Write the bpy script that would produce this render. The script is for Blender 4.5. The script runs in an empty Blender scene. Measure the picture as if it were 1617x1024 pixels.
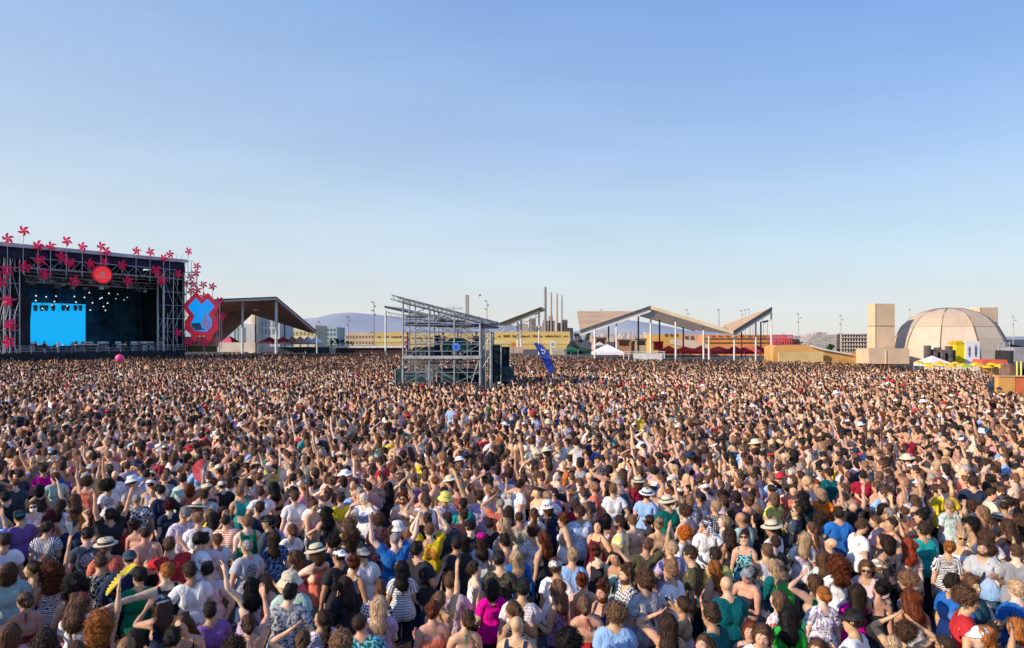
import bpy, bmesh, math, random
import numpy as np
from mathutils import Vector, Matrix

random.seed(7)
rng = np.random.default_rng(7)
scene = bpy.context.scene
col = scene.collection
F = 1054.0            # focal length in pixels of the 1617 px wide photograph
CX, HY, CH = 808.5, 535.0, 4.1    # image centre column, horizon row, height the place is first laid out from
EYE_H = 5.0                       # camera height (m); the place is enlarged from the ground point below it by KS
KS = EYE_H / CH


def at(px, py, Y):
    return Vector(((px - CX) / F * Y, Y, CH - (py - HY) / F * Y))


def gx(px, Y):
    return (px - CX) / F * Y


def gz(py, Y):
    return CH - (py - HY) / F * Y


# ------------------------------------------------------------------ objects
def tag(o, label=None, cat=None, group=None, kind=None):
    if label:
        o['label'] = label
    if cat:
        o['category'] = cat
    if group:
        o['group'] = group
    if kind:
        o['kind'] = kind
    return o


def link(name, me, mat, parent=None):
    o = bpy.data.objects.new(name, me)
    col.objects.link(o)
    if mat is not None and me is not None and len(me.materials) == 0:
        me.materials.append(mat)
    if parent is not None:
        o.parent = parent
    return o


def empty(name, loc, label, cat, group=None, rz=0.0):
    o = bpy.data.objects.new(name, None)
    o.empty_display_size = 0.2
    col.objects.link(o)
    o.location = loc
    o.rotation_euler = (0, 0, rz)
    return tag(o, label, cat, group)


def mesh_np(name, V, T, smooth=True, vattr=None, fcol=None):
    """triangle mesh from arrays"""
    me = bpy.data.meshes.new(name)
    V = np.ascontiguousarray(V, dtype=np.float32)
    T = np.ascontiguousarray(T, dtype=np.int32)
    n, m = len(V), len(T)
    me.vertices.add(n)
    me.vertices.foreach_set('co', V.ravel())
    me.loops.add(m * 3)
    me.loops.foreach_set('vertex_index', T.ravel())
    me.polygons.add(m)
    me.polygons.foreach_set('loop_start', np.arange(0, m * 3, 3, dtype=np.int32))
    if smooth:
        me.polygons.foreach_set('use_smooth', np.ones(m, dtype=bool))
    else:
        me.polygons.foreach_set('use_smooth', np.zeros(m, dtype=bool))
    if vattr:
        for k, a in vattr.items():
            at_ = me.attributes.new(k, 'FLOAT_VECTOR', 'POINT')
            at_.data.foreach_set('vector', np.ascontiguousarray(a, dtype=np.float32).ravel())
    if fcol is not None:
        at_ = me.attributes.new('tone', 'FLOAT_COLOR', 'FACE')
        c = np.ones((m, 4), dtype=np.float32)
        c[:, :3] = fcol
        at_.data.foreach_set('color', c.ravel())
    me.update(calc_edges=True)
    return me


class MB:
    """collects shapes and links them as one mesh"""

    def __init__(self):
        self.v, self.f, self.s = [], [], []

    def add(self, vs, fs, smooth=False):
        o = len(self.v)
        self.v += [tuple(p) for p in vs]
        self.f += [tuple(i + o for i in f) for f in fs]
        self.s += [smooth] * len(fs)

    def box(self, a, b):
        x0, y0, z0 = a
        x1, y1, z1 = b
        self.add([(x0, y0, z0), (x1, y0, z0), (x1, y1, z0), (x0, y1, z0), (x0, y0, z1), (x1, y0, z1), (x1, y1, z1), (x0, y1, z1)],
                 [(0, 3, 2, 1), (4, 5, 6, 7), (0, 1, 5, 4), (1, 2, 6, 5), (2, 3, 7, 6), (3, 0, 4, 7)])

    def pbox(self, px0, py0, px1, py1, Y, dep):
        """box whose front face spans these photo columns and rows at depth Y"""
        self.box((gx(px0, Y), Y, gz(py1, Y)), (gx(px1, Y), Y + dep, gz(py0, Y)))

    def obox(self, c, ux, uy, uz, hx, hy, hz):
        c, ux, uy, uz = Vector(c), Vector(ux), Vector(uy), Vector(uz)
        vs = []
        for k in (-1, 1):
            for i, j in ((-1, -1), (1, -1), (1, 1), (-1, 1)):
                vs.append(c + ux * hx * i + uy * hy * j + uz * hz * k)
        self.add(vs, [(0, 3, 2, 1), (4, 5, 6, 7), (0, 1, 5, 4), (1, 2, 6, 5), (2, 3, 7, 6), (3, 0, 4, 7)])

    def tube(self, p0, p1, r, n=6, r1=None):
        p0, p1 = Vector(p0), Vector(p1)
        r1 = r if r1 is None else r1
        d = (p1 - p0)
        if d.length < 1e-6:
            return
        d.normalize()
        a = d.orthogonal().normalized()
        b = d.cross(a)
        vs = []
        for p, rr in ((p0, r), (p1, r1)):
            for i in range(n):
                t = 2 * math.pi * i / n
                vs.append(p + (a * math.cos(t) + b * math.sin(t)) * rr)
        self.add(vs, [(i, (i + 1) % n, n + (i + 1) % n, n + i) for i in range(n)], True)
        self.add(vs[:n], [tuple(range(n - 1, -1, -1))])
        self.add(vs[n:], [tuple(range(n))])

    def path(self, pts, r, n=6):
        for a, b in zip(pts[:-1], pts[1:]):
            self.tube(a, b, r, n)

    def lathe(self, c, prof, n=20, smooth=True, ax=None):
        """profile of (radius, height) turned about the vertical through c"""
        c = Vector(c)
        vs = []
        for r, h in prof:
            for i in range(n):
                t = 2 * math.pi * i / n
                vs.append(c + Vector((r * math.cos(t), r * math.sin(t), h)))
        fs = []
        for k in range(len(prof) - 1):
            for i in range(n):
                j = (i + 1) % n
                fs.append((k * n + i, k * n + j, (k + 1) * n + j, (k + 1) * n + i))
        self.add(vs, fs, smooth)

    def prism(self, pts, off):
        """polygon extruded by the vector off"""
        off = Vector(off)
        p = [Vector(q) for q in pts]
        n = len(p)
        self.add(p + [q + off for q in p], [tuple(range(n - 1, -1, -1)), tuple(range(n, 2 * n))] +
                 [(i, (i + 1) % n, n + (i + 1) % n, n + i) for i in range(n)])

    def truss(self, a, b, w=0.3, r=0.03, step=None, up=(0, 0, 1)):
        """square lattice truss from a to b"""
        a, b = Vector(a), Vector(b)
        d = (b - a)
        L = d.length
        d.normalize()
        u = Vector(up)
        s = d.cross(u).normalized()
        u = s.cross(d).normalized()
        cs = [(s * i + u * j) * (w / 2) for i, j in ((-1, -1), (1, -1), (1, 1), (-1, 1))]
        for c in cs:
            self.tube(a + c, b + c, r, 5)
        n = max(2, int(round(L / (step or w))))
        for k in range(n):
            p, q = a + d * (L * k / n), a + d * (L * (k + 1) / n)
            for i in range(4):
                c0, c1 = cs[i], cs[(i + 1) % 4]
                if k % 2:
                    c0, c1 = c1, c0
                self.tube(p + c0, q + c1, r * 0.6, 4)

    def build(self, name, mat, parent=None, smooth=None):
        me = bpy.data.meshes.new(name)
        me.from_pydata(self.v, [], self.f)
        me.polygons.foreach_set('use_smooth', np.array(self.s if smooth is None else [smooth] * len(self.f), dtype=bool))
        bm = bmesh.new()
        bm.from_mesh(me)
        bmesh.ops.recalc_face_normals(bm, faces=bm.faces)
        bm.to_mesh(me)
        bm.free()
        me.update()
        o = link(name, me, mat)
        if parent is not None:
            o.parent = parent
            o.matrix_parent_inverse = parent.matrix_basis.inverted()
        return o


def thing(name, mb, mat, label, cat, group=None):
    return tag(mb.build(name, mat), label, cat, group)


# ---------------------------------------------------------------- materials
def mat_new(name):
    m = bpy.data.materials.new(name)
    m.use_nodes = True
    nt = m.node_tree
    return m, nt, nt.nodes['Principled BSDF']


def N(nt, t, **kw):
    n = nt.nodes.new(t)
    for k, v in kw.items():
        setattr(n, k, v)
    return n


def rgba(c):
    return (c[0], c[1], c[2], 1.0)


def simple(name, c, rough=0.7, metal=0.0, var=0.15, scale=1.5, bump=0.0, bscale=30.0, emit=None, estr=0.0, dirt=None):
    """painted / built surface with uneven tone"""
    m, nt, b = mat_new(name)
    L = nt.links.new
    tc = N(nt, 'ShaderNodeTexCoord')
    nz = N(nt, 'ShaderNodeTexNoise')
    nz.inputs['Scale'].default_value = scale
    nz.inputs['Detail'].default_value = 6
    nz.inputs['Roughness'].default_value = 0.65
    L(tc.outputs['Object'], nz.inputs['Vector'])
    mx = N(nt, 'ShaderNodeMix', data_type='RGBA')
    d = dirt or tuple(x * (1 - 2.0 * var) for x in c)
    mx.inputs['A'].default_value = rgba(d)
    mx.inputs['B'].default_value = rgba(tuple(min(1, x * (1 + var)) for x in c))
    rp = N(nt, 'ShaderNodeMapRange')
    rp.inputs['From Min'].default_value = 0.3
    rp.inputs['From Max'].default_value = 0.65
    L(nz.outputs['Fac'], rp.inputs['Value'])
    L(rp.outputs['Result'], mx.inputs['Factor'])
    L(mx.outputs['Result'], b.inputs['Base Color'])
    b.inputs['Roughness'].default_value = rough
    b.inputs['Metallic'].default_value = metal
    b.inputs['Specular IOR Level'].default_value = .18 if rough > .5 else .5
    if bump:
        n2 = N(nt, 'ShaderNodeTexNoise')
        n2.inputs['Scale'].default_value = bscale
        n2.inputs['Detail'].default_value = 4
        L(tc.outputs['Object'], n2.inputs['Vector'])
        bp = N(nt, 'ShaderNodeBump')
        bp.inputs['Strength'].default_value = bump
        L(n2.outputs['Fac'], bp.inputs['Height'])
        L(bp.outputs['Normal'], b.inputs['Normal'])
    if emit is not None:
        b.inputs['Emission Color'].default_value = rgba(emit)
        b.inputs['Emission Strength'].default_value = estr
    return m


def own_colour(nt):
    return N(nt, 'ShaderNodeObjectInfo').outputs['Color']


def second_colour(nt):
    return N(nt, 'ShaderNodeAttribute', attribute_type='OBJECT', attribute_name='color_two').outputs['Color']


def rest(nt, scale=(1, 1, 1), off=(0, 0, 0)):
    a = N(nt, 'ShaderNodeAttribute', attribute_name='rest')
    mp = N(nt, 'ShaderNodeMapping')
    mp.inputs['Scale'].default_value = scale
    mp.inputs['Location'].default_value = off
    nt.links.new(a.outputs['Vector'], mp.inputs['Vector'])
    return mp.outputs['Vector']


def rest_random(nt, scale):
    """rest coordinates shifted by a random amount for each object"""
    L = nt.links.new
    a = N(nt, 'ShaderNodeAttribute', attribute_name='rest')
    oi = N(nt, 'ShaderNodeObjectInfo')
    mul = N(nt, 'ShaderNodeMath', operation='MULTIPLY')
    mul.inputs[1].default_value = 37.0
    L(oi.outputs['Random'], mul.inputs[0])
    ad = N(nt, 'ShaderNodeVectorMath', operation='ADD')
    L(a.outputs['Vector'], ad.inputs[0])
    L(mul.outputs[0], ad.inputs[1])
    mp = N(nt, 'ShaderNodeMapping')
    mp.inputs['Scale'].default_value = scale
    L(ad.outputs[0], mp.inputs['Vector'])
    return mp.outputs['Vector']


def fac_noise(nt, vec, scale, detail=3, lo=0.45, hi=0.55, dist=0.0):
    n = N(nt, 'ShaderNodeTexNoise')
    n.inputs['Scale'].default_value = scale
    n.inputs['Detail'].default_value = detail
    n.inputs['Distortion'].default_value = dist
    nt.links.new(vec, n.inputs['Vector'])
    r = N(nt, 'ShaderNodeMapRange')
    r.inputs['From Min'].default_value = lo
    r.inputs['From Max'].default_value = hi
    nt.links.new(n.outputs['Fac'], r.inputs['Value'])
    return r.outputs['Result']


def fac_wave(nt, vec, scale, axis, dist=0.0, lo=0.45, hi=0.55):
    n = N(nt, 'ShaderNodeTexWave', bands_direction=axis)
    n.inputs['Scale'].default_value = scale
    n.inputs['Distortion'].default_value = dist
    n.inputs['Detail'].default_value = 2
    nt.links.new(vec, n.inputs['Vector'])
    r = N(nt, 'ShaderNodeMapRange')
    r.inputs['From Min'].default_value = lo
    r.inputs['From Max'].default_value = hi
    nt.links.new(n.outputs['Fac'], r.inputs['Value'])
    return r.outputs['Result']


def fac_vor(nt, vec, scale, lo, hi, rand=1.0):
    n = N(nt, 'ShaderNodeTexVoronoi')
    n.inputs['Scale'].default_value = scale
    n.inputs['Randomness'].default_value = rand
    nt.links.new(vec, n.inputs['Vector'])
    r = N(nt, 'ShaderNodeMapRange')
    r.inputs['From Min'].default_value = lo
    r.inputs['From Max'].default_value = hi
    nt.links.new(n.outputs['Distance'], r.inputs['Value'])
    return r.outputs['Result']


def mmath(nt, op, a, b=None):
    n = N(nt, 'ShaderNodeMath', operation=op)
    for i, x in enumerate((a, b)):
        if x is None:
            continue
        if isinstance(x, (int, float)):
            n.inputs[i].default_value = x
        else:
            nt.links.new(x, n.inputs[i])
    return n.outputs[0]


def cloth_material(name, pattern):
    m, nt, b = mat_new(name)
    L = nt.links.new
    c1 = own_colour(nt)
    rv = rest_random(nt, (1, 1, 1))
    base = c1
    if pattern != 'plain':
        c2 = second_colour(nt)
        mx = N(nt, 'ShaderNodeMix', data_type='RGBA')
        L(c1, mx.inputs['A'])
        L(c2, mx.inputs['B'])
        sep = N(nt, 'ShaderNodeSeparateXYZ')
        L(rest(nt), sep.inputs[0])
        if pattern == 'striped':
            f = fac_wave(nt, rest(nt), 9.0, 'Z', 0.0)
        elif pattern == 'upright':
            f = fac_wave(nt, rest(nt), 13.0, 'X', 0.0)
        elif pattern == 'blotched':
            f = fac_noise(nt, rv, 26, 2, 0.47, 0.53, 0.6)
        elif pattern == 'floral':
            f1 = fac_vor(nt, rv, 17, 0.33, 0.45)
            f2 = fac_noise(nt, rv, 30, 3, 0.42, 0.62, 0.4)
            f = mmath(nt, 'MULTIPLY', f1, f2)
        elif pattern == 'zebra':
            f = fac_wave(nt, rv, 12, 'Z', 9.0)
        elif pattern == 'dotted':
            f = fac_vor(nt, rv, 22, 0.28, 0.32, 0.0)
            f = mmath(nt, 'SUBTRACT', 1.0, f)
        elif pattern == 'checked':
            f1 = fac_wave(nt, rest(nt), 8.0, 'Z')
            f2 = fac_wave(nt, rest(nt), 8.0, 'X')
            f = mmath(nt, 'MULTIPLY', mmath(nt, 'ADD', f1, f2), 0.5)
        elif pattern == 'fading':
            r = N(nt, 'ShaderNodeMapRange')
            r.inputs['From Min'].default_value = 1.35
            r.inputs['From Max'].default_value = 1.0
            L(sep.outputs['Z'], r.inputs['Value'])
            f = r.outputs['Result']
        elif pattern == 'printed':
            # round emblem of light specks high on the back / breast
            dx = mmath(nt, 'POWER', mmath(nt, 'ABSOLUTE', sep.outputs['X']), 2.0)
            dz = mmath(nt, 'POWER', mmath(nt, 'ABSOLUTE', mmath(nt, 'SUBTRACT', sep.outputs['Z'], 1.27)), 2.0)
            rr = mmath(nt, 'SQRT', mmath(nt, 'ADD', dx, dz))
            ring = mmath(nt, 'LESS_THAN', rr, 0.105)
            f = mmath(nt, 'MULTIPLY', ring, fac_noise(nt, rest(nt, (1, 1, 2.2)), 42, 2, 0.42, 0.56))
        else:
            f = None
        if f is not None:
            L(f, mx.inputs['Factor'])
        base = mx.outputs['Result']
    # wear and uneven tone of the weave
    hs = N(nt, 'ShaderNodeHueSaturation')
    L(base, hs.inputs['Color'])
    v = fac_noise(nt, rv, 7, 5, 0.25, 0.75)
    L(mmath(nt, 'ADD', mmath(nt, 'MULTIPLY', v, 0.32), 0.84), hs.inputs['Value'])
    L(hs.outputs['Color'], b.inputs['Base Color'])
    b.inputs['Roughness'].default_value = 0.9
    b.inputs['Specular IOR Level'].default_value = 0.2
    n2 = N(nt, 'ShaderNodeTexNoise')
    n2.inputs['Scale'].default_value = 9
    n2.inputs['Detail'].default_value = 5
    n2.inputs['Distortion'].default_value = 2.2
    L(rest_random(nt, (1.3, 1.3, .62)), n2.inputs['Vector'])
    bp = N(nt, 'ShaderNodeBump')
    bp.inputs['Strength'].default_value = 0.75
    bp.inputs['Distance'].default_value = 0.04
    L(n2.outputs['Fac'], bp.inputs['Height'])
    L(bp.outputs['Normal'], b.inputs['Normal'])
    return m


PATTERNS = ('plain', 'striped', 'upright', 'blotched', 'floral', 'zebra', 'dotted', 'checked', 'fading', 'printed')
CLOTH = {p: cloth_material('cloth_' + p, p) for p in PATTERNS}


def skin_material():
    m, nt, b = mat_new('skin')
    L = nt.links.new
    mx = N(nt, 'ShaderNodeMix', data_type='RGBA', blend_type='MULTIPLY')
    mx.inputs['Factor'].default_value = 1
    L(own_colour(nt), mx.inputs['A'])
    L(N(nt, 'ShaderNodeAttribute', attribute_name='tint').outputs['Vector'], mx.inputs['B'])
    hs = N(nt, 'ShaderNodeHueSaturation')
    L(mx.outputs['Result'], hs.inputs['Color'])
    v = fac_noise(nt, rest_random(nt, (1, 1, 1)), 14, 4, 0.25, 0.75)
    L(mmath(nt, 'ADD', mmath(nt, 'MULTIPLY', v, 0.24), 0.88), hs.inputs['Value'])
    L(hs.outputs['Color'], b.inputs['Base Color'])
    b.inputs['Roughness'].default_value = 0.5
    b.inputs['Specular IOR Level'].default_value = 0.35
    return m


def hair_material():
    m, nt, b = mat_new('hair')
    L = nt.links.new
    vec = rest_random(nt, (1, 1, 0.12))
    f = fac_noise(nt, vec, 75, 4, 0.3, 0.7)
    hs = N(nt, 'ShaderNodeHueSaturation')
    L(own_colour(nt), hs.inputs['Color'])
    L(mmath(nt, 'ADD', mmath(nt, 'MULTIPLY', f, 1.1), 0.45), hs.inputs['Value'])
    L(hs.outputs['Color'], b.inputs['Base Color'])
    b.inputs['Roughness'].default_value = 0.55
    b.inputs['Specular IOR Level'].default_value = 0.22
    n2 = N(nt, 'ShaderNodeTexNoise')
    n2.inputs['Scale'].default_value = 110
    n2.inputs['Detail'].default_value = 3
    L(vec, n2.inputs['Vector'])
    bp = N(nt, 'ShaderNodeBump')
    bp.inputs['Strength'].default_value = 1.0
    bp.inputs['Distance'].default_value = 0.012
    L(n2.outputs['Fac'], bp.inputs['Height'])
    L(bp.outputs['Normal'], b.inputs['Normal'])
    return m


def crowd_material():
    m, nt, b = mat_new('crowd_tones')
    L = nt.links.new
    a = N(nt, 'ShaderNodeAttribute', attribute_name='tone')
    tc = N(nt, 'ShaderNodeTexCoord')
    n = N(nt, 'ShaderNodeTexNoise')
    n.inputs['Scale'].default_value = 9
    n.inputs['Detail'].default_value = 4
    L(tc.outputs['Object'], n.inputs['Vector'])
    hs = N(nt, 'ShaderNodeHueSaturation')
    L(a.outputs['Color'], hs.inputs['Color'])
    L(mmath(nt, 'ADD', mmath(nt, 'MULTIPLY', n.outputs['Fac'], 0.9), 0.55), hs.inputs['Value'])
    L(hs.outputs['Color'], b.inputs['Base Color'])
    b.inputs['Roughness'].default_value = 0.75
    b.inputs['Specular IOR Level'].default_value = 0.25
    bp = N(nt, 'ShaderNodeBump')
    bp.inputs['Strength'].default_value = 0.6
    bp.inputs['Distance'].default_value = 0.03
    L(n.outputs['Fac'], bp.inputs['Height'])
    L(bp.outputs['Normal'], b.inputs['Normal'])
    return m


def object_colour_material(name, rough=0.6, metal=0.0, var=0.2, scale=20.0):
    m, nt, b = mat_new(name)
    L = nt.links.new
    hs = N(nt, 'ShaderNodeHueSaturation')
    L(own_colour(nt), hs.inputs['Color'])
    tc = N(nt, 'ShaderNodeTexCoord')
    f = fac_noise(nt, tc.outputs['Object'], scale, 4, 0.3, 0.7)
    L(mmath(nt, 'ADD', mmath(nt, 'MULTIPLY', f, 2 * var), 1 - var), hs.inputs['Value'])
    L(hs.outputs['Color'], b.inputs['Base Color'])
    b.inputs['Roughness'].default_value = rough
    b.inputs['Metallic'].default_value = metal
    return m


def translucent(m, amount=.4):
    """thin sheet that glows when the sun is behind it"""
    nt = m.node_tree
    b = nt.nodes['Principled BSDF']
    out = nt.nodes['Material Output']
    t = N(nt, 'ShaderNodeBsdfTranslucent')
    src = b.inputs['Base Color'].links[0].from_socket
    nt.links.new(src, t.inputs['Color'])
    mx = N(nt, 'ShaderNodeMixShader')
    mx.inputs[0].default_value = amount
    nt.links.new(b.outputs[0], mx.inputs[1])
    nt.links.new(t.outputs[0], mx.inputs[2])
    nt.links.new(mx.outputs[0], out.inputs['Surface'])
    return m


def straw_material():
    m, nt, b = mat_new('straw')
    L = nt.links.new
    tc = N(nt, 'ShaderNodeTexCoord')
    w = N(nt, 'ShaderNodeTexWave', wave_type='RINGS', rings_direction='Z')
    w.inputs['Scale'].default_value = 45
    w.inputs['Distortion'].default_value = 1.5
    L(tc.outputs['Object'], w.inputs['Vector'])
    hs = N(nt, 'ShaderNodeHueSaturation')
    L(own_colour(nt), hs.inputs['Color'])
    L(mmath(nt, 'ADD', mmath(nt, 'MULTIPLY', w.outputs['Fac'], 0.4), 0.7), hs.inputs['Value'])
    L(hs.outputs['Color'], b.inputs['Base Color'])
    b.inputs['Roughness'].default_value = 0.85
    return m


SKIN, HAIR, CROWD = skin_material(), hair_material(), crowd_material()
STRAW = straw_material()
GEAR = object_colour_material('accessory', 0.55, 0, 0.15, 30)
EYE = simple('eye_white', (0.6, 0.56, 0.52), 0.3, 0, 0.05)
LENS = simple('dark_lens', (0.01, 0.01, 0.012), 0.12, 0, 0.1)
# =====================================================================
#  PEOPLE: a body surface is grown once per sex from rounded limbs that
#  are blended into one skin, then bent into each person's pose
# =====================================================================
def sstep(a, b, x):
    t = np.clip((x - a) / (b - a), 0, 1)
    return t * t * (3 - 2 * t)


class Field:
    def __init__(self, lo, hi, h):
        self.lo, self.h = np.array(lo, float), h
        self.n = [int(math.ceil((hi[i] - lo[i]) / h)) + 1 for i in range(3)]
        self.ax = [self.lo[i] + h * np.arange(self.n[i]) for i in range(3)]
        self.d = np.full(self.n, 0.2, np.float32)

    def region(self, lo, hi):
        s = []
        for i in range(3):
            a = max(0, int((lo[i] - self.lo[i]) / self.h))
            b = min(self.n[i], int((hi[i] - self.lo[i]) / self.h) + 2)
            s.append(slice(a, max(a, b)))
        X, Y, Z = np.meshgrid(self.ax[0][s[0]], self.ax[1][s[1]], self.ax[2][s[2]], indexing='ij', sparse=True)
        return tuple(s), X, Y, Z

    def cap(self, a, b, ra, rb=None, k=0.03, sc=(1, 1, 1), cut=False, fn=None):
        """tapered rounded limb from a to b, radii ra rb, blended by k; sc stretches its section"""
        rb = ra if rb is None else rb
        a, b, sc = np.array(a, float), np.array(b, float), np.array(sc, float)
        m = max(ra, rb)
        pad = m * sc + k + 0.02
        s, X, Y, Z = self.region(np.minimum(a, b) - pad, np.maximum(a, b) + pad)
        ax, ay, az = a / sc
        ux, uy, uz = (b - a) / sc
        L2 = ux * ux + uy * uy + uz * uz
        px, py, pz = X / sc[0] - ax, Y / sc[1] - ay, Z / sc[2] - az
        if L2 > 1e-9:
            t = np.clip((px * ux + py * uy + pz * uz) / L2, 0, 1)
        else:
            t = 0.0
        d = np.sqrt((px - t * ux) ** 2 + (py - t * uy) ** 2 + (pz - t * uz) ** 2) - (ra + (rb - ra) * t)
        d = d * sc.min()
        if fn is not None:
            d = d + fn(X, Y, Z)
        D = self.d[s]
        if cut:
            h = np.clip(k - np.abs(D + d), 0, None) / k
            self.d[s] = np.maximum(D, -d) + h * h * k * 0.25
        else:
            h = np.clip(k - np.abs(D - d), 0, None) / k
            self.d[s] = np.minimum(D, d) - h * h * k * 0.25

    def both(self, a, b, *r, **kw):
        self.cap(a, b, *r, **kw)
        self.cap((-a[0], a[1], a[2]), (-b[0], b[1], b[2]), *r, **kw)

    def nets(self):
        """surface nets: triangle skin on the zero level"""
        d = self.d
        ins = d < 0
        nx, ny, nz = d.shape
        c = np.zeros((nx - 1, ny - 1, nz - 1), np.uint8)
        for i in (0, 1):
            for j in (0, 1):
                for k in (0, 1):
                    c += ins[i:nx - 1 + i, j:ny - 1 + j, k:nz - 1 + k]
        act = (c > 0) & (c < 8)
        I, J, K = np.nonzero(act)
        idx = np.full(act.shape, -1, np.int32)
        idx[I, J, K] = np.arange(len(I))
        acc = np.zeros((len(I), 3))
        cnt = np.zeros(len(I))
        corners = [(i, j, k) for i in (0, 1) for j in (0, 1) for k in (0, 1)]
        for a in corners:
            for ax in range(3):
                if a[ax] == 1:
                    continue
                b = list(a)
                b[ax] = 1
                da = d[I + a[0], J + a[1], K + a[2]].astype(float)
                db = d[I + b[0], J + b[1], K + b[2]].astype(float)
                x = (da < 0) != (db < 0)
                t = np.where(x, da / np.where(x, da - db, 1), 0)
                p = np.tile(np.array(a, float), (len(I), 1))
                p[:, ax] += t
                acc[x] += p[x]
                cnt[x] += 1
        V = (np.stack([I, J, K], 1) + acc / cnt[:, None]) * self.h + self.lo
        T = []
        for ax in range(3):
            sl0 = [slice(None)] * 3
            sl1 = [slice(None)] * 3
            sl0[ax] = slice(0, -1)
            sl1[ax] = slice(1, None)
            x = ins[tuple(sl0)] != ins[tuple(sl1)]
            P = np.stack(np.nonzero(x), 1)
            o = [i for i in range(3) if i != ax]
            P = P[(P[:, o[0]] > 0) & (P[:, o[1]] > 0) & (P[:, o[0]] < d.shape[o[0]] - 1) & (P[:, o[1]] < d.shape[o[1]] - 1)]
            e0, e1 = np.zeros(3, int), np.zeros(3, int)
            e0[o[0]] = 1
            e1[o[1]] = 1
            q = [idx[tuple((P - v).T)] for v in (0 * e0, e0, e0 + e1, e1)]
            flip = ins[tuple(P.T)]
            if ax == 1:
                flip = ~flip
            for tri in ((0, 1, 2), (0, 2, 3)):
                A, B, C = q[tri[0]], q[tri[1]], q[tri[2]]
                T.append(np.stack([A, np.where(flip, B, C), np.where(flip, C, B)], 1))
        T = np.concatenate(T)
        return V, T[(T >= 0).all(1)]


def decimate(V, T, target):
    if len(T) <= target * 1.05:
        return V, T
    me = mesh_np('tmp', V, T)
    o = bpy.data.objects.new('tmp', me)
    col.objects.link(o)
    md = o.modifiers.new('d', 'DECIMATE')
    md.ratio = target / len(T)
    md.use_collapse_triangulate = True
    dg = bpy.context.evaluated_depsgraph_get()
    ev = o.evaluated_get(dg)
    m2 = ev.to_mesh()
    m2.calc_loop_triangles()
    V2 = np.empty(len(m2.vertices) * 3, np.float32)
    m2.vertices.foreach_get('co', V2)
    T2 = np.empty(len(m2.loop_triangles) * 3, np.int32)
    m2.loop_triangles.foreach_get('vertices', T2)
    ev.to_mesh_clear()
    bpy.data.objects.remove(o)
    bpy.data.meshes.remove(me)
    return V2.reshape(-1, 3).astype(float), T2.reshape(-1, 3)


def vnormals(V, T):
    n = np.cross(V[T[:, 1]] - V[T[:, 0]], V[T[:, 2]] - V[T[:, 0]])
    out = np.zeros_like(V)
    for i in range(3):
        np.add.at(out, T[:, i], n)
    l = np.linalg.norm(out, axis=1, keepdims=True)
    return out / np.maximum(l, 1e-12)


def orient(V, T):
    """outward winding"""
    a, b, c = V[T[:, 0]], V[T[:, 1]], V[T[:, 2]]
    if np.einsum('ij,ij->i', a, np.cross(b, c)).sum() < 0:
        T = T[:, ::-1].copy()
    return T


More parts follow.
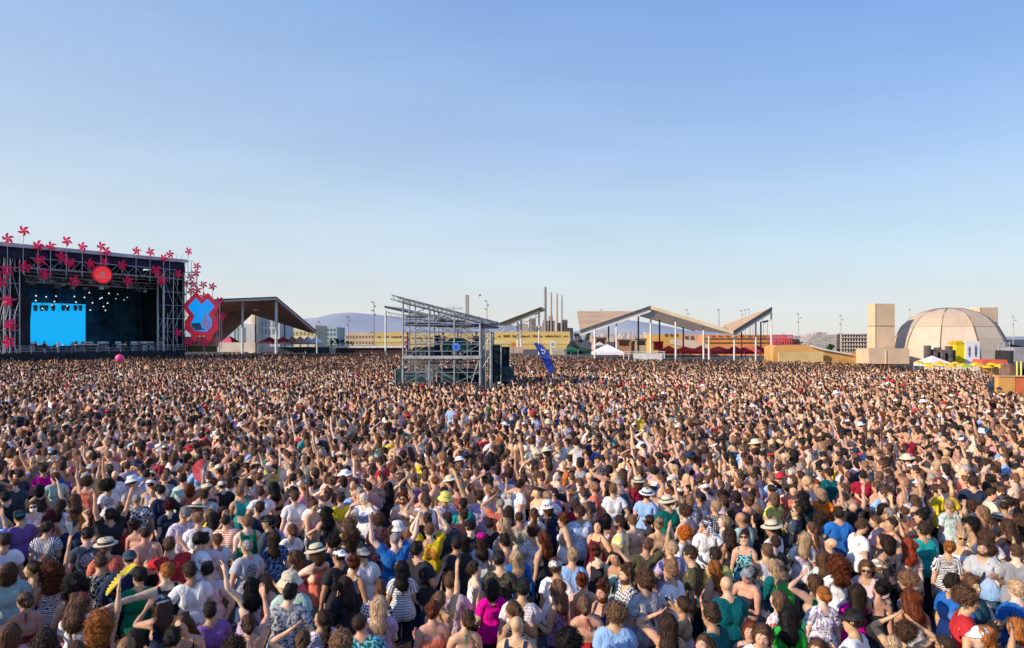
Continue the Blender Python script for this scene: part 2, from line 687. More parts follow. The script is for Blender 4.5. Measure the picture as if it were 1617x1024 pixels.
def grow_body(fem):
    f = Field((-0.96, -0.20, -0.01), (0.96, 0.24, 1.79), 0.0062)
    c, B = f.cap, f.both
    sh = 0.150 if fem else 0.170           # shoulder joint
    if fem:
        c((-.085, 0, .94), (.085, 0, .94), .108, sc=(1, 1.05, 1.1))
        B((.06, -.05, .93), (.07, -.05, .90), .085)
        c((-.04, 0, 1.10), (.04, 0, 1.10), .098, k=.08)
        c((-.045, .0, 1.02), (.045, .0, 1.02), .105, k=.06)
        c((-.06, 0, 1.26), (.06, 0, 1.26), .103, k=.06)
        B((.072, .075, 1.27), (.074, .085, 1.25), .052, k=.05)
        c((-.10, -.012, 1.40), (.10, -.012, 1.40), .062, k=.05)
    else:
        c((-.075, 0, .95), (.075, 0, .95), .112)
        B((.06, -.04, .93), (.065, -.04, .90), .085)
        c((-.05, 0, 1.09), (.05, 0, 1.09), .106, k=.07)
        c((-.055, .0, 1.02), (.055, .0, 1.02), .108, k=.06)
        c((-.082, 0, 1.28), (.082, 0, 1.28), .112, k=.06)
        B((.075, .06, 1.32), (.085, .06, 1.30), .06, k=.06)
        B((.10, -.045, 1.33), (.08, -.05, 1.24), .075, k=.06)
        c((-.12, -.012, 1.40), (.12, -.012, 1.40), .07, k=.05)
    B((0.02, -.02, 1.475), (sh - .02, -.015, 1.425), .044, .042, k=.04)
    c((0, -.018, 1.43), (0, .002, 1.56), .05 if fem else .057, .047 if fem else .053, k=.04)
    # head
    c((0, -.012, 1.668), (0, -.012, 1.668), .080, sc=(.92, 1.16, 1.03), k=.03)
    c((0, .02, 1.63), (0, .02, 1.63), .062, sc=(.98, 1.1, 1.2), k=.03)
    c((0, .035, 1.59), (0, .055, 1.548), .052, .030, k=.03)
    B((.035, .03, 1.585), (.03, .05, 1.56), .034, .025, k=.03)
    c((-.03, .083, 1.672), (.03, .083, 1.672), .010, k=.02)
    c((0, .092, 1.655), (0, .112, 1.622), .007, .012, k=.016)
    B((.012, .096, 1.618), (.012, .096, 1.618), .009, k=.012)
    B((.031, .103, 1.648), (.031, .103, 1.648), .014, k=.014, cut=True)
    B((.045, .065, 1.625), (.045, .065, 1.625), .022, k=.03)
    c((-.017, .091, 1.588), (.017, .091, 1.588), .0075, k=.012)
    c((-.015, .089, 1.577), (.015, .089, 1.577), .008, k=.012)
    B((.076, -.012, 1.655), (.074, -.006, 1.628), .016, .011, sc=(.55, 1, 1), k=.01)
    # arm, held out sideways, palm down
    g = .86 if fem else 1.0
    B((sh - .01, -.01, 1.40), (.46, -.01, 1.40), .060 * g, .040 * g, k=.04)
    B((sh + .03, -.01, 1.405), (sh + .08, -.01, 1.40), .058 * g, k=.04)
    B((.24, .005, 1.40), (.36, .0, 1.40), .047 * g, .042 * g, k=.03)
    B((.46, -.01, 1.40), (.715, -.01, 1.40), .041 * g, .026 * g, k=.02)
    B((.50, -.012, 1.40), (.57, -.012, 1.40), .043 * g, .038 * g, k=.02)
    B((.715, -.01, 1.40), (.74, -.01, 1.40), .026 * g, .022, k=.02, sc=(1, 1.25, .9))
    for y, L, r in ((.032, .068, .0088), (.008, .078, .0092), (-.016, .071, .0088), (-.039, .053, .0078)):
        B((.735, -.01 + (y + .01) * .6, 1.40), (.81, y - .004, 1.398), .0155, .0125, k=.012, sc=(1, 1.05, .85))
        B((.81, y - .004, 1.398), (.81 + L * .55, y, 1.390), r, r * .95, k=.005)
        B((.81 + L * .55, y, 1.390), (.81 + L, y + .002, 1.372), r * .95, r * .8, k=.003)
    B((.735, .012, 1.396), (.768, .048, 1.388), .0145, .0115, k=.014)
    B((.768, .048, 1.388), (.806, .064, 1.378), .0108, .0085, k=.005)
    # leg
    B((.088, 0, .90), (.098, .008, .50), .090 if fem else .086, .054, k=.04)
    B((.098, .0, .50), (.100, -.012, .09), .052, .036, k=.03)
    B((.1, -.03, .40), (.1, -.03, .33), .046, .04, k=.05)
    B((.1, -.035, .05), (.1, -.03, .05), .042, k=.03)
    B((.1, -.01, .045), (.118, .14, .028), .040, .030, k=.03, sc=(1.05, 1, .85))
    V, T = f.nets()
    T = orient(V, T)
    return V, T, sh


# -------------------------------------------------------------- pose
def minrot(a, b):
    a = np.array(a, float) / np.linalg.norm(a)
    b = np.array(b, float) / np.linalg.norm(b)
    v = np.cross(a, b)
    c = a @ b
    if c < -0.9999:
        o = np.array([0, 0, 1.0])
        return 2 * np.outer(o, o) - np.eye(3)
    K = np.array([[0, -v[2], v[1]], [v[2], 0, -v[0]], [-v[1], v[0], 0]])
    return np.eye(3) + K + K @ K / (1 + c)


def rot(ax, deg):
    return np.array(Matrix.Rotation(math.radians(deg), 3, ax))


ARMS = {   # upper-arm and forearm directions: x outward, y forward, z up; turn of the hand
    'd': ((.20, .00, -.98), (.10, .22, -.97), 0),
    'b': ((.25, .05, -.96), (-.25, .85, .40), 60),
    'u': ((.38, .12, .92), (.05, .12, 1), 0),
    'w': ((.70, .10, .70), (.10, .10, 1), 0),
    'o': ((.55, .15, .83), (-.52, .12, .85), 0),
    'f': ((.45, .80, -.25), (-.45, .45, .80), 0),
    'p': ((.25, .72, .62), (-.08, .30, .95), 0),
    'h': ((.80, .25, .55), (-.82, -.05, .50), 0),
    'c': ((.28, .40, -.80), (-.48, .70, .55), 40),
    'x': ((.28, .25, -.92), (-.86, .48, .10), 0),
    'v': ((.72, .45, .35), (-.80, .15, .45), 0),
    'n': ((.98, .02, .12), (.95, -.28, .0), 0),
    'e': ((.60, -.15, -.78), (-.35, .15, -.90), 0),
    'k': ((.55, .30, -.70), (.30, .60, .75), 0),
}


class Pose:
    def __init__(self, sh, arms='dd', yaw=0, nod=0, tilt=0, lean=0, side=0, jit=0.0, r=None):
        """arms: left letter then right letter"""
        self.sh = sh
        self.arm = {}
        for s, ch in ((-1, arms[0]), (1, arms[1])):
            u, f, tw = ARMS[ch]
            u, f = np.array(u, float), np.array(f, float)
            if r is not None and jit:
                u = u / np.linalg.norm(u) + r.normal(0, jit, 3)
                f = f / np.linalg.norm(f) + r.normal(0, jit, 3)
            u = u * (s, 1, 1)
            f = f * (s, 1, 1)
            u /= np.linalg.norm(u)
            f /= np.linalg.norm(f)
            R1 = minrot((s, 0, 0), u)
            R2 = minrot(u, f) @ R1
            R3 = minrot(f, f) @ np.array(Matrix.Rotation(math.radians(tw * s), 3, Vector(f))) @ R2
            S = np.array((s * sh, -.01, 1.40))
            lift = max(0.0, u[2] + .1)
            S2 = S + np.array((-s * .025, 0.01, .06)) * lift + np.array((0, .03, 0)) * max(0, u[1])
            E = np.array((s * .46, -.01, 1.40))
            E2 = S2 + R1 @ (E - S)
            W = np.array((s * .715, -.01, 1.40))
            W2 = E2 + R2 @ (W - E)
            self.arm[s] = (R1, R2, R3, S, S2, E, E2, W, W2)
        self.H = rot('Z', yaw) @ rot('X', nod) @ rot('Y', tilt)
        self.hp = np.array((0, -.015, 1.50))
        self.B = rot('X', -lean) @ rot('Y', side)
        self.bp = np.array((0, 0, .98))

    def bend(self, P, w):
        Q = (P - self.bp) @ self.B.T + self.bp
        return P + (Q - P) * w[:, None]

    def head(self, P):
        """rigid with the head"""
        Q = (P - self.hp) @ self.H.T + self.hp
        return (Q - self.bp) @ self.B.T + self.bp

    def apply(self, P, hairy=False):
        out = P.copy()
        x, z = P[:, 0], P[:, 2]
        wh = sstep(1.30, 1.52, z) if hairy else sstep(1.475, 1.555, z) * (1 - sstep(.12, .16, np.abs(x)))
        Q = (P - self.hp) @ self.H.T + self.hp
        out = P + (Q - P) * wh[:, None]
        if not hairy:
            for s in (-1, 1):
                R1, R2, R3, S, S2, E, E2, W, W2 = self.arm[s]
                xs = x * s
                a0 = self.sh - .045
                wa = sstep(a0, a0 + .10, xs)
                wz = sstep(1.235, 1.345, z)
                far = sstep(self.sh + .06, self.sh + .12, xs)
                wa = wa * np.maximum(wz, far) * (1 - sstep(1.50, 1.54, z)) * (z > 1.05)
                sel = wa > 0
                if not sel.any():
                    continue
                p = P[sel]
                xx = xs[sel]
                A1 = (p - S) @ R1.T + S2
                A2 = (p - E) @ R2.T + E2
                A3 = (p - W) @ R3.T + W2
                we = sstep(.415, .505, xx)[:, None]
                ww = sstep(.68, .74, xx)[:, None]
                q = A1 + (A2 - A1) * we
                q = q + (A3 - q) * ww
                out[sel] = out[sel] + (q - out[sel]) * wa[sel][:, None]
        return self.bend(out, sstep(.90, 1.12, P[:, 2]))

    def hand(self, s):
        R1, R2, R3, S, S2, E, E2, W, W2 = self.arm[s]
        p = (W2 + R3 @ np.array((s * .11, 0, -.02)))[None]
        d = R3 @ np.array((s, 0, 0))
        q = (p - self.bp) @ self.B.T + self.bp
        return q[0], self.B @ d, self.B @ R3 @ np.array((0, 0, -1.0))


# --------------------------------------------------------- clipping
def clip(V, T, A, g, keep_both=False):
    """cut the skin along g = 0 and keep g < 0; A are vertex vectors carried along"""
    gi = g < 0
    n = gi[T].sum(1)
    full, none = T[n == 3], T[n == 0]
    V, A = list(V), list(A)
    cache = {}

    def cut(a, b):
        k = (min(a, b), max(a, b))
        if k not in cache:
            t = g[k[0]] / (g[k[0]] - g[k[1]])
            cache[k] = len(V)
            V.append(V[k[0]] + (V[k[1]] - V[k[0]]) * t)
            A.append(A[k[0]] + (A[k[1]] - A[k[0]]) * t)
        return cache[k]
    ins, outs = [], []
    for t in T[(n == 1) | (n == 2)]:
        t = list(t)
        one = gi[t].sum() == 1
        while gi[t[0]] != one or gi[t[1]] == one:
            t = t[1:] + t[:1]
        if gi[t[2]] == one:
            t = t[2:] + t[:2]
        a, b, c = t
        p, q = cut(a, b), cut(a, c)
        (ins if one else outs).append((a, p, q))
        (outs if one else ins).extend([(p, b, c), (p, c, q)])
    Tin = np.concatenate([full, np.array(ins, int).reshape(-1, 3)])
    V, A = np.array(V), np.array(A)
    if keep_both:
        Tout = np.concatenate([none, np.array(outs, int).reshape(-1, 3)])
        return V, Tin, Tout, A
    used = np.unique(Tin)
    m = np.full(len(V), -1)
    m[used] = np.arange(len(used))
    return V[used], m[Tin], A[used]


def g_garment(kind, V, sh):
    """below zero where the garment covers the body held in the rest pose"""
    x, y, z = np.abs(V[:, 0]), V[:, 1], V[:, 2]
    r = np.sqrt(V[:, 0] ** 2 + (y + .005) ** 2)
    neck = np.maximum(np.minimum(.082 - r, z - 1.38), z - 1.485)
    if kind in ('tee', 'shirt', 'jumper'):
        end = {'tee': sh + .15, 'shirt': sh + .19, 'jumper': .69}[kind]
        low = {'tee': .87, 'shirt': .82, 'jumper': .86}[kind]
        return np.maximum.reduce([low - z, x - end, neck])
    if kind == 'tank':
        sc = np.minimum.reduce([.092 - x, z - (1.36 + .06 * (y < 0)), r * 0 + 1])
        return np.maximum.reduce([.89 - z, np.minimum(x - (sh - .035), z - 1.22), sc, neck, np.minimum(x - (sh + .03), z - 1.0)])
    if kind == 'camisole':
        st = np.minimum(z - (1.30 + .03 * (y > 0)), np.abs(x - .085) - .011)
        return np.maximum.reduce([.90 - z, st, np.minimum(x - (sh + .01), z - 1.0), neck])
    if kind == 'halter':
        top = np.where(y > .0, np.minimum(z - 1.33, .5), z - 1.17)
        return np.maximum.reduce([1.08 - z, top, np.minimum(x - (sh + .01), z - 1.0), neck])
    if kind == 'bandeau':
        return np.maximum.reduce([1.12 - z, z - 1.315, np.minimum(x - (sh + .01), z - 1.0)])
    if kind == 'trousers':
        return np.maximum.reduce([.075 - z, z - .985, x - .35])
    if kind == 'shorts':
        return np.maximum.reduce([.50 - z, z - .985, x - .35])
    raise KeyError(kind)


def drape(kind, V, Nn, sh):
    """lift the cloth off the skin, looser towards its hems"""
    x, z = np.abs(V[:, 0]), V[:, 2]
    if kind in ('tee', 'shirt', 'jumper'):
        d = .010 + .026 * sstep(1.30, .90, z) * (x < .3) + .020 * sstep(sh + .0, sh + .16, x) * (z > 1.2)
        if kind == 'jumper':
            d = .016 + .012 * sstep(1.2, .9, z) + .008 * sstep(.2, .4, x)
    elif kind == 'tank':
        d = .008 + .022 * sstep(1.28, .92, z)
    elif kind in ('trousers', 'shorts'):
        d = .010 + .022 * sstep(.75, .45, z)
    else:
        d = .006 + .010 * sstep(1.2, .95, z)
    a = np.arctan2(V[:, 1], V[:, 0])
    d = d + (.0035 * np.sin(9 * a + 14 * z) + .003 * np.sin(23 * V[:, 0] + 31 * z + 2)) * (d > .012)
    return V + Nn * d[:, None]


# ------------------------------------------------------------- hair
def wob(X, Y, Z, f, a, seed=0):
    r = np.random.default_rng(seed)
    s = 0
    for k in range(9):
        w = r.normal(0, 1, 3)
        w = w / np.linalg.norm(w) * f * (.75 + .12 * k)
        s = s + np.sin(w[0] * X + w[1] * Y + w[2] * Z + r.uniform(0, 6))
    return s * a * .32


def grow_hair(style):
    f = Field((-.30, -.34, 1.02), (.30, .22, 1.95), .0075)
    C = (0, -.014, 1.672)
    amp, fr = .006, 60
    fn = None

    def w(a, fq, seed=1):
        return lambda X, Y, Z: wob(X, Y, Z, fq, a, seed)
    strand = lambda X, Y, Z: .0022 * np.sin(26 * np.arctan2(Y + .02, X) + 5 * np.sin(Z * 22)) + wob(X, Y, Z, 35, .005, 3)
    if style == 'short':
        f.cap(C, C, .0885, sc=(.94, 1.15, 1.02), fn=w(.006, 70))
        f.cap((0, .03, 1.745), (0, -.03, 1.755), .035, k=.03, sc=(1.6, 1, .7), fn=w(.008, 80, 2))
    elif style == 'buzz':
        f.cap(C, C, .0855, sc=(.94, 1.15, 1.02), fn=w(.002, 90))
    elif style == 'quiff':
        f.cap(C, C, .090, sc=(.93, 1.13, 1.02), fn=w(.006, 70))
        f.cap((0, .05, 1.765), (0, -.05, 1.765), .040, k=.03, sc=(1.4, 1, .9), fn=w(.012, 60, 2))
    elif style in ('curly', 'afro'):
        R = .106 if style == 'curly' else .142
        c2 = (0, -.03, 1.69)
        f.cap(c2, c2, R, sc=(1.0, 1.0, .98), fn=w(.014 if style == 'curly' else .015, 85, 5))
    elif style == 'bob':
        f.cap(C, C, .093, sc=(.95, 1.13, 1.02), fn=strand)
        f.cap((0, -.05, 1.64), (0, -.055, 1.54), .085, .078, sc=(1.12, .85, 1), k=.03, fn=strand)
        f.both((.075, .0, 1.64), (.082, .01, 1.54), .03, .026, k=.02, fn=strand)
    elif style in ('long', 'wavy'):
        v = 1.0 if style == 'long' else 1.2
        fn = strand if style == 'long' else (lambda X, Y, Z: strand(X, Y, Z) + wob(X, Y, Z, 42, .014, 8))
        f.cap(C, C, .0915, sc=(.95, 1.14, 1.02), fn=fn)
        f.cap((0, -.055, 1.66), (0, -.115, 1.42), .078 * v, .072 * v, sc=(1.22, .72, 1), k=.03, fn=fn)
        f.cap((0, -.115, 1.42), (0, -.125, 1.22), .070 * v, .030, sc=(1.3, .6, 1), k=.03, fn=fn)
        f.both((.078, .0, 1.66), (.098, .03, 1.40), .026 * v, .022, k=.02, fn=fn)
    elif style == 'mane':
        fn = w(.016, 70, 9)
        f.cap((0, -.02, 1.69), (0, -.03, 1.67), .118, fn=fn)
        f.cap((0, -.06, 1.64), (0, -.11, 1.42), .108, .085, sc=(1.25, .8, 1), k=.03, fn=fn)
        f.both((.095, .0, 1.66), (.125, .02, 1.44), .045, .04, k=.02, fn=fn)
    elif style in ('bun', 'low_bun', 'pony', 'braid'):
        f.cap(C, C, .088, sc=(.93, 1.15, 1.02), fn=strand)
        if style == 'bun':
            f.cap((0, -.085, 1.765), (0, -.09, 1.77), .046, k=.012, fn=w(.012, 80, 4))
        elif style == 'low_bun':
            f.cap((0, -.135, 1.655), (0, -.14, 1.65), .044, k=.012, fn=w(.012, 80, 4))
        elif style == 'pony':
            f.cap((0, -.11, 1.70), (0, -.165, 1.66), .024, .034, k=.01, fn=strand)
            f.cap((0, -.165, 1.66), (0, -.145, 1.36), .036, .014, k=.02, fn=strand)
        else:
            for k in range(9):
                z = 1.62 - .045 * k
                f.cap((.012 * (-1) ** k, -.12 - .004 * k, z), (.0, -.12 - .004 * k, z - .03), .026 - .001 * k, k=.006)
    D = f.d
    X, Y, Z = np.meshgrid(f.ax[0], f.ax[1], f.ax[2], indexing='ij', sparse=True)
    # keep the face and the neck free
    hl = {'buzz': .066, 'short': .072, 'quiff': .074}.get(style, .072)
    face = .86 * Y - .50 * (Z - 1.735) - hl
    face = np.maximum(face, Y - .095 - .0 * Z) if style not in ('curly', 'afro') else face - .015
    if style in ('short', 'quiff', 'buzz'):
        low = 1.595 + .6 * np.clip(Y + .05, 0, 1) - Z
        D = np.maximum(D, low)
    D = np.maximum(D, np.minimum(face, .05))
    if style in ('long', 'wavy', 'mane', 'bob'):
        # leave an opening for face and throat between the side locks
        hole = np.sqrt((X / .072) ** 2 + ((Y - .085) / .10) ** 2 + 0 * Z) - 1
        D = np.maximum(D, np.minimum(-hole * .07, 1.695 - Z))
    D += 0 * Z
    f.d = D.astype(np.float32)
    f.d[0], f.d[-1] = .1, .1
    f.d[:, 0], f.d[:, -1] = .1, .1
    f.d[:, :, 0], f.d[:, :, -1] = .1, .1
    V, T = f.nets()
    return V, orient(V - V.mean(0), T)


HAIR_STYLES = ('short', 'buzz', 'quiff', 'curly', 'afro', 'bob', 'long', 'wavy', 'mane', 'bun', 'low_bun', 'pony', 'braid')
BODY, GARB, HAIRS = {}, {}, {}
LOD_TRIS = {'hi': 5600, 'mid': 1100}
for fem in (False, True):
    V0, T0, sh = grow_body(fem)
    for lod, tris in LOD_TRIS.items():
        V, T = decimate(V0, T0, tris)
        T = orient(V, T)
        BODY[fem, lod] = (V, T, vnormals(V, T), sh)
    up = V0[:, 2] > 1.0
    Tu = T0[up[T0].all(1)]
    V, T = decimate(V0, Tu, 260)
    BODY[fem, 'low'] = (V, T, vnormals(V, T), sh)
for st in HAIR_STYLES:
    V0, T0 = grow_hair(st)
    HAIRS[st, 'hi'] = decimate(V0, T0, 1900 if st in ('long', 'wavy', 'mane', 'bob', 'afro', 'curly') else 1100)
    HAIRS[st, 'mid'] = decimate(V0, T0, 300)
    HAIRS[st, 'low'] = decimate(V0, T0, 70)


def garment(kind, fem):
    if (kind, fem) not in GARB:
        V, T, Nn, sh = BODY[fem, 'hi']
        g = g_garment(kind, V, sh)
        V2, T2, A2 = clip(V, T, Nn, g)
        GARB[kind, fem] = (V2, T2, drape(kind, V2, A2, sh))
    return GARB[kind, fem]


def body_tint(V):
    """lips, brows, stubble-free cheeks, nails stay in the skin itself"""
    t = np.ones((len(V), 3))
    x, y, z = np.abs(V[:, 0]), V[:, 1], V[:, 2]
    lips = (z > 1.570) & (z < 1.595) & (x < .026) & (y > .075)
    t[lips] = (.80, .48, .48)
    brow = (z > 1.662) & (z < 1.678) & (x > .012) & (x < .05) & (y > .07)
    t[brow] = (.38, .32, .30)
    ch = (z > 1.60) & (z < 1.635) & (x > .02) & (y > .04)
    t[ch] = (1.05, .88, .86)
    t[(x > .73)] = (1.02, .92, .90)
    return t


# locks of hair lying on the grown shape: thin tapered ribbons that follow it
HAIRFULL = {}


def hair_full(style):
    if style in HAIRFULL:
        return HAIRFULL[style]
    from mathutils import kdtree
    V, T = HAIRS[style, 'hi']
    T = np.asarray(T)
    Nn = vnormals(V, T)
    kd = kdtree.KDTree(len(V))
    for i, v in enumerate(V):
        kd.insert(v, i)
    kd.balance()
    r = np.random.default_rng(len(style) * 13 + ord(style[0]))
    a = V[T]
    area = np.linalg.norm(np.cross(a[:, 1] - a[:, 0], a[:, 2] - a[:, 0]), axis=1)
    curly = style in ('curly', 'afro', 'mane')
    cropped = style in ('short', 'quiff', 'buzz')
    n = {'buzz': 160, 'short': 560, 'quiff': 560, 'curly': 900, 'afro': 1000, 'mane': 1150}.get(style, 760)
    steps, ds = (5, .009) if cropped else ((7, .012) if curly else (9, .022))
    tri = r.choice(len(T), n, p=area / area.sum())
    crown = np.array((0.0, -.05, 1.765))
    vs, fs, rs = [], [], []
    for t in tri:
        u, w = r.uniform(0, 1, 2)
        if u + w > 1:
            u, w = 1 - u, 1 - w
        p = V[T[t, 0]] * (1 - u - w) + V[T[t, 1]] * u + V[T[t, 2]] * w
        off = r.uniform(.001, .008) if not curly else r.uniform(.0, .026)
        if r.uniform() < .12:
            off += r.uniform(.006, .018)
        shift = r.uniform(0, 40, 3)
        wd = r.uniform(.0026, .0052) * (.8 if cropped else 1)
        turn = r.normal(0, 1, 3)
        base = len(vs)
        d = None
        for k in range(steps):
            _c, i, _d = kd.find(p)
            nn = Nn[i]
            if cropped:
                g = (p - crown) * (1, 1, .6) + r.normal(0, .02, 3) + (np.array((0, .05, 0)) if style == 'quiff' else 0)
            elif style in ('bun', 'low_bun', 'pony', 'braid') and p[2] > 1.60 and p[1] > -.11:
                tgt = np.array((0, -.12, {'bun': 1.77, 'low_bun': 1.655, 'pony': 1.70, 'braid': 1.63}[style]))
                g = tgt - p + r.normal(0, .01, 3)
            elif curly:
                g = turn + np.cross(turn, nn) * math.sin(k * 1.3) * 1.5 + np.array((0, 0, -.6))
                turn = turn + r.normal(0, .5, 3)
            else:
                g = np.array((0, 0, -1.0)) + r.normal(0, .10, 3) + (.5 * np.array((math.sin(k * 1.5 + shift[0]), math.cos(k * 1.5 + shift[0]), 0)) if style in ('wavy',) else 0)
                if p[2] > 1.72:
                    g = g + np.array((np.sign(p[0]) * .8, -.35, 0))
            g = g - nn * (g @ nn)
            g = g / max(1e-6, np.linalg.norm(g))
            d = g if d is None else (d * .45 + g * .55)
            d = d / max(1e-6, np.linalg.norm(d))
            sd = np.cross(d, nn)
            lift = off * (1 + (.9 * k / steps if not curly else .6 * math.sin(k * 1.1)))
            ww = wd * (1 - .8 * (k / (steps - 1)) ** 2)
            c = V[i] + (p - V[i]) - nn * ((p - V[i]) @ nn) + nn * (lift + .0015)
            vs += [c - sd * ww, c + sd * ww]
            rs += [c + shift, c + shift]
            if k:
                b = base + 2 * k
                fs += [(b - 2, b - 1, b + 1), (b - 2, b + 1, b)]
            p = p + d * ds
            q = V[kd.find(p)[1]]
            p = p - Nn[i] * ((p - q) @ Nn[i])
    vs, rs = np.array(vs), np.array(rs)
    out = (np.concatenate([V, vs]), np.concatenate([T, np.array(fs) + len(V)]), np.concatenate([V, rs]))
    HAIRFULL[style] = out
    return out
# ---------------------------------------------------------- wardrobe
CL = {'white': (.86, .85, .87), 'cream': (.72, .64, .46), 'black': (.028, .028, .036), 'navy': (.020, .034, .075), 'slate': (.05, .075, .11),
      'grey': (.28, .29, .32), 'pale_grey': (.50, .52, .56), 'mint': (.40, .58, .53), 'teal': (.0, .11, .13), 'turquoise': (.015, .36, .36),
      'green': (.0, .20, .10), 'bright_green': (.02, .46, .05), 'olive': (.085, .08, .045), 'red': (.55, .03, .04), 'crimson': (.33, .012, .04),
      'coral': (.72, .19, .12), 'orange': (.78, .24, .03), 'yellow': (.82, .60, .03), 'lemon': (.75, .70, .18), 'magenta': (.74, .0, .30), 'pink': (.74, .30, .38),
      'pale_pink': (.72, .52, .56), 'lilac': (.52, .40, .60), 'purple': (.24, .12, .38), 'sky_blue': (.30, .50, .85), 'aqua': (.22, .58, .66),
      'blue': (.02, .15, .52), 'brown': (.14, .07, .045), 'tan': (.50, .33, .20), 'maroon': (.16, .012, .03), 'denim': (.05, .10, .20)}
HC = {'bk': ('black', (.014, .012, .012)), 'db': ('dark brown', (.042, .023, .016)), 'br': ('brown', (.11, .055, .032)), 'lb': ('light brown', (.22, .12, .07)),
      'bl': ('blond', (.52, .35, .21)), 'au': ('auburn', (.14, .035, .012)), 'rd': ('red', (.30, .05, .02)), 'gi': ('ginger', (.40, .14, .03)),
      'gr': ('grey', (.28, .26, .25)), 'pk': ('pink', (.55, .18, .25)), 'ma': ('maroon', (.09, .012, .02)), 'or': ('orange', (.65, .17, .02))}
SK = {'mid': (.60, .37, .25), 'pale': (.74, .53, .41), 'tan': (.48, .27, .165), 'red': (.62, .345, .235), 'dark': (.18, .09, .06), 'gold': (.64, .40, .24)}
HW = {'short': 'short {c} hair', 'buzz': 'close-cropped {c} hair', 'quiff': '{c} quiff', 'curly': 'curly {c} hair', 'afro': 'round {c} afro',
      'bob': '{c} bob', 'long': 'long straight {c} hair', 'wavy': 'long wavy {c} hair', 'mane': 'big curly {c} mane', 'bun': '{c} top bun', 'low_bun': '{c} low bun',
      'pony': '{c} ponytail', 'braid': '{c} braid', 'bald': 'bald head'}
TW = {'tee': 'T-shirt', 'shirt': 'shirt', 'jumper': 'long-sleeved top', 'tank': 'tank top', 'camisole': 'strappy top', 'halter': 'open-backed top', 'bandeau': 'strapless top',
      'bare': 'no shirt'}
AW = {'d': '', 'b': '', 'u': 'arm raised', 'w': 'arm raised', 'o': 'hands over head', 'f': 'hands at face', 'p': 'arm held high', 'h': 'hand on head', 'c': 'hands together',
      'x': 'arms crossed', 'v': 'shading eyes', 'n': 'arm round a neighbour', 'e': '', 'k': ''}
PW = {'plain': '', 'striped': 'striped', 'upright': 'pinstriped', 'blotched': 'mottled', 'floral': 'floral', 'zebra': 'zebra-striped', 'dotted': 'dotted', 'checked': 'checked',
      'fading': 'faded', 'printed': 'printed'}

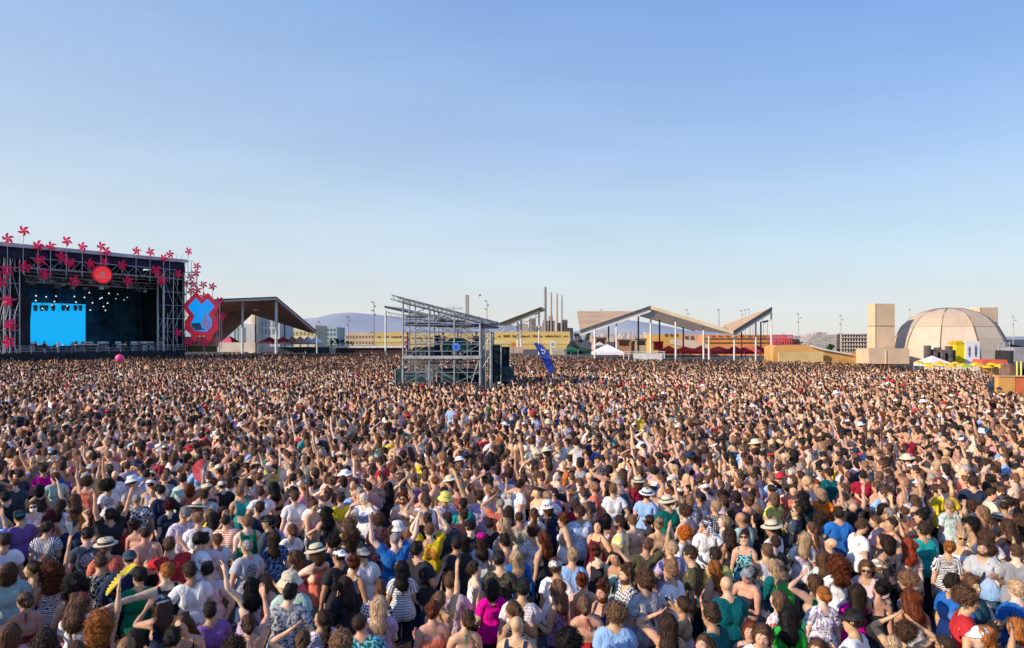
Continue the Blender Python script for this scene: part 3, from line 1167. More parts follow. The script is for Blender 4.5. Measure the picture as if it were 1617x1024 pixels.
# column, row of the crown in the photograph; turn away from the viewer's line (left positive, 180 faces the camera);
# sex; hair; top.colour.pattern.second colour; left and right arm; extras
FOLK = '''
14 888 5 m bob.br tee.mint dd
6 843 5 m short.db tee.white dd
38 937 5 f low_bun.lb halter.maroon dd skin=red
52 886 85 f low_bun.db tank.black db
77 893 10 f mane.au tank.white.zebra.black du skin=tan
71 825 -20 m short.db tee.navy.upright.white db
137 836 5 m short.bk tee.slate.printed.pale_grey de
158 878 10 m quiff.br shirt.black.blotched.cream de
161 971 0 f mane.gi tank.maroon du skin=gold
218 900 5 m short.bk tee.green dd
201 869 15 m buzz.db jumper.navy dd hat=cap.slate,capback
230 832 10 m buzz.db bare.tan dd skin=red
221 820 -30 f bun.db bare.tan bb skin=red
190 1008 0 m buzz.lb tee.grey dd
9 985 0 f bob.br tee.pink dd
66 1005 10 f curly.db tank.black dd
120 1010 0 f long.br tee.navy dd
256 942 0 f long.br tank.navy fd hat=cap.pale_grey,capback
264 891 20 m short.gi tank.black nd skin=pale
272 850 10 m short.br tee.red ff
305 888 5 m short.db tee.white.plain ed
331 888 -5 m short.bk tee.pale_pink dd
312 843 -55 m short.bk tee.white dd
327 842 -20 m short.bk tee.pale_pink dd
296 969 170 f wavy.br tank.black db skin=red
272 994 -20 m short.bk tee.black dd
396 913 20 f wavy.bk tank.lilac wd strap=black
392 971 0 f low_bun.br halter.pale_pink dp skin=red
358 1009 10 f curly.db tee.olive dd
421 902 -40 f bob.br camisole.coral dd skin=red
449 922 0 m short.bk shirt.pale_grey.floral.navy de
462 906 -15 m short.bk tee.mint dd hat=bucket.cream
390 852 30 m buzz.gr tee.pale_grey.printed.navy db
434 838 5 f long.db shirt.navy.floral.sky_blue dd
391 815 10 m short.lb tank.green dd skin=pale
458 828 15 f low_bun.br tee.white dd
534 868 30 m short.bk tee.black dd hat=cap.white,capback
503 862 30 f bob.br tank.coral ff hat=straw.cream skin=pale
548 911 25 f long.db jumper.black dd
598 940 5 f long.bl tee.lilac db
576 965 -10 m buzz.db shirt.aqua.blotched.teal dd
540 1002 0 f curly.lb tee.brown dd
634 886 0 f long.bk tee.white.striped.grey dd flower=yellow
664 854 -40 m short.bk tee.black fb
679 828 5 m short.lb tee.yellow.printed.red oo
683 951 10 f low_bun.au bandeau.coral bb skin=red
697 931 -15 f low_bun.lb halter.tan dp skin=gold
573 862 20 m short.bk tee.white dd hat=cap.grey,capback
556 881 -30 f bun.au tank.navy bd skin=tan
622 840 10 m buzz.gr tee.blue ww skin=pale
778 914 10 f bob.bk tee.magenta dd
749 888 -75 f short.db tank.white bd skin=pale
817 972 -15 m bald.br tank.navy dd skin=gold
813 948 35 f pony.br tank.white.striped.black dk
733 963 10 f low_bun.br halter.green bb skin=gold
819 917 0 m short.bk tee.pale_pink.striped.white dd
817 864 15 f long.bl jumper.blue bd
790 872 -10 m short.bk shirt.olive.blotched.black db hat=cap.black
881 915 70 f wavy.lb camisole.purple.floral.lilac bd skin=gold
892 997 0 f afro.bk tank.black dd hat=cap.black,capback
922 903 10 f bun.au camisole.coral dd
927 938 5 f low_bun.lb halter.red dd skin=red
878 884 -25 m short.br tee.white dd hat=cap.white
902 866 5 m short.bl tee.sky_blue dd
945 862 -15 f bun.au tank.black dd skin=pale
1015 850 10 m short.br tee.olive ew skin=tan
1057 853 40 m short.bl tee.lilac dd
1063 889 60 m quiff.lb tee.white db sun
992 893 120 m quiff.br shirt.white.checked.navy dd beard skin=gold
1018 905 40 m curly.br shirt.pale_grey.floral.grey dd strap=black
958 919 130 m quiff.au tank.navy dd beard skin=red
969 953 5 m curly.lb tee.sky_blue dd skin=gold
1057 969 0 f long.db tank.black hd skin=red
1083 941 75 f low_bun.db halter.pale_pink kk
1113 1004 150 f bob.br tank.black dd
1129 957 60 m quiff.db jumper.teal dd
1151 910 25 m bald.br tee.teal dd skin=gold
1178 891 160 f low_bun.bk bandeau.black xx sun,hat=cap.grey
1126 887 70 f wavy.gi tank.white.upright.pink bb
1134 867 40 m short.db tee.lemon dd
1100 863 80 m short.db shirt.olive dd sun
1077 833 60 f curly.or tee.white dd
1228 882 40 f wavy.bl jumper.teal bb pack=bright_green
1230 932 60 f bob.lb shirt.white.floral.red bb
1243 958 5 f long.bk tee.bright_green dd
1288 907 45 f bob.br tank.green hd
1298 928 30 f low_bun.gi tee.white.floral.purple dd
1184 981 160 f bob.au tank.pale_pink.floral.red dd
1203 982 175 f bob.br tee.white dd
1350 967 70 m short.bk tee.white dd hat=cap.black,sun skin=gold
1347 919 30 f long.db tee.magenta dd
1322 881 20 f mane.au shirt.white dd
1370 882 175 f long.br shirt.pale_pink dd sun
1378 914 25 f bun.bk camisole.black dd skin=red
1291 1009 170 f bob.br tank.black dd
1299 868 30 f long.br tee.white.floral.green dd
1177 840 172 f bun.db tank.navy.blotched.aqua dd sun
1434 850 25 f wavy.rd shirt.cream.floral.pink dd
1521 932 -80 m curly.br tee.red de skin=gold
1538 914 -115 m quiff.br tee.teal.striped.slate dd skin=gold
1506 908 -50 m short.db shirt.blue.fading.sky_blue de skin=gold
1556 852 168 m short.br tee.pale_grey.fading.sky_blue bd beard,strap=black
1517 837 175 f bun.bl camisole.white dd sun skin=gold
1496 854 15 f low_bun.gi shirt.white.zebra.black dd
1560 834 10 f wavy.br tee.white dd
1441 931 20 f wavy.au tank.pale_grey dd
1422 985 20 f curly.br camisole.olive hh skin=gold
1412 1004 10 f low_bun.bl camisole.coral dd skin=gold
1553 990 120 f wavy.gi tee.pink dd hat=cap.white
1610 917 40 m short.bl tee.blue bb
1612 978 60 f bob.gi tank.teal dd
1605 862 10 m short.br tee.grey dd
1501 790 30 f short.bl shirt.mint.floral.white dd
1455 826 30 m short.db tee.turquoise dd
1535 752 10 m short.db tee.navy dd h=1.9
1490 765 20 m short.br tee.yellow dd
1324 800 20 m short.db tee.blue dd
1353 821 -60 m quiff.br tee.white dd
1267 838 10 f long.bl tee.white.printed.purple dd
1224 778 40 f bob.lb tee.lemon dd
1297 770 20 f bob.bl tee.orange dd
1360 744 10 m short.db tee.crimson dd
1311 741 30 m short.db tee.teal dd
968 764 10 m short.lb tee.white dd
1020 772 -15 m short.db tee.sky_blue dd hat=boater.white
1009 755 30 f bob.br tee.crimson dd hat=straw.cream
941 822 150 f long.bk tank.maroon dd
980 814 80 m short.db shirt.lemon.floral.white dd beard
1037 819 20 f bun.bl camisole.tan bb skin=gold
1116 818 20 m short.br tee.white dd hat=scarf.blue
1055 784 30 m short.br shirt.teal.floral.green dd hat=straw.cream
1143 813 100 f bob.bl camisole.pink dd skin=pale
1157 834 20 f long.db tank.black dd
757 776 5 m short.db tee.lilac dd
801 748 10 m short.db tee.white dd
818 758 -70 m short.db tee.white dd
868 792 20 f bob.br tee.navy dd hat=bucket.white
842 831 10 f curly.br tee.white.dotted.black dd
749 823 10 m short.bk tee.black dd lean=25
761 843 10 f long.db tee.white dd hat=beanie.magenta
914 799 20 m short.db shirt.sky_blue.floral.white dd
893 813 100 m quiff.au tank.white dd strap=black skin=gold
701 777 10 m short.br shirt.lilac.floral.white dd hat=bucket.lemon
464 776 15 m short.br tee.white.fading.pale_pink dd
579 777 160 m bald.gr tee.white.printed.blue ff skin=pale
614 762 20 f long.bk tank.black hh
638 776 165 m quiff.au shirt.cream.floral.pink dd sun,beard skin=red
538 778 20 m short.db tee.yellow.fading.green dd
554 835 20 f mane.br tank.lilac dd
545 820 30 f curly.lb shirt.lemon.floral.orange bb
307 795 10 f long.br camisole.tan dd hat=sunhat.cream
300 764 20 f bob.au tank.coral bw
352 758 10 m short.br tee.black dd hat=cap.white
381 769 15 m short.lb tank.turquoise dd
412 769 15 m short.br tee.white dd
436 761 20 f long.bk halter.black dd skin=red
432 733 10 f bob.db tee.lemon uu
288 802 10 m short.gr shirt.lilac.floral.white dd strap=purple
313 811 5 m short.lb tee.white dd
268 791 5 f curly.ma tee.navy dd
260 767 25 m short.bk jumper.navy dd lean=15
425 815 60 m short.bk jumper.slate dd hat=cap.black
405 793 10 m short.db tee.navy dd
173 760 5 f afro.bk tee.white.printed.navy dd
214 752 10 m short.br shirt.pale_grey.floral.tan dd hat=bucket.white
218 780 5 m buzz.gr shirt.white.blotched.black dd
32 807 20 m short.db tee.purple dd hat=cap.teal,capback
52 790 172 f bob.br shirt.pale_pink.floral.white dd sun,mask
75 805 10 f long.ma tank.pink dd
117 817 -30 m quiff.br tee.navy dd
172 804 10 m short.bk tee.black uu
118 780 15 f long.br tank.orange ud
13 777 20 m short.bk tee.black dd
22 755 20 m buzz.br tee.slate dd
50 734 20 f braid.bl camisole.pink dd
70 735 10 m short.db tee.magenta dd
88 747 10 m short.br tee.mint dd
203 730 10 m short.br tee.lilac dd strap=purple
113 736 150 f wavy.pk tank.purple ww
63 765 30 f bob.bk tank.black dd
136 755 -20 f curly.br tank.coral uu
468 868 40 f wavy.br tank.pink bd
520 845 30 f curly.bk tee.navy dd
517 800 20 f wavy.bk tank.navy.striped.slate dd
598 812 20 f curly.br shirt.brown.floral.pink cc
645 832 10 f bob.lb tank.purple dd
706 812 15 m short.db jumper.slate dd
720 846 20 m short.bk tee.black dd
726 845 30 f long.db camisole.black dd
857 842 60 f wavy.au tank.black dd
'''


def mb_arrays(mb):
    V = np.array([tuple(v) for v in mb.v], float)
    T = []
    for f in mb.f:
        for i in range(1, len(f) - 1):
            T.append((f[0], f[i], f[i + 1]))
    return V, np.array(T, int)


HATC = (0, -.014, 1.70)


def hat_shape(kind, back=False):
    """hat and its band, on the head in its rest place"""
    mb, band = MB(), MB()
    c = HATC
    if kind in ('straw', 'sunhat'):
        R = .185 if kind == 'straw' else .25
        mb.lathe(c, [(R, -.012), (R * .8, .0), (.112, .012), (.104, .06), (.085, .088), (.04, .098), (0.001, .099)], 28)
        mb.lathe(c, [(R, -.018), (.10, .004)], 28)
        band.lathe(c, [(.115, .010), (.109, .038)], 24)
    elif kind == 'boater':
        mb.lathe(c, [(.175, .0), (.112, .004), (.108, .075), (.104, .08), (.001, .081)], 28)
        mb.lathe(c, [(.175, -.008), (.10, -.004)], 28)
        band.lathe(c, [(.115, .006), (.111, .045)], 24)
    elif kind == 'bucket':
        mb.lathe(c, [(.168, -.055), (.155, -.038), (.110, .010), (.100, .075), (.088, .088), (.001, .094)], 26)
        mb.lathe(c, [(.166, -.06), (.108, .0)], 26)
        band.lathe(c, [(.113, .008), (.109, .022)], 24)
    elif kind in ('cap', 'beanie', 'scarf'):
        n = 24
        prof = []
        for k in range(7):
            a = k / 6 * math.pi / 2
            prof.append((max(.001, .094 * math.cos(a)), -.018 + .092 * math.sin(a)))
        if kind == 'beanie':
            prof = [(.098, -.05), (.10, -.02)] + [(r * 1.03, h + .012) for r, h in prof[1:]]
        mb.lathe(c, prof, n)
        mb.v = [(x, (y + .014) * 1.14 - .014, z) for x, y, z in mb.v]
        if kind == 'cap':
            vs, fs = [], []
            for j, (r0, dz) in enumerate(((.090, -.012), (.135, -.02), (.172, -.034))):
                for i in range(9):
                    a = math.radians(25 + 130 * i / 8)
                    xx = math.cos(a) * (.094 + .0 * j)
                    vs.append((xx, -.014 + math.sin(a) * r0 * 1.1, c[2] + dz + .012 * math.sin(a)))
            fs = [(j * 9 + i, j * 9 + i + 1, (j + 1) * 9 + i + 1, (j + 1) * 9 + i) for j in range(2) for i in range(8)]
            mb.add(vs, fs, True)
            mb.add([(x, y, z - .006) for x, y, z in vs], fs, True)
        if kind == 'scarf':
            mb.path([(0, -.12, 1.68), (.03, -.16, 1.62), (.035, -.17, 1.54)], .022, 6)
            mb.path([(0, -.12, 1.68), (-.03, -.15, 1.61), (-.04, -.155, 1.55)], .02, 6)
        band.lathe(c, [(.099, -.022), (.097, -.004)], n)
        band.v = [(x, (y + .014) * 1.14 - .014, z) for x, y, z in band.v]
        if back:
            for m in (mb, band):
                m.v = [(-x, -(y + .014) - .014, z) for x, y, z in m.v]
    return mb, band


HATCACHE = {}


def rigid(name, VT, pose, mat, parent, colr=None):
    V, T = VT
    me = mesh_np(name, pose.head(V), T, True, {'rest': V})
    o = link(name, me, mat, parent)
    if colr is not None:
        o.color = rgba(colr)
    return o


def specs_shape():
    mb = MB()
    for s in (-1, 1):
        mb.obox((s * .033, .103, 1.648), (1, 0, 0), (s * .25, .97, 0), (0, 0, 1), .027, .003, .019)
        mb.tube((s * .060, .095, 1.655), (s * .079, -.01, 1.657), .003, 4)
    mb.tube((-.008, .107, 1.655), (.008, .107, 1.655), .003, 4)
    return mb_arrays(mb)


def eye_shape(s):
    mb = MB()
    n, m = 10, 6
    vs, fs = [], []
    for i in range(m + 1):
        for j in range(n):
            a, b = math.pi * i / m, 2 * math.pi * j / n
            vs.append((s * .031 + .0125 * math.sin(a) * math.cos(b), .083 + .0125 * math.sin(a) * math.sin(b), 1.648 + .0125 * math.cos(a)))
    fs = [(i * n + j, i * n + (j + 1) % n, (i + 1) * n + (j + 1) % n, (i + 1) * n + j) for i in range(m) for j in range(n)]
    mb.add(vs, fs, True)
    iris = MB()
    iris.lathe((0, 0, 0), [(.0062, 0), (.0001, .0015)], 10)
    iris.v = [(s * .031 + x, .0953 + z, 1.648 + y) for x, y, z in iris.v]
    return mb_arrays(mb), mb_arrays(iris)


SPECS = specs_shape()
EYES = {s: eye_shape(s) for s in (-1, 1)}


def beard_shape(fem):
    if ('beard', fem) not in GARB:
        V, T, Nn, sh = BODY[fem, 'hi']
        x, y, z = np.abs(V[:, 0]), V[:, 1], V[:, 2]
        g = np.maximum.reduce([z - (1.60 + .4 * np.clip(.06 - y, 0, .1)), 1.520 - z, .0 - y, x - .12, np.minimum(.022 - x, z - 1.573) * 1.0])
        V2, T2, A2 = clip(V, T, Nn, g)
        GARB['beard', fem] = (V2, T2, V2 + A2 * .006)
    return GARB['beard', fem]


def loop_strap(sh, fem):
    """strap over one shoulder and across back and chest"""
    mb = MB()
    pts = []
    for k in range(25):
        a = 2 * math.pi * k / 24
        x = -.085 + .0 + math.cos(a) * .0
        t = math.cos(a)
        z = 1.19 + .265 * t
        xx = -.12 + .0 * t
        xx = .13 - .25 * (t + 1) / 2
        y = math.sin(a) * (.150 if not fem else .145) * (1 - .15 * max(0, t))
        pts.append(Vector((xx, y, z)))
    for p, q in zip(pts[:-1], pts[1:]):
        d = (q - p)
        m = (p + q) / 2
        out = Vector((0, m.y, .6 * max(0, m.z - 1.40))).normalized()
        d2 = d.normalized()
        mb.obox(m, d2, out.cross(d2).normalized(), out, d.length * .55, .016, .004)
    return mb_arrays(mb)


def pack_shape():
    mb = MB()
    n = 16
    prof = [(.02, 1.02), (.115, 1.03), (.15, 1.08), (.155, 1.2), (.145, 1.33), (.11, 1.40), (.02, 1.415)]
    vs = []
    for r, z in prof:
        for i in range(n):
            a = 2 * math.pi * i / n
            ca, sa = math.cos(a), math.sin(a)
            vs.append((r * np.sign(ca) * abs(ca) ** .6, -.20 + .55 * r * np.sign(sa) * abs(sa) ** .6, z))
    fs = [(k * n + i, k * n + (i + 1) % n, (k + 1) * n + (i + 1) % n, (k + 1) * n + i) for k in range(len(prof) - 1) for i in range(n)]
    mb.add(vs, fs, True)
    mb.lathe((0, 0, 0), [(.1, 0), (.1, .001)], 3)
    mb.v = mb.v[:len(vs)]
    mb.f = mb.f[:len(fs)]
    for s in (-1, 1):
        mb.path([(s * .08, -.15, 1.37), (s * .09, -.07, 1.475), (s * .10, .06, 1.44), (s * .10, .135, 1.33), (s * .12, .08, 1.15), (s * .13, -.13, 1.08)], .014, 5)
    mb.obox((0, -.292, 1.16), (1, 0, 0), (0, 0, 1), (0, 1, 0), .10, .07, .012)
    return mb_arrays(mb)


PACK = pack_shape()
people = []


def person(x, y, face, fem, hair, hc, top, tc, pat, tc2, arms, skin, ex, h, label, r, kneel=0.0, name='person', z=0.0):
    V, T, Nn, sh = BODY[fem, 'hi']
    yaw = float(r.normal(0, 12))
    nod = float(r.normal(2, 6))
    pose = Pose(sh, arms, yaw, nod, float(r.normal(0, 5)), ex.get('lean', float(r.normal(2, 3))), float(r.normal(0, 2)), 0.09, r)
    P = pose.apply(V)
    s = h / 1.752
    me = mesh_np('person', P, T, True, {'tint': body_tint(V), 'rest': V})
    o = link(name, me, SKIN)
    o.location = (x, y, z)
    o.rotation_euler = (0, 0, math.radians(face))
    o.scale = (s, s, s)
    sk_ = float(r.uniform(.86, 1.1))
    o.color = rgba([c * v * sk_ for c, v in zip(SK[skin], (1, r.uniform(.95, 1.04), r.uniform(.92, 1.06)))])
    tag(o, label, 'person', 'people standing in the crowd')

    def wear(kind, nm, c, pattern='plain', c2=(0, 0, 0)):
        Vr, Tr, D = garment(kind, fem)
        q = link(nm, mesh_np(nm, pose.apply(D), Tr, True, {'rest': Vr}), CLOTH[pattern], o)
        q.color = rgba(c)
        q['color_two'] = [float(v) for v in c2]
        return q
    if top != 'bare':
        nm = {'tee': 't_shirt', 'shirt': 'shirt', 'jumper': 'long_sleeved_top', 'tank': 'tank_top', 'camisole': 'strappy_top', 'halter': 'open_backed_top', 'bandeau': 'strapless_top'}[top]
        wear(top, nm, CL[tc], pat, CL[tc2])
    if top == 'halter':
        mb = MB()
        mb.path([(0, -.085, 1.475), (.05, -.055, 1.468), (.075, .02, 1.44), (.085, .09, 1.38), (.08, .125, 1.32)], .006, 5)
        mb.path([(0, -.085, 1.475), (-.05, -.055, 1.468), (-.075, .02, 1.44), (-.085, .09, 1.38), (-.08, .125, 1.32)], .006, 5)
        mb.path([(0, -.088, 1.472), (.012, -.105, 1.40), (.008, -.118, 1.33)], .006, 5)
        mb.path([(0, -.088, 1.472), (-.014, -.106, 1.41), (-.018, -.118, 1.35)], .006, 5)
        Vs, Ts = mb_arrays(mb)
        q = link('neck_strap', mesh_np('neck_strap', pose.bend(Vs, np.ones(len(Vs))), Ts), GEAR, o)
        q.color = rgba(CL[tc])
    k = r.uniform()
    if fem and k < .6 or k < .45:
        wear('shorts', 'shorts', [(.05, .10, .20), (.02, .03, .05), (.02, .02, .022), (.3, .33, .36)][int(r.integers(4))])
    else:
        wear('trousers', 'trousers', [(.04, .085, .17), (.015, .03, .06), (.02, .02, .022)][int(r.integers(3))])
    if hair != 'bald':
        Vh, Th, Rh = hair_full(hair)
        Vh2 = Vh * (1 + r.uniform(-.015, .03) * np.array((1, 1, 0)))
        q = link('hair', mesh_np('hair', pose.apply(Vh2, True), Th, True, {'rest': Rh}), HAIR, o)
        hk = float(r.uniform(.75, 1.3))
        q.color = rgba([v * hk for v in HC[hc][1]])
    if 'hat' in ex:
        kind, hcol = ex['hat'].split('.')
        key = (kind, 'capback' in ex)
        if key not in HATCACHE:
            m1, m2 = hat_shape(*key)
            HATCACHE[key] = (mb_arrays(m1), mb_arrays(m2))
        hm, bm_ = HATCACHE[key]
        hn = {'straw': 'straw_hat', 'sunhat': 'sun_hat', 'boater': 'boater_hat', 'bucket': 'bucket_hat', 'cap': 'cap', 'beanie': 'beanie', 'scarf': 'headscarf'}[kind]
        q = rigid(hn, hm, pose, STRAW if kind in ('straw', 'sunhat', 'boater') else CLOTH['striped' if kind == 'scarf' else 'plain'], o, CL[hcol])
        if kind == 'scarf':
            q['color_two'] = list(CL['white'])
        rigid('hat_band', bm_, pose, GEAR, q, CL['black'] if kind in ('straw', 'boater', 'sunhat') else [v * .6 for v in CL[hcol]])
    vrel = (face - math.degrees(math.atan2(-x, y)) + 180) % 360 - 180
    if 'sun' in ex:
        rigid('sunglasses', SPECS, pose, LENS, o)
    elif abs(vrel) > 75:
        for sd in (-1, 1):
            q = rigid('eye', EYES[sd][0], pose, EYE, o)
            rigid('iris', EYES[sd][1], pose, LENS, q)
    if 'beard' in ex:
        Vb, Tb, Db = beard_shape(fem)
        q = link('beard', mesh_np('beard', pose.apply(Db), Tb, True, {'rest': Vb}), HAIR, o)
        q.color = rgba(HC[hc][1])
    if 'mask' in ex:
        Vb, Tb, Db = beard_shape(fem)
        mb = MB()
        vs = []
        for j, zz in enumerate((1.62, 1.595, 1.57, 1.548)):
            for i in range(9):
                a = math.radians(20 + 140 * i / 8)
                vs.append((.066 * math.cos(a), .035 + .082 * math.sin(a) ** 1.2 + (.012 if j in (1, 2) else 0), zz))
        mb.add(vs, [(j * 9 + i, j * 9 + i + 1, (j + 1) * 9 + i + 1, (j + 1) * 9 + i) for j in range(3) for i in range(8)], True)
        rigid('face_mask', mb_arrays(mb), pose, GEAR, o, CL['white'])
    if 'strap' in ex:
        Vs, Ts = loop_strap(sh, fem)
        q = link('bag_strap', mesh_np('bag_strap', pose.bend(Vs, np.ones(len(Vs))), Ts), GEAR, o)
        q.color = rgba(CL[ex['strap']])
    if 'pack' in ex:
        q = link('backpack', mesh_np('backpack', pose.bend(PACK[0], np.ones(len(PACK[0]))), PACK[1]), GEAR, o)
        q.color = rgba(CL[ex['pack']])
    if 'flower' in ex:
        mb = MB()
        rr = np.random.default_rng(4)
        for k in range(14):
            a = rr.uniform(0, 6.28)
            c = Vector((-.075 + .02 * rr.normal(), -.04 + .04 * math.sin(a), 1.70 + .04 * math.cos(a)))
            for j in range(6):
                b = 2 * math.pi * j / 6
                mb.add([c, c + Vector((-.012, .028 * math.cos(b), .028 * math.sin(b))), c + Vector((-.004, .028 * math.cos(b + .8), .028 * math.sin(b + .8)))], [(0, 1, 2)])
        rigid('hair_flowers', mb_arrays(mb), pose, GEAR, o, CL[ex['flower']])
    M = Matrix.Translation((x, y, z)) @ Matrix.Rotation(math.radians(face), 4, 'Z') @ Matrix.Scale(s, 4)
    hands = {}
    for sd in (-1, 1):
        p, d, n = pose.hand(sd)
        hands[sd] = (M @ Vector(p), (M.to_3x3() @ Vector(d)).normalized(), (M.to_3x3() @ Vector(n)).normalized())
    return o, hands


def describe(hair, hc, top, tc, pat, ex, arms, vrel):
    hw = HW[hair].format(c=HC[hc][0])
    if 'hat' in ex:
        kind, hcol = ex['hat'].split('.')
        hw = '%s %s over %s hair' % (hcol.replace('_', ' '), {'straw': 'straw hat', 'sunhat': 'wide sun hat', 'boater': 'boater hat', 'bucket': 'bucket hat', 'cap': 'cap', 'beanie': 'beanie', 'scarf': 'striped headscarf'}[kind], HC[hc][0])
        if 'capback' in ex:
            hw = hw.replace(' cap', ' backward cap')
    tw = 'bare back' if top == 'bare' else ' '.join(w for w in (tc.replace('_', ' '), PW[pat], TW[top]) if w)
    d = 'person with %s, %s' % (hw, tw)
    for k, w in (('sun', 'sunglasses'), ('beard', 'beard'), ('mask', 'face mask'), ('strap', 'shoulder strap'), ('pack', 'backpack'), ('flower', 'yellow flowers')):
        if k in ex:
            d += ', ' + w
    a = [AW[c] for c in arms if AW[c]]
    if a and len(d.split()) < 12:
        d += ', ' + ('both arms raised' if len(a) == 2 and 'arm raised' in a[0] else a[0])
    return d


# ---------------------------------------------------- who stands where
def stage_turn(x, y):
    return math.degrees(math.atan2(x + 68, 114 - y))


specs = []
for line in FOLK.strip().splitlines():
    w = line.split()
    ex = {}
    for tok in w[7:]:
        for it in tok.split(','):
            k, _, v = it.partition('=')
            ex[k] = v if v else True
    sk = ex.pop('skin', None)
    px, py, rel = float(w[0]), float(w[1]), float(w[2])
    fem = w[3] == 'f'
    hs, hc = w[4].split('.')
    tp = w[5].split('.')
    rr = np.random.default_rng(int(px * 7 + py))
    h = float(ex.pop('h', 0)) or float(np.clip(rr.normal(1.665 if fem else 1.765, .035), 1.55, 1.9))
    if 'lean' in ex:
        ex['lean'] = float(ex['lean'])
    Y = (EYE_H - h - .015) * F / (py - HY)
    x = gx(px, Y)
    face = rel + math.degrees(math.atan2(-x, Y))
    specs.append(dict(x=x, y=Y, face=face, rel=rel, fem=fem, hair=hs, hc=hc, top=tp[0], tc=tp[1], pat=tp[2] if len(tp) > 2 else 'plain',
                      tc2=tp[3] if len(tp) > 3 else 'white', arms=w[6], skin=sk or rr.choice(['mid', 'mid', 'tan', 'pale', 'red', 'gold']), ex=ex, h=h, hand=True, px=px, py=py))

HAIRCOL = ['bk'] * 7 + ['db'] * 12 + ['br'] * 9 + ['lb'] * 3 + ['bl'] * 2 + ['lb', 'br'] + ['au'] + ['gr']
TOPCOL = ['white'] * 9 + ['pale_grey'] * 3 + ['black'] * 5 + ['navy'] * 4 + ['lilac', 'pale_pink', 'pale_pink', 'sky_blue', 'cream', 'coral'] + ['slate'] * 2 + ['grey', 'lilac', 'pale_pink', 'pink', 'red', 'crimson', 'teal', 'green', 'olive', 'sky_blue', 'blue', 'yellow', 'coral', 'cream', 'mint', 'tan', 'brown', 'purple', 'turquoise', 'orange']


def random_spec(x, y, r, h=None):
    fem = bool(r.uniform() < .5)
    ex = {}
    if fem:
        hair = r.choice(['long', 'wavy', 'bob', 'bun', 'low_bun', 'pony', 'wavy', 'mane', 'long', 'braid', 'pony'])
        top = r.choice(['tank', 'camisole', 'tee', 'tank', 'halter', 'shirt', 'bandeau'])
    else:
        hair = r.choice(['short', 'short', 'quiff', 'buzz', 'curly', 'short', 'short', 'quiff', 'buzz', 'short', 'bald'])
        top = r.choice(['tee', 'tee', 'tee', 'shirt', 'tank', 'bare' if r.uniform() < .4 else 'tee'])
    tc = str(r.choice(TOPCOL))
    pat, tc2 = 'plain', 'white'
    if r.uniform() < .40 and top in ('tee', 'shirt', 'tank'):
        pat = str(r.choice(['striped', 'floral', 'floral', 'blotched', 'printed', 'checked', 'printed']))
        tc2 = 'black' if tc in ('white', 'cream', 'pale_grey', 'yellow', 'pale_pink') else 'white'
    k = r.uniform()
    if k < .07:
        ex['hat'] = 'cap.' + str(r.choice(['black', 'white', 'navy', 'grey', 'red']))
        if r.uniform() < .5:
            ex['capback'] = True
    elif k < .10:
        ex['hat'] = str(r.choice(['bucket.white', 'straw.cream', 'bucket.black', 'boater.cream']))
    if r.uniform() < .15:
        ex['sun'] = True
    if not fem and r.uniform() < .2:
        ex['beard'] = True
    if r.uniform() < .14:
        ex['strap'] = str(r.choice(['black', 'black', 'brown', 'navy']))
    elif r.uniform() < .06:
        ex['pack'] = str(r.choice(['black', 'navy', 'grey', 'teal', 'crimson']))
    arms = str(r.choice(['dd', 'dd', 'db', 'bb', 'bd', 'dd', 'de', 'ed', 'dd', 'de', 'db', 'bb', 'bd', 'dd', 'xx', 'cc', 'ed', 'ee', 'dk', 'uu', 'cc', 'ff', 'dp', 'hd', 'vd', 'xx']))
    if 'hat' in ex and hair in ('afro', 'curly', 'mane', 'bun', 'quiff'):
        hair = 'wavy' if fem else 'short'
    if h is None:
        h = float(np.clip(r.normal(1.665 if fem else 1.765, .045), 1.54, 1.92))
    face = stage_turn(x, y) + r.normal(0, 24)
    if r.uniform() < .10:
        face += r.uniform(90, 220)
    return dict(x=x, y=y, face=face, fem=fem, hair=str(hair), hc=str(r.choice(HAIRCOL)), top=str(top), tc=tc, pat=pat, tc2=tc2, arms=arms,
                skin=str(r.choice(['mid', 'mid', 'tan', 'pale', 'red', 'gold', 'mid', 'tan'])), ex=ex, h=h, hand=False)


# ground the crowd may stand on, seen from the viewing platform
EDGE = [(-400, 70), (0, 80), (150, 91), (288, 99), (300, 118), (350, 124), (600, 122), (800, 112), (930, 92), (1060, 86), (1200, 85), (1225, 80), (1330, 74), (1400, 68), (1440, 60), (1560, 58), (1600, 48), (1640, 40), (2000, 38)]
TOWER_Y = 40.0
TX0, TX1 = gx(628, TOWER_Y) * KS, gx(812, TOWER_Y) * KS


def free(x, y, px):
    if y > np.interp(px, [e[0] for e in EDGE], [e[1] for e in EDGE]) * KS:
        return False
    if TX0 < x < TX1 and (TOWER_Y - .3) * KS < y < (TOWER_Y + 6.5) * KS:
        return False
    if px > 1560 and y > 33.5 * KS:
        return False
    return True


NEAR_END = 19.0
pts = [(s['x'], s['y']) for s in specs]
cell = {}


def put(x, y):
    cell.setdefault((int(x // .6), int(y // .6)), []).append((x, y))


def near(x, y, d):
    i, j = int(x // .6), int(y // .6)
    for a in (-1, 0, 1):
        for b in (-1, 0, 1):
            for (u, v) in cell.get((i + a, j + b), ()):
                if (u - x) ** 2 + (v - y) ** 2 < d * d:
                    return True
    return False


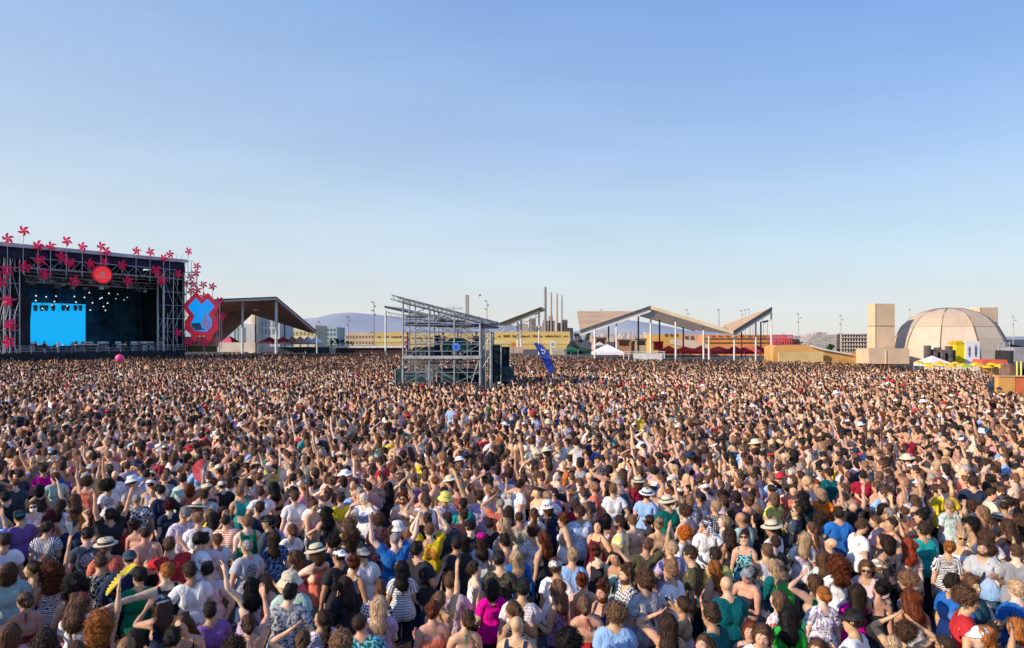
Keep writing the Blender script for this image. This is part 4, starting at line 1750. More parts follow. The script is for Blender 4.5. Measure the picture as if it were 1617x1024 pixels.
for p in pts:
    put(*p)
fill = []
r0 = np.random.default_rng(31)
hand = [(s['px'], s['py'], s['y'], s['x']) for s in specs]
for k in range(40000):
    y = math.sqrt(r0.uniform(6.4 ** 2, NEAR_END ** 2))
    px = r0.uniform(-330, 1760)
    x = gx(px, y)
    if near(x, y, .50 if y < 9 else .44):
        continue
    h = float(np.clip(r0.normal(1.71, .07), 1.54, 1.9))
    py = HY + (EYE_H - h) * F / y
    bad = False
    sc = F / y
    for (hx, hy, hY, hX) in hand:
        # someone nearer must not stand in front of a head the photograph shows
        if y < hY and abs(px - hx) < .22 * sc + .12 * F / hY and py - hy < .58 * F / hY:
            bad = True
            break
        if y >= hY and abs(px - hx) < .12 * sc and hy - py < .10 * sc:
            bad = True
            break
    if bad:
        continue
    put(x, y)
    s = random_spec(x, y, r0, h)
    s['px'], s['py'] = px, py
    fill.append(s)

inview = [s for s in fill if -25 < s['px'] < 1642 and s['py'] < 1018]
inview.sort(key=lambda s: s['y'])
room = max(0, 296 - len(specs))
chosen = inview[:room]
chosen_ids = {id(s) for s in chosen}
rest_fill = [s for s in fill if id(s) not in chosen_ids]
specs += chosen

# labels: look first, then the neighbour one can find
for s in specs:
    s['rel'] = (s['face'] - math.degrees(math.atan2(-s['x'], s['y'])) + 180) % 360 - 180
    s['base'] = describe(s['hair'], s['hc'], s['top'], s['tc'], s['pat'], s['ex'], s['arms'], s['rel'])


def count(ls):
    c = {}
    for q in ls:
        c[q] = c.get(q, 0) + 1
    return c


cb = count([s['base'] for s in specs])
short = {}
for s in specs:
    tw = 'bare back' if s['top'] == 'bare' else ' '.join(w for w in (s['tc'].replace('_', ' '), PW[s['pat']], TW[s['top']]) if w)
    s['tops'] = tw
ct = count([s['tops'] for s in specs])
used = set()
for s in specs:
    lab = s['base']
    if cb[lab] > 1:
        rel = abs(s['rel'])
        lab += ', facing the camera' if rel > 135 else (', in profile' if rel > 55 else ', from behind')
        c2 = sum(1 for q in specs if q['base'] == s['base'] and (abs(q['rel']) > 135, abs(q['rel']) > 55) == (rel > 135, rel > 55))
        if c2 > 1:
            uniq = [q for q in specs if ct[q['tops']] == 1 and q is not s]
            uniq.sort(key=lambda q: (q['px'] - s['px']) ** 2 + (q['py'] - s['py']) ** 2)
            for q in uniq[:12]:
                side = 'left of' if s['px'] < q['px'] else 'right of'
                if abs(s['px'] - q['px']) < 25:
                    side = 'behind' if s['py'] < q['py'] else 'in front of'
                cand = s['base'].replace('person with ', '') + ', %s %s' % (side, q['tops'])
                if cand not in used and len(cand.split()) <= 16:
                    lab = cand
                    break
    lab = lab if len(lab.split()) <= 16 else ' '.join(lab.split()[:16])
    n = 0
    while lab in used:
        uniq = sorted((q for q in specs if q is not s), key=lambda q: (q['px'] - s['px']) ** 2 + (q['py'] - s['py']) ** 2)
        lab = ' '.join((s['base'] + ', beside ' + uniq[n]['tops']).split()[-16:])
        n += 1
    used.add(lab)
    s['label'] = lab

HANDS = {}
for i, s in enumerate(specs):
    r = np.random.default_rng(1000 + i)
    if s['hand'] and s['arms'] == 'dd' and r.uniform() < .5:
        s['arms'] = str(r.choice(['db', 'bd', 'de', 'ed', 'bb']))
    o, hands = person(s['x'], s['y'], s['face'], s['fem'], s['hair'], s['hc'], s['top'], s['tc'], s['pat'], s['tc2'], s['arms'], s['skin'], s['ex'], s['h'], s['label'], r)
    if s['hand']:
        HANDS[int(s['px']), int(s['py'])] = hands

# ------------------------------------------------------ the wider crowd
def template(fem, lod, hair, top, arms, r, hat=None):
    V, T, Nn, sh = BODY[fem, lod]
    if top == 'bare':
        Vt, To, Ti = V.copy(), T, T[:0]
    else:
        g = g_garment(top, V, sh)
        Vt, Ti, To, A = clip(V, T, Nn, g, True)
        gg = np.concatenate([g, np.zeros(len(Vt) - len(V))])
        w = gg <= 0
        D = drape(top, Vt, A, sh)
        Vt = np.where(w[:, None], D, Vt)
    pose = Pose(sh, arms, float(r.normal(0, 14)), float(r.normal(0, 7)), float(r.normal(0, 6)), float(r.normal(2, 4)), float(r.normal(0, 2)), .12, r)
    zz = Vt[:, 2]
    low = (zz < .96)
    if lod == 'mid':
        keep = lambda t: t[(zz[t] > .80).any(1)]
        Ti, To = keep(Ti), keep(To)
    cls_o = np.where(low[To].all(1), 3, 0)
    P = pose.apply(Vt)
    parts = [P]
    tris = [Ti, To]
    cls = [np.full(len(Ti), 1), cls_o]
    if hair != 'bald':
        Vh, Th = HAIRS[hair, lod]
        tris.append(Th + len(P))
        parts.append(pose.apply(Vh, True))
        cls.append(np.full(len(Th), 2))
    if hat:
        m1, _ = hat_shape(hat)
        Vh, Th = mb_arrays(m1)
        n = sum(len(p) for p in parts)
        tris.append(Th + n)
        parts.append(pose.head(Vh))
        cls.append(np.full(len(Th), 4))
    V = np.concatenate(parts)
    T = np.concatenate(tris)
    used_ = np.unique(T)
    m = np.zeros(len(V), int)
    m[used_] = np.arange(len(used_))
    return V[used_] / 1.752, m[T], np.concatenate(cls)


# smallest level for the far field
for fem in (False, True):
    V, T, Nn, sh = BODY[fem, 'low']
    sel = V[:, 2] > 1.12
    V2, T2 = decimate(V, T[sel[T].all(1)], 130)
    BODY[fem, 'tiny'] = (V2, T2, vnormals(V2, T2), sh)
for st in HAIR_STYLES:
    HAIRS[st, 'tiny'] = decimate(*HAIRS[st, 'low'], 36)

rt = np.random.default_rng(99)
ARMSET = ['dd', 'db', 'bd', 'bb', 'cc', 'dd', 'ed', 'de', 'dd', 'bb', 'xx', 'bd', 'hd', 'cc', 'ed', 'db', 'dd', 'ud', 'dd', 'cc', 'bb', 'de', 'ff', 'dd']
TEMPL = {'mid': [], 'low': [], 'tiny': []}
for lod, n in (('mid', 96), ('low', 80), ('tiny', 40)):
    for k in range(n):
        fem = bool(k % 2)
        hair = str(rt.choice(['long', 'wavy', 'bob', 'bun', 'pony', 'pony', 'bun', 'low_bun', 'bob', 'low_bun', 'braid'] if fem else ['short', 'short', 'quiff', 'buzz', 'short', 'quiff', 'short', 'curly']))
        top = str(rt.choice(['tank', 'camisole', 'camisole', 'halter', 'tee', 'bandeau'] if fem else ['tee', 'tee', 'shirt', 'tank', 'tank', 'bare']))
        hat = None
        if rt.uniform() < .10 and lod != 'tiny':
            hat = str(rt.choice(['cap', 'straw', 'bucket', 'cap']))
            hair = 'bob' if fem else 'short'
        TEMPL[lod].append(template(fem, lod, hair, top, ARMSET[(k // 2) % len(ARMSET)], rt, hat))

spots = [(s['x'], s['y'], s['h']) for s in rest_fill]
y = NEAR_END
while y < 156:
    st = .55 if y < 28 else (.60 if y < 55 else .68)
    for x in np.arange(gx(-420 if y < 60 else -60, y), gx(1740, y), st):
        u, v = x + rt.uniform(-.5, .5) * st * .95, y + rt.uniform(-.5, .5) * st * .95
        px = CX + u / v * F
        thin = .06 + .16 * max(0.0, math.sin(u * .21 + 3 * math.sin(v * .13)) * math.sin(v * .17 + 1.7 * math.sin(u * .11)))
        if free(u, v, px) and rt.uniform() > thin:
            spots.append((u, v, float(np.clip(rt.normal(1.70, .10), 1.42, 2.0))))
    y += st
spots = np.array(spots)
lodn = np.where(spots[:, 1] < 31, 0, np.where(spots[:, 1] < 68, 1, 2))
VV, TT, CC = [], [], []
base = 0
topc = np.array([CL[c] for c in TOPCOL])
topc = np.maximum(topc, (.045, .036, .055))  # darkest tops lifted to mauve: haze and open shadow put into the colour
hairc = np.array([HC[c][1] for c in HAIRCOL])
skinc = np.array([SK[c] for c in ('mid', 'red', 'tan', 'pale', 'red', 'gold')]) 
botc = np.array([(.04, .08, .16), (.02, .02, .025), (.02, .03, .06), (.25, .26, .28)])
hatc = np.array([CL[c] for c in ('white', 'cream', 'black', 'cream', 'red', 'navy')])
for li, lod in enumerate(('mid', 'low', 'tiny')):
    S = spots[lodn == li]
    which = rt.integers(0, len(TEMPL[lod]), len(S))
    for ti, (V, T, cls) in enumerate(TEMPL[lod]):
        Q = S[which == ti]
        n = len(Q)
        if n == 0:
            continue
        ang = np.degrees(np.arctan2(Q[:, 0] + 68, 114 - np.minimum(Q[:, 1], 106))) + rt.normal(0, 26, n) + np.where(rt.uniform(size=n) < .09, rt.uniform(90, 270, n), 0)
        a = np.radians(ang)
        c, s_ = np.cos(a), np.sin(a)
        hh = Q[:, 2]
        wd = rt.uniform(.90, 1.12, (n, 1))
        lx, ly = rt.normal(0, .05, (n, 1)), rt.normal(.01, .05, (n, 1))
        zr = np.clip(V[None, :, 2] - .5, 0, 1)
        vx = V[None, :, 0] * wd + zr * lx
        vy = V[None, :, 1] * wd + zr * ly
        X = (vx * c[:, None] - vy * s_[:, None]) * hh[:, None] + Q[:, 0:1]
        Yy = (vx * s_[:, None] + vy * c[:, None]) * hh[:, None] + Q[:, 1:2]
        Z = V[None, :, 2] * hh[:, None]
        VV.append(np.stack([X, Yy, Z], 2).reshape(-1, 3).astype(np.float32))
        TT.append((T[None] + (np.arange(n) * len(V))[:, None, None] + base).reshape(-1, 3).astype(np.int32))
        base += n * len(V)
        pal = np.zeros((n, 5, 3), np.float32)
        pal[:, 0] = skinc[rt.integers(0, len(skinc), n)] * rt.uniform(.9, 1.22, (n, 1))
        pal[:, 1] = topc[rt.integers(0, len(topc), n)] * rt.uniform(.85, 1.15, (n, 1))
        pal[:, 2] = hairc[rt.integers(0, len(hairc), n)] * rt.uniform(.8, 1.5, (n, 1))
        pal[:, 3] = botc[rt.integers(0, len(botc), n)]
        pal[:, 4] = hatc[rt.integers(0, len(hatc), n)]
        CC.append(pal[:, cls].reshape(-1, 3))
crowd_me = mesh_np('crowd', np.concatenate(VV), np.concatenate(TT), True, None, np.concatenate(CC))
crowd = link('crowd', crowd_me, CROWD)
tag(crowd, 'dense festival crowd filling the square from the near rows back to the stage', 'crowd', kind='stuff')
print('people', len(specs), 'crowd', len(spots), 'tris', len(crowd_me.polygons))
del VV, TT, CC
# =====================================================================
#  THE PLACE: stage, tower, pavilions, dome, far town
# =====================================================================
PRE = {o.name for o in bpy.data.objects}
STEEL = simple('galvanised_steel', (.50, .52, .56), .45, .5, .15, 3)
DARKSTEEL = simple('dark_steel', (.10, .10, .12), .5, .4, .2, 3)
WHITE = simple('white_paint', (.74, .73, .72), .6, 0, .1, .7)
BLACKCLOTH = simple('black_cloth', (.018, .030, .042), .95, 0, .3, .5, .3, 6)
NAVYCLOTH = simple('navy_cloth', (.025, .085, .13), .95, 0, .35, .4, .4, 3)
ROOFDARK = simple('stage_roof', (.09, .075, .10), .8, 0, .3, .5)
ROOFEDGE = simple('roof_edge', (.52, .54, .60), .5, 0, .15, .8)
DECK = simple('stage_deck', (.03, .035, .045), .8, 0, .3, 2)
PINRED = translucent(simple('pinwheel_red', (.92, .045, .20), .55, 0, .2, 2, emit=(.9, .04, .20), estr=.16), .5)  # faint emission added so the shaded pinwheels read brighter; they are no lamps
SIGNRED = simple('sign_red', (.85, .02, .03), .45, 0, .08, 1, emit=(1, .03, .035), estr=.5)
SIGNWHITE = simple('sign_white', (.9, .55, .5), .5, 0, .05)
CYAN = simple('screen_cyan', (.0, .03, .05), .4, 0, .02, emit=(.0, .44, .97), estr=.95)
GEARMETAL = simple('band_gear', (.45, .46, .50), .5, .3, .5, 4)
LAMPWHITE = simple('lamp_lens', (.9, .9, .9), .3, 0, .02, emit=(1, 1, .97), estr=1.3)

# ---------------------------------------------------------------- stage
SA = Vector((gx(0, 82), 82, 0))
SB = Vector((gx(288, 100), 100, 0))
SU = (SB - SA).normalized()
SL = (SB - SA).length
SV = Vector((-SU.y, SU.x, 0))          # into the stage
if SV.x > 0:
    SV = -SV
UZ = Vector((0, 0, 1))


def sp(u, v, z):
    return SA + SU * u + SV * v + UZ * z


def sray(px, py, v=0.0):
    """where the line of sight through a photo pixel meets the plane v inside the stage: (u, z)"""
    d = Vector(((px - CX) / F, 1, -(py - HY) / F))
    o = Vector((0, 0, CH))
    n = SV
    t = ((sp(0, v, 0) - o).dot(n)) / d.dot(n)
    p = o + d * t
    return (p - SA).dot(SU), p.z


def sq(px, py, v=0.0):
    u, z = sray(px, py, v)
    return sp(u, v, z)


stage = empty('concert_stage', sp(SL / 2, 4, 0), 'huge black open-air concert stage with scaffold frame and cyan screen', 'stage')
ULEFT = -12.0
ZR = 15.75
# roof: thin pale edge, dark fascia hanging below, ceiling running back
m = MB()
m.obox(sp((SL + ULEFT) / 2, 6, ZR - .15), SU, SV, UZ, (SL - ULEFT) / 2 + .2, 7.0, .14)
m.build('roof', ROOFDARK, stage)
m = MB()
m.obox(sp((SL + ULEFT) / 2, -1.04, ZR - .12), SU, SV, UZ, (SL - ULEFT) / 2 + .25, .04, .24)
m.build('roof_edge', ROOFEDGE, stage)
m = MB()
m.obox(sp((SL + ULEFT) / 2, -.6, ZR - 1.05), SU, SV, UZ, (SL - ULEFT) / 2, .05, .68)
m.build('fascia', simple('fascia_cloth', (.035, .035, .075), .9, 0, .35, .4, .3, 3), stage)
m = MB()
m.obox(sp((SL + ULEFT) / 2, 12.6, 8), SU, SV, UZ, (SL - ULEFT) / 2, .1, 7.5)
m.build('back_curtain', NAVYCLOTH, stage)
m = MB()
for k in range(26):
    u = SL * .46 + k * .42
    m.obox(sp(u, 11.6 + .12 * (k % 2), 6.6), SU, SV, UZ, .19, .10, 5.0)
m.build('draped_curtain', NAVYCLOTH, stage)
m = MB()
m.obox(sp(SL - .1, 6, 7.6), SU, SV, UZ, .08, 6.6, 7.4)
m.build('side_curtain', BLACKCLOTH, stage)
m = MB()
m.obox(sp((SL + ULEFT) / 2, 5.8, 1.15), SU, SV, UZ, (SL - ULEFT) / 2, 6.6, 1.14)
m.build('deck', DECK, stage)
m = MB()
for z in (2.5, 2.85):
    m.tube(sp(ULEFT, -.9, z), sp(SL, -.9, z), .03, 5)
for k in range(24):
    u = ULEFT + (SL - ULEFT) * k / 23
    m.tube(sp(u, -.9, 2.2), sp(u, -.9, 2.85), .03, 5)
m.build('railing', STEEL, stage)
# front trusses
m = MB()
u0, _ = sray(44, 415)
u1, _ = sray(272, 430)
m.truss(sp(u0, -.3, 13.6), sp(u1, -.3, 13.6), 1.25, .06, 1.1)
m.build('roof_truss', STEEL, stage)
m = MB()
m.truss(sp(u0 - 1, 3.2, 11.9), sp(u1 - 1, 3.2, 11.9), .8, .05, .8)
m.truss(sp(u0 - 1, 2.8, 13.0), sp(u1 - 1, 2.8, 13.0), .5, .04, .8)
m.build('lighting_truss', STEEL, stage)
m = MB()
for k in range(5):
    v = 4.5 + 1.5 * k
    m.truss(sp(1, v, 13.2 - .1 * k), sp(SL - 4, v, 13.2 - .1 * k), .5, .045, .9)
m.build('inner_truss', DARKSTEEL, stage)
hr_ = np.random.default_rng(17)
for k in range(40):
    v = float(hr_.choice([3.2, 4.5, 6.0, 7.5]))
    u = float(hr_.uniform(u0 - .5, u1 - .5))
    zc = (11.3 if v < 4 else 12.6 - .1 * v) - float(hr_.uniform(0, .3))
    m = MB()
    m.obox(sp(u, v, zc), SU, SV, UZ, float(hr_.uniform(.14, .34)), .18, float(hr_.uniform(.12, .26)))
    m.tube(sp(u, v, zc), sp(u, v, zc + .8), .03, 4)
    m.build('hung_light', (DARKSTEEL, STEEL, DARKSTEEL)[k % 3], stage)
for k in range(9):
    m = MB()
    zc = 10.9 + .35 * k
    m.tube(sp(u0 - .8, 8.5 - .5 * k, zc), sp(u1, 8.5 - .5 * k, zc), .05, 5)
    m.build('rigging_pipe', DARKSTEEL, stage)
# scaffold legs at both ends
for name_, us in (('scaffold_tower', (SL - 3.0, SL - 1.6, SL - .15)), ('scaffold_tower', tuple(sray(q, 480, -.5)[0] for q in (-26, -8, 6, 16, 31)))):
    m = MB()
    big = len(us) == 3
    for v in (-.5, 1.2):
        for u in us:
            m.tube(sp(u, v, 0), sp(u, v, 15.2), .07 if not (big and u == us[0]) else .16, 6)
        for z in np.arange(1.2, 15.2, 1.95):
            m.tube(sp(us[0], v, z), sp(us[-1], v, z), .045, 5)
        for a, b in zip(us[:-1], us[1:]):
            for i, z in enumerate(np.arange(1.2, 13.5, 3.9)):
                p, q = (a, b) if i % 2 else (b, a)
                m.tube(sp(p, v, z), sp(q, v, z + 3.9), .035, 5)
    for u in us:
        for z in np.arange(1.2, 15.2, 3.9):
            m.tube(sp(u, -.5, z), sp(u, 1.2, z), .04, 5)
    m.build(name_, STEEL, stage)
m = MB()
ua, ub = sray(-40, 500, 2.6)[0], sray(47.5, 500, 2.6)[0]
m.obox(sp((ua + ub) / 2, 2.6, 5.4), SU, SV, UZ, (ub - ua) / 2, .1, 4.6)
m.build('speaker_screen', simple('dark_gauze', (.035, .035, .045), .95, 0, .3, .6, .3, 5), stage)
# screen on the back wall, lined up with the sight line through its corners
SCV = 9.0
c4 = [sq(51, 478, SCV), sq(135, 481, SCV), sq(135, 546.5, SCV), sq(45, 546.5, SCV)]
m = MB()
m.prism(c4, SV * .15)
scr = m.build('video_wall', CYAN, stage)
m = MB()
a, b = sq(20, 536, 6.5), sq(47, 547, 6.5)
m.prism([sq(22, 537, 6.5), sq(46, 536, 6.5), sq(47, 547, 6.5), sq(32, 547, 6.5)], SV * .1)
m.build('riser_screen', CYAN, stage)
# moving heads hanging in front of the screen top
for px in (56, 66, 73, 84, 100, 107, 119, 127):
    m = MB()
    p = sq(px, 485, 8.2)
    m.tube(p + UZ * 1.6, p + UZ * .4, .03, 5)
    m.obox(p, SU, SV, UZ, .22, .15, .24)
    m.obox(p - UZ * .40, SU, SV, UZ, .15, .15, .17)
    m.build('moving_head_light', DARKSTEEL, stage)
# lit lamps
LAMPS = [(57, 467.5), (73, 469), (88.5, 468), (56.5, 475), (86, 476.5), (117.5, 468.5), (133.5, 470), (141, 462.5), (158, 472), (161, 470.5), (120, 477.5), (146, 478.5), (170, 479), (163.5, 484.5), (142.5, 490), (166.5, 490.5), (67, 487.5), (106, 483.5), (82, 482), (186, 465), (172, 463.5), (201, 470), (183, 472), (196, 474)]
for px, py in LAMPS:
    p = sq(px, py, 5.0)
    e = empty('stage_lamp', p, 'small lit white spotlight hanging under the dark stage roof', 'spotlight', 'lit spotlights under the stage roof')
    dr = (Vector((0, 0, CH)) - p).normalized()
    m = MB()
    m.tube(p - dr * .35, p - dr * .03, .13, 8, .17)
    m.tube(p - dr * .2, p - dr * .2 + UZ * .9, .03, 4)
    m.build('housing', DARKSTEEL, e)
    m = MB()
    m.tube(p - dr * .025, p + dr * .01, .08 if px < 180 else .05, 10)
    m.build('lens', LAMPWHITE, e)
# round sponsor sign
su_, sz_ = sray(162, 434)
SGV = -1.75
su_, sz_ = sray(162, 434, SGV)
sign = empty('round_sign', sp(su_, SGV, sz_), 'round glowing red sign with a star above a curved word on the stage roof truss', 'sign')
m = MB()
R = 1.18
ring = [sp(su_ + R * 1.02 * math.cos(t), SGV, sz_ + R * math.sin(t)) for t in np.linspace(0, 2 * math.pi, 49)[:-1]]
m.prism(ring, SV * .25)
m.build('disc', SIGNRED, sign)
m = MB()
ri = []
ro = []
for k in range(48):
    t = 2 * math.pi * k / 48
    ri.append(sp(su_ + R * .93 * math.cos(t), SGV - .03, sz_ + R * .93 * math.sin(t)))
    ro.append(sp(su_ + R * 1.06 * math.cos(t), SGV - .03, sz_ + R * 1.06 * math.sin(t)))
m.add(ri + ro, [(k, (k + 1) % 48, 48 + (k + 1) % 48, 48 + k) for k in range(48)])
m.build('rim', simple('sign_rim', (.4, .01, .05), .5, 0, .1), sign)
m = MB()
star = []
for k in range(10):
    t = math.pi / 2 + k * math.pi / 5
    rr = .42 if k % 2 == 0 else .17
    star.append(sp(su_ + .0 + rr * math.cos(t), SGV - .015, sz_ + .12 + rr * math.sin(t)))
m.prism(star, SV * .01)
m.build('star', SIGNWHITE, sign)
m = MB()
for k in range(9):
    u = su_ - .78 + k * .195
    hgt = (.30, .2, .2, .26, .26, .2, .26, .26, .2)[k]
    m.obox(sp(u, SGV - .015, sz_ - .42 + hgt / 2), SU, SV, UZ, .045, .008, hgt / 2)
    if k % 2:
        m.obox(sp(u + .08, SGV - .017, sz_ - .42 + .04), SU, SV, UZ, .05, .008, .035)
    else:
        m.obox(sp(u + .08, SGV - .017, sz_ - .42 + hgt - .04), SU, SV, UZ, .05, .008, .035)
m.build('lettering', SIGNWHITE, sign)

# instruments and equipment along the deck
gr = np.random.default_rng(5)
drum = empty('drum_kit', sq(80, 540, 5), 'drum kit on the stage deck before the cyan screen', 'drum kit')
pd = sp(sray(80, 540, 5)[0], 5, 2.3)
for i, (du, dv, zz, r, hh) in enumerate(((0, 0, .3, .30, .5), (-.5, -.1, .75, .2, .25), (.5, -.1, .75, .2, .25), (.8, .2, .35, .25, .5))):
    m = MB()
    c = pd + SU * du + SV * dv
    m.lathe(c + UZ * zz, [(0.01, 0), (r, 0), (r, hh), (.01, hh)], 16)
    m.build('drum', WHITE if i % 2 else GEARMETAL, drum)
for du in (-.9, .9, 0.2):
    m = MB()
    c = pd + SU * du + SV * .3
    m.tube(c, c + UZ * 1.3, .02, 5)
    m.lathe(c + UZ * 1.3, [(.28, 0), (.01, .05)], 14)
    m.build('cymbal', simple('brass', (.6, .42, .12), .3, .9, .1), drum)
kinds = ['black flight case on the stage deck', 'loudspeaker wedge on the stage deck', 'guitar amplifier on the stage deck', 'keyboard stand on the stage deck']
for k in range(64):
    px = float(gr.uniform(38, 255))
    v = float(gr.uniform(.6, 6.5))
    u, _ = sray(px, 545, v)
    if abs(u - (pd - SA).dot(SU)) < 1.2:
        continue
    t = k % 4
    c = sp(u, v, 2.3)
    grp = ('flight cases on the deck', 'floor wedges on the deck', 'amplifiers on the deck', 'keyboards on the deck')[t]
    nm = ('flight_case', 'floor_wedge', 'guitar_amplifier', 'keyboard')[t]
    e = empty(nm, c, kinds[t], nm.replace('_', ' '), grp)
    if t == 0:
        m = MB()
        m.obox(c + UZ * .5, SU, SV, UZ, .5, .35, .46)
        m.build('case', DARKSTEEL, e)
        m = MB()
        for i in (-1, 1):
            for j in (-1, 1):
                m.obox(c + UZ * .5 + SU * .5 * i + SV * .35 * j, SU, SV, UZ, .025, .025, .48)
        m.build('edging', STEEL, e)
    elif t == 1:
        m = MB()
        m.prism([c - SU * .35, c - SU * .35 + SV * .5, c - SU * .35 + SV * .5 + UZ * .45, c - SU * .35 + SV * .1 + UZ * .35], SU * .7)
        m.build('cabinet', DARKSTEEL, e)
        m = MB()
        m.lathe(c + UZ * .42 + SV * .3, [(.16, .0), (.12, .02), (.01, .0)], 12)
        m.build('cone', BLACKCLOTH, e)
    elif t == 2:
        m = MB()
        m.obox(c + UZ * .55, SU, SV, UZ, .36, .25, .55)
        m.build('cabinet', DARKSTEEL, e)
        m = MB()
        m.obox(c + UZ * .48 - SV * .26, SU, SV, UZ, .30, .01, .38)
        m.build('grille', GEARMETAL, e)
        m = MB()
        m.obox(c + UZ * 1.24, SU, SV, UZ, .34, .2, .13)
        m.build('amplifier_head', WHITE, e)
    else:
        m = MB()
        m.obox(c + UZ * .98, SU, SV, UZ, .6, .18, .05)
        m.build('keybed', WHITE, e)
        m = MB()
        m.tube(c + SU * -.4, c + SU * .4 + UZ * .93, .03, 5)
        m.tube(c + SU * .4, c + SU * -.4 + UZ * .93, .03, 5)
        m.build('stand', DARKSTEEL, e)
# line array speakers
for u in (sray(30, 500)[0], SL - 2.3):
    e = empty('line_array', sp(u, .2, 12), 'curved black column of loudspeakers at the %s end of the stage' % ('left' if u < 5 else 'right'), 'loudspeaker')
    for k in range(9):
        m = MB()
        m.obox(sp(u, .3 + .012 * k * k, 12.2 - .5 * k), SU, (SV + UZ * .02 * k).normalized(), UZ, .6, .4, .23)
        m.build('speaker_box', BLACKCLOTH, e)

# musicians
for k, (px, v) in enumerate(((56, 3.0), (70, 2.6), (92, 2.2), (121, 3.2), (131, 3.6), (198, 3.0), (228, 3.4))):
    r = np.random.default_rng(500 + k)
    u, _ = sray(px, 545, v)
    p = sp(u, v, 2.29)
    sp_ = random_spec(p.x, p.y, r)
    tops = ['black', 'navy', 'white', 'red', 'pale_grey', 'pink', 'teal'][k]
    where = ['leftmost before the cyan screen', 'second from the left before the cyan screen', 'near the drums before the cyan screen', 'towards the right edge of the cyan screen', 'at the right edge of the cyan screen', 'in the dark middle of the stage', 'in the dark right half of the stage'][k]
    o, _h = person(p.x, p.y, 250 + r.normal(0, 20), sp_['fem'], sp_['hair'], sp_['hc'], 'tee', tops, 'plain', 'white', 'bk' if k % 2 else 'bb', 'mid', {}, 1.75, 'musician in %s top on stage, %s' % (tops.replace('_', ' '), where), r, z=2.29)
    o['category'] = 'musician'
    o['group'] = 'musicians on the stage'

# ------------------------------------------------------------ pinwheels
def pinwheel(name, hub, nrm, r, base, label, group, seed):
    """five folded blades on a hub, axle and pole"""
    e = empty(name, base, label, 'pinwheel', group)
    nrm = Vector(nrm).normalized()
    a = nrm.orthogonal().normalized()
    a = (UZ - nrm * UZ.dot(nrm)).normalized()
    b = nrm.cross(a)
    ph = seed * 1.7
    m = MB()
    for k in range(5):
        t = ph + 2 * math.pi * k / 5
        d0 = a * math.cos(t) + b * math.sin(t)
        d1 = a * math.cos(t + .95) + b * math.sin(t + .95)
        d2 = a * math.cos(t + .38) + b * math.sin(t + .38)
        d3 = a * math.cos(t - .1) + b * math.sin(t - .1)
        h = hub
        tip = h + d0 * r * 1.2 + nrm * .05 * r
        side = h + d2 * r * 1.02 - nrm * .14 * r
        inn = h + d1 * r * .62 - nrm * .05 * r
        fold = h + d2 * r * .50 + nrm * .26 * r
        m.add([h, tip, side, inn, fold], [(0, 1, 4), (1, 2, 4), (2, 3, 4), (3, 0, 4)])
        m.add([h - nrm * .02, h + d3 * r * .3 - nrm * .1 * r, inn, tip - nrm * .03], [(0, 1, 2), (1, 3, 2)])
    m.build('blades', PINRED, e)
    m = MB()
    m.tube(hub - nrm * .3 * r, hub + nrm * .16 * r, .09 * r, 8)
    m.build('hub', simple_hub, e)
    back = hub - nrm * .3 * r
    m = MB()
    m.tube(Vector((back.x, back.y, base.z)), back, .045, 5)
    m.tube(back, Vector((base.x, base.y, back.z - .4 * r)), .03, 4)
    m.build('pole', STEEL, e)


simple_hub = simple('pinwheel_hub', (.75, .2, .3), .4, 0, .1)
FRONT = (-SV + SU * .15)
top = [(13, 377, 8), (38, 365, 8), (61, 388, 8), (81, 389, 7), (106, 381, 7.5), (131, 390, 7), (160.5, 389.5, 7), (168.5, 397, 7), (216, 396.5, 6.5), (238, 398.5, 6.8), (259.5, 408, 6.3), (269, 402, 6.3), (298, 397.5, 6)]
ORD = ['first', 'second', 'third', 'fourth', 'fifth', 'sixth', 'seventh', 'eighth', 'ninth', 'tenth', 'eleventh', 'twelfth', 'thirteenth', 'fourteenth', 'fifteenth', 'sixteenth', 'seventeenth', 'eighteenth']
for k, (px, py, r) in enumerate(top):
    hub = sq(px, py, -1.4)
    pole = hub - SU * .55
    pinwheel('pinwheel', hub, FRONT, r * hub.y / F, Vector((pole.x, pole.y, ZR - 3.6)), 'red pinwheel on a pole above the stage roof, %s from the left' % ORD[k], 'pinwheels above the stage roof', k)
mid = [(1.5, 446, 8), (10.4, 428, 8), (13, 475, 8), (13.5, 540, 8), (16.5, 513, 8), (39.6, 421.5, 8), (63, 411, 8), (71, 433, 7.5), (97.5, 405.5, 7.5), (110, 415, 7.5), (118, 444.5, 7.5), (143.5, 417, 7), (165, 414, 6.5), (194, 419, 6.5), (203, 444, 7), (247, 428, 7.5), (256, 443, 7), (281, 526, 6)]
for k, (px, py, r) in enumerate(mid):
    v = -1.15 if px != 165 else -.9
    hub = sq(px, py, v)
    u, z = sray(px, py, v)
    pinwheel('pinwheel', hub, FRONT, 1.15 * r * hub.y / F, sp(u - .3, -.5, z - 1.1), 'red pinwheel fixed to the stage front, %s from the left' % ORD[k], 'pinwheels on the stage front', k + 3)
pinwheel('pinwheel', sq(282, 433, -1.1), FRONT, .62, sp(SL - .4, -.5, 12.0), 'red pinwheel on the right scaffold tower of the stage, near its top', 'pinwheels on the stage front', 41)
rgt = [(311, 420.7), (309.5, 431.5), (301, 437.5), (294, 448.5), (305, 449), (321, 450), (335.5, 452.6), (312, 458.5), (301.5, 460), (323, 467.7), (347, 475), (350, 500), (296, 541), (322, 541), (287, 466)]
ORD2 = ['topmost', 'second highest', 'third highest', 'fourth highest'] + [o + ' highest' for o in ORD[4:]]
order = sorted(range(len(rgt)), key=lambda i: rgt[i][1])
RY = 102.0
